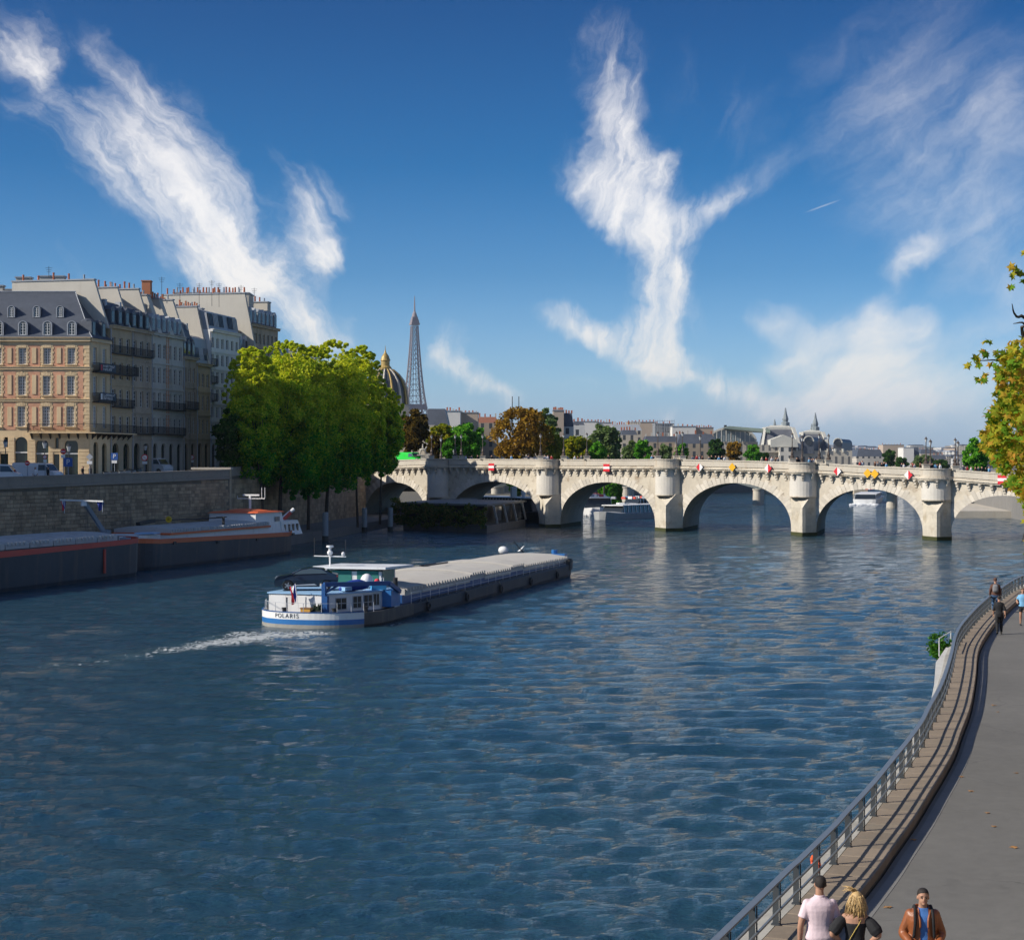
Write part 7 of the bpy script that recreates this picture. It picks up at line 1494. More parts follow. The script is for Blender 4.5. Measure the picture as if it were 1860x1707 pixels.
# ------------------------------------------------------------------ autumn plane tree at the right edge
AUT = mat_leaf('autumn_leaves', (.14, .27, .025), (.42, .36, .035), (.54, .27, .05), .4, 1.6)
def star_leaf(r):
    pts = []
    for k in range(10): a = math.pi / 2 + 2 * math.pi * k / 10; q = (1.0 if k % 2 == 0 else .48) * (1.15 if k == 0 else 1); pts.append((q * math.cos(a), q * math.sin(a), -.18 * q * q + r.uniform(-.06, .06)))
    return np.array([(0, -.1, .06)] + pts + [(0, -.9, .0)])
def autumn_tree():
    r = random.Random(31); nr = np.random.default_rng(31); Y0 = 41.0; root = thing('plane_tree', 'autumn plane tree with star-shaped gold and green leaves at the frame edge', 'tree', (15.6, 43, ZR))
    edge = [(440, 1868), (470, 1858), (520, 1862), (590, 1868), (615, 1858), (632, 1832), (650, 1812), (700, 1800), (740, 1796), (790, 1772), (815, 1772), (840, 1800), (860, 1822), (885, 1830), (905, 1848), (920, 1858), (950, 1852), (990, 1858), (1010, 1880)]
    ex = lambda y: interp(y, edge); cl = []
    while len(cl) < 440:
        y = r.uniform(440, 1005); x = ex(y) + 16 + abs(r.gauss(0, 95)); Y = Y0 + r.uniform(-3, 4)
        if x > 2120 or (y < 620 and r.random() < .72) or (y > 905 and r.random() < .45): continue
        cl.append((at(x, y, Y), r.uniform(.14, .30)))
    for px, py in ((1836, 484), (1846, 490), (1853, 496), (1840, 500), (1836, 524), (1858, 510), (1790, 620), (1798, 622), (1786, 640), (1770, 650), (1758, 664), (1774, 655), (1792, 644), (1778, 662), (1790, 680), (1778, 690), (1800, 662), (1812, 650), (1818, 640), (1808, 640), (1833, 640), (1788, 690), (1858, 460)):
        cl.append((at(px, py, Y0 + r.uniform(-.4, .4)), .045))
    leaves = []
    for c, rad in cl:
        n = 3 if rad < .06 else 12
        for k in range(n):
            d = nr.normal(size=3); d /= np.linalg.norm(d); p = Vector(c) + Vector(d) * rad * r.random() ** .4; leaves.append(p)
    shapes = [star_leaf(r) for _ in range(6)]; meshes = []
    F = [(0, i, i % 10 + 1) for i in range(1, 11)]
    for s_ in shapes[:4]: me = bpy.data.meshes.new('leaf'); me.from_pydata([tuple(p) for p in s_], [], [(0, i, i + 1) for i in range(1, 10)] + [(0, 10, 1)]); me.materials.append(AUT); meshes.append(me)
    def score(p): px = CX + FPX * p.x / p.y; py = HY + (CAMZ - p.z) * FPX / p.y; return (0 if px < 1862 and py > 440 else 1, p.y + .02 * (px - ex(py)))
    leaves.sort(key=score); vs = []; fs = []
    for i, p in enumerate(leaves):
        sc = r.uniform(.085, .135); rot = Matrix.Rotation(r.uniform(0, 6.28), 3, 'Z') @ Matrix.Rotation(r.uniform(-1.3, 1.3), 3, 'X') @ Matrix.Rotation(r.uniform(0, 6.28), 3, 'Z')
        rot = Matrix.Rotation(R(65), 3, 'X') @ rot if r.random() < .6 else rot
        if i < 300: inst(meshes[i % 4], 'leaf', p - root.location, parent=root, scale=sc, rot=rot.to_euler())
        else:
            q = np.array(rot) @ (shapes[i % 6] * sc).T; k = len(vs); vs += [tuple(a) for a in (q.T + np.array(p - root.location))]; fs += [(k, k + j, k + j + 1) for j in range(1, 10)] + [(k, k + 10, k + 1)]
    me = bpy.data.meshes.new('foliage'); me.from_pydata(vs, [], fs); me.materials.append(AUT); inst(me, 'foliage', parent=root)['kind'] = 'stuff'
    b = MB(); b.tube(bez([(0, 0, -.3), (.1, 0, 3), (-.1, .3, 7), (.2, .2, 11)], 4), [.34, .32, .30, .28, .26, .25, .23, .22, .2, .18, .15, .12, .1], 9); b.build('trunk', BARK, root)
    L = root.location
    for pts in ([(0, 0, 5.5), at(1900, 720, 42) - L, at(1835, 660, 41.4) - L, at(1770, 655, 41) - L], [(0, 0, 6.5), at(1890, 610, 42) - L, at(1846, 575, 41.3) - L, at(1838, 552, 41) - L], [(0, .2, 8), at(1890, 530, 42) - L, at(1850, 500, 41) - L, at(1832, 482, 41) - L], [(0, 0, 4.5), at(1900, 820, 42) - L, at(1835, 810, 41) - L, at(1785, 805, 41) - L], [(0, 0, 3), at(1910, 930, 42) - L, at(1870, 950, 41) - L, at(1856, 985, 41) - L], [(0, .2, 9), at(1895, 480, 42) - L, at(1870, 455, 41) - L, at(1860, 440, 41) - L], at and [(0, 0, 6), at(1875, 640, 41.6) - L, at(1862, 590, 41) - L, at(1840, 588, 41) - L]):
        b = MB(); q = bez(pts, 4); b.tube(q, [.07 - .062 * k / (len(q) - 1) for k in range(len(q))], 5); b.build('branch', BARK, root)
autumn_tree()
bu = thing('bush', 'small bright green bush behind the thin white fence at the quay edge', 'bush', tuple(on(1712, 1190, 1.5)))
P_ = on(1710, 1180, ZW - .2); cl = [(P_.x + random.Random(k).uniform(-.45, .35), P_.y + random.Random(k + 50).uniform(-.4, .4), P_.z + random.Random(k + 9).uniform(-.5, .62), .2) for k in range(34)]
v, f = leaf_cloud(cl, 45, .055, 3); inst(np_mesh('leaves', v - np.array(bu.location), f, mat_leaf('bush_leaves', (.02, .09, .01), (.05, .17, .02), (.10, .24, .03))), 'leaves', parent=bu)['kind'] = 'stuff'
b = MB(); b.tube([(0, 0, 0), (.1, .2, .8), P_ - bu.location], [.05, .04, .02], 5); b.build('stem', BARK, bu)

# ------------------------------------------------------------------ people
SKIN = mat('skin', (.42, .23, .15), .6, var=.05, spec=.3)
def skin_mesh(name, verts, edges, root=0, sub=1):
    """verts: name -> ((x, y, z), rx[, ry]); grows one continuous body along the edges"""
    names = list(verts); me = bpy.data.meshes.new(name + '_s'); me.from_pydata([verts[n][0] for n in names], [], [(names.index(a), names.index(b_)) for a, b_ in edges]); o = bpy.data.objects.new(name + '_s', me); COL.objects.link(o)
    o.modifiers.new('s', 'SKIN'); ms = me.skin_vertices[0].data if me.skin_vertices else None
    if ms is None: bm = bmesh.new(); bm.from_mesh(me); bm.verts.layers.skin.verify(); bm.to_mesh(me); bm.free(); ms = me.skin_vertices[0].data
    for i, n in enumerate(names): q = verts[n]; ms[i].radius = (q[1], q[2] if len(q) > 2 else q[1]); ms[i].use_root = (i == root)
    o.modifiers['s'].use_smooth_shade = True; m2 = o.modifiers.new('u', 'SUBSURF'); m2.levels = sub; m2.render_levels = sub
    bpy.context.view_layer.update(); out = bpy.data.meshes.new_from_object(o.evaluated_get(bpy.context.evaluated_depsgraph_get())); out.name = name; bpy.data.objects.remove(o); bpy.data.meshes.remove(me); return out
def skeleton(h=1.75, arms=None, legs=None, head=(0, 0), lean=0.0, w=1.0):
    """faces +y. arms/legs: {-1/1: (elbow, wrist, hand)} / {(knee, ankle, toe)}"""
    k = h / 1.75; arms = arms or {}; legs = legs or {}; V = {}
    V['pelvis'] = ((0, 0, .96), .155 * w, .115); V['waist'] = ((0, lean * .3, 1.10), .145 * w, .11); V['chest'] = ((0, lean * .7, 1.30), .18 * w, .12); V['collar'] = ((0, lean, 1.43), .13, .085); V['neck'] = ((0, lean + .01, 1.50), .068); V['jaw'] = ((head[0] * .5, lean + .03 + head[1] * .5, 1.575), .074, .082); V['head'] = ((head[0], lean + .02 + head[1], 1.665), .086, .102); V['crown'] = ((head[0], lean + .01 + head[1] * .9, 1.72), .062, .074)
    E = [('pelvis', 'waist'), ('waist', 'chest'), ('chest', 'collar'), ('collar', 'neck'), ('neck', 'jaw'), ('jaw', 'head'), ('head', 'crown')]
    for s_ in (-1, 1):
        t = 'L' if s_ < 0 else 'R'; a = arms.get(s_, ((.235 * s_, -.02, 1.13), (.25 * s_, .05, .88), (.25 * s_, .08, .80))); g = legs.get(s_, ((.10 * s_, .02, .50), (.11 * s_, -.01, .09), (.12 * s_, .13, .04)))
        V['sh' + t] = ((.175 * s_ * w, lean, 1.405), .062, .06); V['el' + t] = (a[0], .043); V['wr' + t] = (a[1], .028, .024); V['ha' + t] = (a[2], .034, .02)
        V['hip' + t] = ((.085 * s_, 0, .89), .088, .085); V['kn' + t] = (g[0], .058); V['ca' + t] = (tuple(lerp(Vector(g[0]), Vector(g[1]), .3) + Vector((0, -.015, 0))), .056); V['an' + t] = (g[1], .038); V['to' + t] = (g[2], .036, .03)
        E += [('collar', 'sh' + t), ('sh' + t, 'el' + t), ('el' + t, 'wr' + t), ('wr' + t, 'ha' + t), ('pelvis', 'hip' + t), ('hip' + t, 'kn' + t), ('kn' + t, 'ca' + t), ('ca' + t, 'an' + t), ('an' + t, 'to' + t)]
    return {n: tuple([tuple(c * k for c in q[0])] + [r_ * k for r_ in q[1:]]) for n, q in V.items()}, E
def mids(V, a, b_, f): return tuple(lerp(Vector(V[a][0]), Vector(V[b_][0]), f))
def paint(me, mats, fn):
    me.materials.clear()
    for m in mats: me.materials.append(m)
    me.polygons.foreach_set('material_index', [fn(p.center) for p in me.polygons])
HAIRD = mat('dark_hair', (.018, .013, .010), .6, var=.2); HAIRB = mat('blonde_hair', (.52, .34, .14), .55, var=.35, scale=6, fine=60); HAIRG = mat('grey_hair', (.2, .19, .18), .7)
CL = {n: mat('cloth_' + n, c, .85, var=.12, scale=3, fine=20) for n, c in dict(pink=(.66, .52, .55), black=(.012, .012, .014), navy=(.02, .03, .06), blue=(.06, .17, .42), sky=(.18, .42, .66), brown=(.10, .045, .03), white=(.72, .72, .72), red=(.45, .04, .04), grey=(.2, .2, .21), denim=(.04, .09, .18), beige=(.42, .36, .27), olive=(.08, .09, .04)).items()}
LEATHER = mat('tan_leather', (.27, .085, .028), .42, var=.25, scale=5, fine=25, bump=.3, bscale=14)
SHOE = mat('shoe', (.03, .03, .03), .6, var=.1); SHOEW = mat('white_shoe', (.6, .6, .6), .6, var=.1)
def hand_mesh(s_, curl=.5, dirv=(0, 0, -1), fwd=(0, 1, 0), m=SKIN):
    """palm and five unequal fingers; dirv: along the fingers, fwd: palm normal side"""
    d = Vector(dirv).normalized(); f = Vector(fwd); f = (f - d * f.dot(d)).normalized(); x = d.cross(f) * s_
    V = {'w': ((0, 0, 0), .026, .02), 'p': (tuple(d * .045), .036, .018)}; E = [('w', 'p')]
    for i, (off, ln) in enumerate(((-.03, .062), (-.010, .075), (.011, .070), (.031, .052))):
        a = d * .085 + x * off; b_ = a + d * ln * .5 * math.cos(curl) + f * ln * .5 * math.sin(curl); c_ = b_ + d * ln * .5 * math.cos(curl * 2) + f * ln * .5 * math.sin(curl * 2)
        for k, (q, r_) in enumerate(((a, .0105), (b_, .0095), (c_, .008))): V['f%d%d' % (i, k)] = (tuple(q), r_)
        E += [('p', 'f%d0' % i), ('f%d0' % i, 'f%d1' % i), ('f%d1' % i, 'f%d2' % i)]
    a = d * .03 - x * .035; b_ = a + d * .028 - x * .022 + f * .012; c_ = b_ + d * .028 - x * .004 + f * .012
    V['t0'] = (tuple(a), .012); V['t1'] = (tuple(b_), .011); V['t2'] = (tuple(c_), .009); E += [('p', 't0'), ('t0', 't1'), ('t1', 't2')]
    me = skin_mesh('hand', V, E, 0, 1); me.materials.clear(); me.materials.append(m); return me

def organic(name, b, m, voxel=.011, smooth=4, cut=None):
    """fuses closed overlapping shapes into one continuous skin"""
    me = b.mesh(name + '_s', m); o = bpy.data.objects.new(name + '_s', me); COL.objects.link(o); r = o.modifiers.new('r', 'REMESH'); r.mode = 'VOXEL'; r.voxel_size = voxel; r.use_smooth_shade = True
    q = o.modifiers.new('q', 'SMOOTH'); q.factor = .5; q.iterations = smooth; bpy.context.view_layer.update()
    out = bpy.data.meshes.new_from_object(o.evaluated_get(bpy.context.evaluated_depsgraph_get())); out.name = name; bpy.data.objects.remove(o); bpy.data.meshes.remove(me)
    if cut:
        bm = bmesh.new(); bm.from_mesh(out); bmesh.ops.delete(bm, geom=[f for f in bm.faces if cut(f.calc_center_median())], context='FACES'); bm.to_mesh(out); bm.free()
    out.materials.clear(); out.materials.append(m); out.polygons.foreach_set('use_smooth', [True] * len(out.polygons)); return out
def rings(b, rs, n=20, pw=2.3):
    """rs: (z, rx, ry, cy, cx)"""
    vs = []; fs = []
    for r in rs:
        z, rx, ry, cy = r[:4]; cx = r[4] if len(r) > 4 else 0
        for k in range(n): a = 2 * math.pi * k / n; c_, s_ = math.cos(a), math.sin(a); vs.append((cx + rx * math.copysign(abs(c_) ** (2 / pw), c_), cy + ry * math.copysign(abs(s_) ** (2 / pw), s_), z))
    for i in range(len(rs) - 1):
        for k in range(n): k2 = (k + 1) % n; fs.append((i * n + k, i * n + k2, (i + 1) * n + k2, (i + 1) * n + k))
    fs += [tuple(range(n - 1, -1, -1)), tuple((len(rs) - 1) * n + k for k in range(n))]; b.add(vs, fs)
def limb(b, pts, rad): b.tube(bez(pts, 5), [float(np.interp(k / (5 * (len(pts) - 1)), np.linspace(0, 1, len(rad)), rad)) for k in range(5 * (len(pts) - 1) + 1)], 10)
def cloth(name, col, bump=.5, rough=.85, metal=0, sc=9):
    m = mat('garment_' + name, col, rough, metal, .12, 4, 30, bump=bump, bscale=sc, bdist=.02); return m
def human(label, P, rz, h=1.75, w=1.0, arms=None, legs=None, head=(0, .02, 0), top=None, sleeve='short', bottom=None, jacket=None, hair=HAIRD, kind='short', dress=None, vox=.011, shoe=SHOE, shorts=False):
    root = thing('person', label, 'person', tuple(P), rz); k = h / 1.75; root.scale = (k, k, k); arms = arms or {}; legs = legs or {}
    A = {s_: arms.get(s_, ((.225 * s_ * w, -.03, 1.12), (.235 * s_ * w, .03, .88))) for s_ in (-1, 1)}; G = {s_: legs.get(s_, ((.10 * s_, .02, .50), (.11 * s_, -.02, .09), 0)) for s_ in (-1, 1)}
    tor = lambda g, z0=.84, z1=9: [r for r in [(.84, .160 * w + g, .112 + g, -.005), (.95, .165 * w + g, .118 + g, -.01), (1.04, .148 * w + g, .105 + g, 0), (1.12, .142 * w + g, .102 + g, 0), (1.22, .158 * w + g, .112 + g, 0), (1.32, .176 * w + g, .12 + g, -.002), (1.39, .178 * w + g, .108 + g, -.006), (1.43, .150 * w + g, .088 + g, -.008), (1.465, .098 + g, .072 + g, -.004), (1.49, .066 + g * .8, .064 + g * .8, 0)] if z0 <= r[0] <= z1]
    def arm(b, g, f0=0, f1=1, r0=1):
        for s_ in (-1, 1):
            e, wr = Vector(A[s_][0]), Vector(A[s_][1]); sh = Vector((.150 * s_ * w, -.004, 1.395)); pts = [sh, lerp(sh, e, .5) + Vector((.008 * s_, 0, 0)), e, lerp(e, wr, .45), wr]; rad = [.058 + g, .053 + g, .043 + g, .044 + g, .029 + g]
            if f1 == 'short': pts = [sh, lerp(sh, e, .42), lerp(sh, e, .70)]; rad = [.055 + g, .060 + g, .062 + g]
            elif f1 == 'half': pts = [sh, lerp(sh, e, .5), e, lerp(e, wr, .2)]; rad = [.060 + g, .058 + g, .052 + g, .05 + g]
            elif f1 == 'long': pts = [sh, lerp(sh, e, .5), e, lerp(e, wr, .5), lerp(e, wr, .93)]; rad = [.057 + g, .053 + g, .047 + g, .043 + g, .038 + g]
            limb(b, pts, rad); b.ball(tuple(sh), (.056 + g, .054 + g, .054 + g), 12, 8)
    def leg(b, g, f1=1.0, hem=0):
        for s_ in (-1, 1):
            kn, an = Vector(G[s_][0]), Vector(G[s_][1]); hp = Vector((.085 * s_ * w, 0, .88)); pts = [hp, lerp(hp, kn, .5), kn, lerp(kn, an, .35) + Vector((0, -.015, 0)), an]; rad = [.092 + g, .080 + g, .058 + g, .056 + g + hem, .038 + g + hem]
            if f1 < 1: pts = pts[:3]; rad = rad[:3]; pts[2] = lerp(hp, kn, f1 * 1.0); rad[2] = .075 + g
            limb(b, pts, rad)
    hx, hy, tilt = head; H = Vector((hx, hy, 1.655 - tilt * .01))
    b = MB(); rings(b, tor(0)); rings(b, [(1.44, .062, .062, 0), (1.50, .057, .058, hy * .3), (1.56, .055, .060, hy * .6), (1.62, .05, .055, hy * .8)]); b.ball(tuple(H + Vector((0, -.012, .022))), (.076, .094, .096), 20, 14); b.ball(tuple(H + Vector((0, .018, -.045 - .0))), (.058, .068, .066), 16, 10); b.ball(tuple(H + Vector((0, .080, -.018))), (.012, .022, .026), 10, 8); b.ball(tuple(H + Vector((0, .062, -.085))), (.026, .026, .022), 10, 8)
    for s_ in (-1, 1): b.ball(tuple(H + Vector((.076 * s_, -.008, -.012))), (.012, .020, .032), 10, 8); b.ball(tuple(H + Vector((.03 * s_, .070, .018))), (.022, .012, .010), 8, 6)
    arm(b, 0); leg(b, 0); inst(organic('body', b, SKIN, min(vox, .009), 3), 'body', parent=root)
    for s_ in (-1, 1):                                # face details, hands, shoes
        b = MB(); b.sm = True; b.ball(tuple(H + Vector((s_ * .030, .0795, .000))), (.013, .006, .006), 8, 5); b.build('eye', mat('eye_dark', (.02, .015, .012), .3, var=0), root); b = MB(); b.ball(tuple(H + Vector((s_ * .031, .080, .022))), (.020, .006, .004), 8, 5); b.build('eyebrow', hair, root)
        an = Vector(G[s_][1]); b = MB(); b.sm = True; pt = G[s_][2]; b.tube([an + Vector((0, -.055, -.035)), an + Vector((0, .0, -.04)), an + Vector((0, .09, -.055 + pt)), an + Vector((0, .16, -.06 + pt * 1.5))], [.036, .046, .044, .026], 10); b.build('shoe', shoe, root)
    b = MB(); b.ball(tuple(H + Vector((0, .080, -.058))), (.022, .006, .005), 8, 5); b.build('mouth', mat('lips', (.32, .12, .10), .6, var=0), root)
    if dress:
        b = MB(); rings(b, [(.30, .27, .20, 0), (.5, .25, .18, 0), (.8, .19, .135, 0)] + tor(.010, .9, 1.33)); inst(organic('dress', b, dress, vox, 3), 'dress', parent=root)
    else:
        b = MB(); rings(b, [(.80, .168 * w, .125, -.005)] + tor(.014, .84, 1.1)); leg(b, .012, .62 if shorts else 1.0, .012); inst(organic('trousers', b, bottom, vox, 3), 'shorts' if shorts else 'trousers', parent=root)
        b = MB(); rings(b, [(.83, .166 * w, .122, -.005)] + tor(.016, .95)); (None if jacket else arm(b, .012, 0, sleeve if sleeve in ('short', 'half') else 'long')); inst(organic('shirt', b, top, vox, 3), 'shirt', parent=root)
    if jacket:
        b = MB(); rings(b, [(.82, .182 * w, .140, -.005)] + tor(.030, .95)); arm(b, .016, 0, 'long'); me = organic('jacket', b, jacket, vox, 3, cut=lambda c: (c.y > .02 and abs(c.x) < .045 + .10 * max(0, c.z - 1.28) and c.z < 1.6) or c.z > 1.492 or c.z < .83)
        inst(me, 'jacket', parent=root); b = MB(); b.sm = True
        for s_ in (-1, 1): b.tube(bez([(0, -.085, 1.495), (s_ * .085, -.05, 1.50), (s_ * .095, .06, 1.46), (s_ * .06, .135, 1.36), (s_ * .055, .15, 1.24)], 5), .016, 8)
        b.build('jacket_collar', jacket, root)
    if kind in ('short', 'cap'):
        n, mm = 28, 14; vs = []; rr = random.Random(7); g = .004 if kind == 'short' else .016
        for i in range(mm + 1):
            for j in range(n):
                t = 2 * math.pi * j / n; fr_ = math.sin(t); lim = math.pi * (.64 - .30 * max(0, fr_) ** .7 + .02 * max(0, -fr_)); lim -= .12 * math.exp(-((abs(math.cos(t)) - 1) / .25) ** 2); a = lim * i / mm; q = 1 if i == 0 else 1 + rr.uniform(-.012, .02)
                sa, ca = max(0, math.sin(a)) ** .82, math.copysign(abs(math.cos(a)) ** .82, math.cos(a)); vs.append((H.x + (.075 + g) * q * sa * math.cos(t), H.y - .012 + (.093 + g) * q * sa * fr_, H.z + .022 + (.090 + g * (1.5 - .6 * (i / mm))) * q * ca))
        b = MB(); b.sm = True; b.add(vs, [(i * n + j, i * n + (j + 1) % n, (i + 1) * n + (j + 1) % n, (i + 1) * n + j) for i in range(mm) for j in range(n)]); b.build('hair' if kind == 'short' else 'cap', hair, root)
    elif kind == 'long':
        b = MB(); b.ball(tuple(H + Vector((0, -.018, .024))), (.088, .104, .098), 18, 12); b.ball(tuple(H + Vector((0, -.055, -.09))), (.100, .070, .125), 16, 10); b.ball(tuple(H + Vector((-.05, -.05, -.16))), (.055, .05, .08), 12, 8); b.ball(tuple(H + Vector((.055, -.05, -.14))), (.05, .05, .09), 12, 8)
        rr = random.Random(5)
        for i in range(34): a = rr.uniform(math.pi * .98, math.pi * 2.02); p0 = H + Vector((.085 * math.cos(a), -.03 + .085 * math.sin(a), rr.uniform(-.02, .06))); e = p0 + Vector((math.cos(a) * .03 + rr.uniform(-.02, .02), -.01, -rr.uniform(.16, .26))); b.tube([p0, lerp(p0, e, .5) + Vector((math.cos(a) * .018, -.012, 0)), e], [.016, .019, .008], 7)
        inst(organic('hair', b, hair, .007, 2, cut=lambda c: c.y > H.y + .045 and c.z < H.z + .05), 'hair', parent=root); b = MB(); b.sm = True
        for i in range(90):
            a = rr.uniform(math.pi * .95, math.pi * 2.05); p0 = H + Vector((.088 * math.cos(a), -.03 + .095 * math.sin(a), rr.uniform(-.05, .08))); e = p0 + Vector((math.cos(a) * .05 + rr.uniform(-.04, .04), rr.uniform(-.03, .01), -rr.uniform(.14, .28))); b.tube([p0, lerp(p0, e, .5) + Vector((math.cos(a) * .02, -.02, 0)), e], [.004, .004, .002], 4)
        for i in range(30): p0 = H + Vector((rr.uniform(-.07, .02), rr.uniform(-.06, .04), .11)); e = p0 + Vector((-rr.uniform(.05, .17), rr.uniform(-.04, .04), rr.uniform(-.02, .08))); b.tube([p0, lerp(p0, e, .5) + Vector((0, 0, .03)), e], [.004, .004, .002], 4)
        b.build('loose_strands', hair, root)
    return root, A, H
def hands(root, A, spec):
    for s_ in (-1, 1):
        d, f, c_ = spec[s_]; inst(hand_mesh(s_, c_, d, f), 'hand', A[s_][1], parent=root)
HAIRBL = mat('blonde_hair_mass', (.50, .33, .14), .5, var=.4, scale=8, fine=70, bump=.8, bscale=60, bdist=.01); HAIRM = mat('short_dark_hair', (.020, .014, .011), .75, var=.4, scale=20, fine=90, bump=.8, bscale=120, bdist=.006)
LEATHER = mat('tan_leather', (.25, .080, .028), .42, var=.3, scale=5, fine=25, bump=.9, bscale=12, bdist=.03)
WALKL = {-1: ((-.10, .14, .53), (-.10, .06, .10), 0), 1: ((.10, -.03, .50), (.10, -.24, .17), -.05)}; WALKR = {1: ((.10, .14, .53), (.10, .06, .10), 0), -1: ((-.10, -.03, .50), (-.10, -.24, .17), -.05)}
man, A, H = human('man in a pale pink polo shirt and dark trousers walking away along the railing', (4.32, 24.8, ZR), 0, 1.80, 1.13, arms={-1: ((-.262, -.04, 1.12), (-.268, .02, .88)), 1: ((.25, .0, 1.13), (.245, .09, .90))}, legs=WALKL, head=(.012, .02, 0), top=cloth('pink', (.70, .55, .58), .5), bottom=cloth('navy', (.02, .025, .045)), hair=HAIRM)
hands(man, A, {-1: ((-.05, .15, -1), (1, .2, 0), .5), 1: ((0, .2, -1), (-1, .2, 0), .5)})
b = MB(); b.sm = True; b.lathe([(.074, 0), (.068, .028), (.064, .030), (.066, .0)], (0, 0, 1.488), 20, cap=False); b.build('polo_collar', MATS['garment_pink'], man)
wom, A, H = human('blonde woman in a black puff-sleeved dress seen from behind, hands on hips', (4.76, 24.5, ZR), R(-8), 1.66, .90, arms={-1: ((-.335, -.10, 1.17), (-.205, -.03, 1.03)), 1: ((.335, -.10, 1.17), (.205, -.03, 1.03))}, legs=WALKR, head=(.02, .02, 0), dress=cloth('black', (.012, .012, .014), .5), hair=HAIRBL, kind='long')
hands(wom, A, {-1: ((.55, -.25, -.75), (0, 1, .2), .25), 1: ((-.55, -.25, -.75), (0, 1, .2), .25)})
for s_ in (-1, 1):
    sh = Vector((.16 * s_, -.005, 1.39)); e = Vector(A[s_][0]); b = MB(); b.ball(tuple(lerp(sh, e, .28)), (.078, .075, .078), 12, 8); limb(b, [sh + Vector((-.01 * s_, 0, -.02)), lerp(sh, e, .35), lerp(sh, e, .75), lerp(sh, e, 1.0)], [.062, .086, .098, .072]); inst(organic('puff_sleeve', b, MATS['garment_black'], .009, 2), 'puff_sleeve', parent=wom)
b = MB(); b.sm = True; b.tube(bez([(.085, -.03, 1.45), (.07, -.115, 1.36), (.0, -.125, 1.24), (-.09, -.115, 1.08)], 4), .0065, 6); b.build('bag_strap', mat('yellow_strap', (.5, .36, .08), .6), wom)
jk, A, H = human('man in tan leather jacket and blue shirt walking towards the viewer, looking down', (5.66, 24.35, ZR), R(176), 1.76, 1.10, arms={-1: ((-.262, -.02, 1.13), (-.185, .19, 1.02)), 1: ((.262, -.02, 1.13), (.185, .19, 1.02))}, legs=WALKL, head=(0, .05, 1.5), top=cloth('blue', (.055, .16, .42), .5), bottom=MATS['garment_navy'], jacket=LEATHER, hair=HAIRM, sleeve='short')
hands(jk, A, {-1: ((.2, .8, -.4), (0, -.3, -1), .8), 1: ((-.2, .8, -.4), (0, -.3, -1), .8)})
for s_ in (-1, 1): b = MB(); b.sm = True; b.tube(bez([(s_ * .105, -.09, 1.47), (s_ * .11, .02, 1.505), (s_ * .12, .125, 1.42), (s_ * .125, .158, 1.28), (s_ * .14, .13, 1.10)], 5), .020, 8); b.build('backpack_strap', MATS['garment_black'], jk)
b = MB(); rings(b, [(1.02, .13, .06, -.2), (1.1, .16, .09, -.22), (1.35, .15, .09, -.22), (1.45, .10, .05, -.2)]); inst(organic('backpack', b, MATS['garment_black'], .012, 4), 'backpack', parent=jk)
p = on(1808, 1113, ZR); pw, A, H = human('man in a brown jacket, jeans and cap with a grey backpack by the railing', p, R(-12), 1.78, 1.12, legs=WALKL, top=CL['brown'], bottom=CL['denim'], jacket=None, sleeve='long', hair=CL['brown'], kind='cap', vox=.016)
hands(pw, A, {s_: ((0, .2, -1), (-s_, .2, 0), .5) for s_ in (-1, 1)}); b = MB(); rings(b, [(1.06, .12, .06, -.18), (1.15, .15, .09, -.2), (1.36, .14, .09, -.2), (1.46, .09, .05, -.17)]); inst(organic('backpack', b, CL['grey'], .014, 4), 'backpack', parent=pw)
p = on(1815, 1152, ZR); pb, A, H = human('slim person dressed all in black walking on the road beside the raised walk', p, R(-10), 1.72, .98, arms={-1: ((-.235, .03, 1.13), (-.245, .10, .9)), 1: ((.245, -.07, 1.13), (.265, -.10, .89))}, legs=WALKR, top=CL['black'], bottom=CL['black'], sleeve='half', vox=.016, hair=HAIRM)
hands(pb, A, {s_: ((0, .1, -1), (-s_, .2, 0), .5) for s_ in (-1, 1)})
p = on(1858, 1136, ZR); pj, A, H = human('jogger in sky blue top running towards the viewer at the frame edge', p, R(170), 1.75, 1.05, arms={-1: ((-.25, -.12, 1.17), (-.22, .08, 1.14)), 1: ((.25, -.16, 1.19), (.25, .0, 1.05))}, legs={-1: ((-.10, .25, .62), (-.10, .08, .28), 0), 1: ((.10, .02, .50), (.10, -.05, .09), 0)}, top=CL['sky'], bottom=CL['black'], shorts=True, vox=.016, hair=HAIRM)
hands(pj, A, {s_: ((0, .8, .5), (-s_, 0, 0), 1.0) for s_ in (-1, 1)})
# small figures: one mesh each, coloured by region
def small_figs():
    figs = {}; poses = [dict(), dict(arms={-1: ((-.26, .05, 1.15), (-.2, .22, 1.1), (-.15, .28, 1.12))}), dict(legs={-1: ((-.1, .14, .52), (-.1, .12, .1), (-.1, .25, .05)), 1: ((.1, -.06, .5), (.1, -.26, .15), (.1, -.16, .06))})]
    for i, ps in enumerate(poses): V, E = skeleton(1.72, **ps); figs[i] = skin_mesh('figure', V, E, 0, 0)
    return figs
FIGS = small_figs(); FC = {}
def small_person(label, P, rz, i, top, bot, hair=HAIRD, group=None, h=1.0):
    key = (i % 3, top, bot, hair.name)
    if key not in FC:
        me = FIGS[i % 3].copy(); me.name = 'person'; paint(me, [SKIN, CL[top], CL[bot], hair], lambda c: 3 if (c.z > 1.66 or (c.z > 1.56 and c.y < -.01)) else 0 if c.z > 1.46 else 0 if (abs(c.x) > .2 and c.z < 1.05) else 1 if c.z > .93 else 2); FC[key] = me
    return tag(inst(FC[key], 'person', P, rz, scale=h), label, 'person', group)
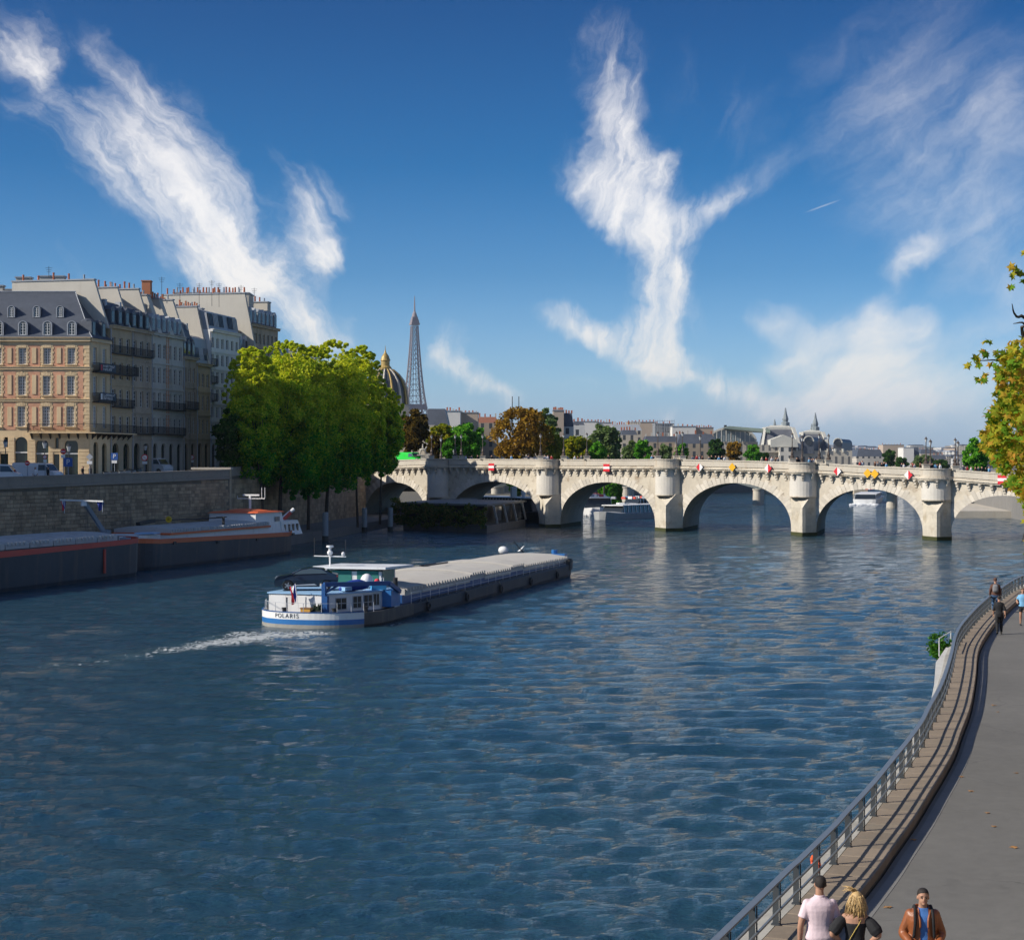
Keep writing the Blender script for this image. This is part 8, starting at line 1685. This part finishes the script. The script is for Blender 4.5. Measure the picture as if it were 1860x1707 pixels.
GB = 'people walking over the bridge'; rnd = random.Random(12); tops = ['white', 'black', 'navy', 'red', 'grey', 'sky', 'beige', 'brown', 'black', 'white']
lst = [846, 852, 857, 868, 893, 929, 960, 990, 995, 1002, 1044, 1050, 1056, 1072, 1105, 1184, 1187, 1258, 1262, 1266, 1270, 1276, 1288, 1293, 1300, 1306, 1311, 1316, 1384, 1392, 1402, 1410, 1413, 1448, 1451, 1470, 1474, 1478, 1482, 1562, 1566, 1590, 1594, 1602, 1606, 1610, 1638, 1642, 1655, 1658, 1661, 1672, 1686, 1690, 1693, 1699, 1702, 1708, 1751, 1757, 1764, 1772, 1777, 1784, 1790, 1797, 1812, 1820]
for i, px in enumerate(lst):
    off = rnd.uniform(.9, 2.6); s_ = S(px, off); p = FP(s_, ztop(s_) - 1.05, -off); tp = 'white' if px == 995 else tops[(i * 7) % 10]; bt = ('denim', 'black', 'navy', 'beige')[i % 4]
    small_person('%s top and %s trousers, walking on the bridge %s the %s lamp' % ({'sky': 'pale blue', 'navy': 'dark blue'}.get(tp, tp), {'denim': 'blue', 'black': 'black', 'navy': 'dark', 'beige': 'light'}[bt], *(lambda j: ('just right of' if px >= lamps[j][0] else 'just left of', ordn[j]))(min(range(len(lamps)), key=lambda j: abs(lamps[j][0] - px)))), p, rzb + (0 if i % 2 else math.pi) + R(90), i, tp, bt, HAIRD if i % 5 else HAIRG, GB, rnd.uniform(.95, 1.06))
SZ = lambda Y: interp(Y, [(60, 8.0), (161, 8.35), (200, 8.75), (213, 9.0), (260, 9.9), (300, 10.4)])
for i, (px, Y, tp, bt, tx) in enumerate(((150, 196, 'black', 'black', 'left one of the two dark figures outside the corner arches'), (164, 197, 'black', 'navy', 'right one of the two dark figures outside the corner arches'), (64, 186, 'white', 'navy', 'in a white shirt in front of the white vans'), (87, 188, 'black', 'black', 'in black beside the second white van'), (316, 240, 'white', 'denim', 'in white by the parapet of the upper street'), (322, 241, 'beige', 'black', 'in beige in the group on the upper street'), (328, 242, 'white', 'beige', 'with light clothes in the group on the upper street'), (334, 244, 'brown', 'navy', 'in brown, last of the group on the upper street'), (22, 200, 'grey', 'black', 'in grey near the shop arch behind the vans'))):
    small_person('small pedestrian ' + tx, at(px, 845, Y).xy.to_3d() + Vector((0, 0, SZ(Y))), rnd.uniform(0, 6), i, tp, bt)
# ------------------------------------------------------------------ vehicles on the quay and the bridge
def ground(px, Y): p = at(px, 845, Y); p.z = SZ(Y); return p
make_car('parked_van', 'white van cut by the frame edge behind the parapet', ground(-8, 180), R(186), VANW, van=True, cat='van')
make_car('parked_van', 'white van with dark side window standing right of another behind the parapet', ground(68, 192), R(165), VANW, van=True, cat='van')
make_car('parked_van', 'white delivery van parked under the arcades behind the round red sign', ground(278, 232), R(150), VANW, van=True, cat='van')
make_car('parked_car', 'silver car right of the delivery van near the tree shadow', ground(357, 252), R(95), mat('car_silver', (.45, .47, .48), .25, var=0)); make_car('parked_car', 'white car next to the silver one near the first tree', ground(384, 258), R(98), VANW); make_car('parked_car', 'dark car behind the two light ones by the trees', ground(402, 262), R(100), GREYC)
gv = S(744, 7); make_car('green_van', 'bright green van standing at the island end of the bridge', FP(gv, ztop(gv) - .85, -7) , rzb + math.pi, mat('van_green', (.01, .52, .03), .35, var=.05), van=True, cat='van', scale=1.1)
def motorbike(label, P, rz):
    t = thing('motorbike', label, 'motorbike', tuple(P), rz, 'motorbikes parked on the quay street'); ty = MATS['tyre']
    for x in (-.65, .65): b = MB(); b.lathe([(.2, -.06), (.3, -.05), (.3, .05), (.2, .06)], n=12); w_ = b.build('wheel', ty, t); w_.location = (x, 0, .3); w_.rotation_euler = (R(90), 0, 0)
    b = MB(); b.extr([(-.5, -.12, .35), (.35, -.12, .35), (.45, -.12, .75), (.05, -.12, .9), (-.55, -.12, .8)], (0, .24, 0)); b.build('body', GREYC, t)
    b = MB(); b.box((-.3, 0, .86), (.65, .26, .1)); b.build('seat', DARK_METAL, t); b = MB(); b.bar((.65, 0, .3), (.42, 0, 1.0), .07); b.bar((.42, -.32, 1.05), (.42, .32, 1.05), .04); b.build('handlebar', DARK_METAL, t)
for i, (px, Y) in enumerate(((196, 205), (208, 207), (222, 210), (232, 214), (243, 217), (254, 221))): motorbike('parked motorbike %s in the row below the long balcony' % ('leftmost,', 'second,', 'third,', 'fourth,', 'fifth,', 'rightmost,')[i], ground(px, Y), R(40 + 9 * i))
# lamps and signs on the quay street
def street_lantern(label, px, Y, ytop):
    p = ground(px, Y); zt = CAMZ + (HY - ytop) * Y / FPX - p.z; t = thing('street_lamp', label, 'street lamp', tuple(p), 0, 'lamps on the quay street'); b = MB(); b.lathe([(.16, 0), (.12, .6), (.06, .9), (.045, zt - .9)], n=8); b.build('lamp_post', DARK_METAL, t)
    b = MB(); b.lathe([(.12, zt - .85), (.26, zt - .3), (.28, zt - .27)], n=6); b.build('lantern', LAMPG, t); b = MB(); b.lathe([(.3, zt - .27), (.14, zt - .06), (.03, zt)], n=6); b.build('lantern_cap', DARK_METAL, t)
for a in (('dark old lantern at the left frame edge before the brick house', 10, 190, 798), ('old lantern in front of the second shop arch', 81, 192, 800), ('old lantern in front of the third shop arch', 125, 196, 806), ('old lantern above the round red sign', 264, 226, 806), ('old lantern left of the dark round sign', 322, 240, 806), ('old lantern behind the dark round sign', 349, 247, 808)): street_lantern(*a)
BLUE_S = mat('sign_blue', (.03, .10, .35), .5, var=0); RED_S = MATS['sign_red']
def sign(label, px, Y, yc, r, kind, plate=False, txt_=None):
    p = ground(px, Y); zc = CAMZ + (HY - yc) * Y / FPX - p.z; t = thing('road_sign', label, 'road sign', tuple(p)); b = MB(); b.bar((0, 0, 0), (0, 0, zc + r), .07); b.build('post', ZINC, t)
    if kind == 'P':
        b = MB(); b.box((0, -.08, zc), (2 * r, .04, 2 * r)); b.build('blue_panel', BLUE_S, t); txt('P', 1.7 * r, (0, -.115, zc), (R(90), 0, 0), SWH, 'letter', t, .006)
    elif kind == 'bar': b = MB(); b.lathe([(r, -.02), (r, .02)], n=20); o = b.build('red_disc', RED_S, t); o.location = (0, -.08, zc); o.rotation_euler = (R(90), 0, 0); b = MB(); b.box((0, -.115, zc), (1.4 * r, .02, .3 * r)); b.build('white_bar', SWH, t)
    elif kind == 'ring':
        b = MB(); b.lathe([(r, -.02), (r, .02)], n=20); o = b.build('red_disc', RED_S, t); o.location = (0, -.08, zc); o.rotation_euler = (R(90), 0, 0)
        b = MB(); b.lathe([(r * .74, -.01), (r * .74, .01)], n=20); o = b.build('inner_disc', SWH if plate else BLUE_S, t); o.location = (0, -.115, zc); o.rotation_euler = (R(90), 0, 0)
        b = MB(); b.bar((-r * .5, -.135, zc + r * .5), (r * .5, -.135, zc - r * .5), r * .22, .02); b.build('slash', RED_S, t)
    elif kind == 'back': b = MB(); b.extr([(-r, -.06, zc), (0, -.06, zc - r), (r, -.06, zc), (0, -.06, zc + r)], (0, .03, 0)); b.build('sign_back', ZINC_PALE, t)
    if plate: b = MB(); b.box((0, -.08, zc - r - .22), (1.5 * r, .03, .34)); b.build('white_plate', SWH, t)
sign('blue parking sign in front of the third shop arch', 124, 186, 839.5, .46, 'P'); sign('round no entry sign on a post left of the parking sign', 115, 189, 820, .30, 'bar', True); sign('diamond sign seen from behind at the corner of the brick house', 163, 192, 830, .38, 'back', True); sign('blue parking sign with a white plate below the riverside arches', 208, 212, 829, .42, 'P', True)
sign('large round red and white sign with a white plate above the parapet', 263, 222, 831, .42, 'ring', True); sign('dark round sign ringed in red with a plate, beside the old lantern', 349, 243, 830.5, .32, 'ring', True); sign('round red sign beside the second white van', 50, 186, 841, .26, 'bar'); sign('small round sign with plate between the shop arches', 82, 190, 830, .22, 'ring', True)
# white monument on the island end of the bridge
p = FP(S(768, 8), ztop(S(768, 8)) - 1.05, -8); t = thing('monument', 'small pale statue on a slim plinth near the green van', 'statue', tuple(p)); b = MB(); b.box((0, 0, .9), (.8, .8, 1.8)); b.box((0, 0, 1.9), (2.2, 1.0, .25)); b.build('plinth', STONE_PALE, t); b = MB(); b.sm = True; b.tube([(-.5, 0, 2.0), (-.4, 0, 2.9), (.4, 0, 3.0), (.5, 0, 2.0)], [.1, .28, .28, .1], 8); b.tube([(.4, 0, 2.9), (.75, 0, 3.5)], [.15, .12], 6); b.tube([(0, 0, 3.0), (0, 0, 3.7)], [.2, .12], 8); b.ball((0, 0, 3.85), .14); b.build('figure', STONE_PALE, t)

# ------------------------------------------------------------------ air
hz = MB(); X0, X1, Y0_, Y1_, Z0_, Z1_ = -9500, 9500, -400, 11500, -4.2, 345
hz.add([(X0, Y0_, Z0_), (X1, Y0_, Z0_), (X1, Y1_, Z0_), (X0, Y1_, Z0_), (X0, Y0_, Z1_), (X1, Y0_, Z1_), (X1, Y1_, Z1_), (X0, Y1_, Z1_)], [(0, 3, 2, 1), (4, 5, 6, 7), (0, 1, 5, 4), (1, 2, 6, 5), (2, 3, 7, 6), (3, 0, 4, 7)])
hm = bpy.data.materials.new('haze_air'); hm.use_nodes = True; t = NT(hm.node_tree); t.n.remove(t.n['Principled BSDF']); pv = t.n.new('ShaderNodeVolumePrincipled'); pv.inputs['Color'].default_value = (.80, .88, 1, 1); pv.inputs['Density'].default_value = HAZE; pv.inputs['Anisotropy'].default_value = .3
t.l.new(pv.outputs[0], t.n['Material Output'].inputs['Volume'])
if HAZE > 0: tag(hz.build('haze', hm), kind='stuff')
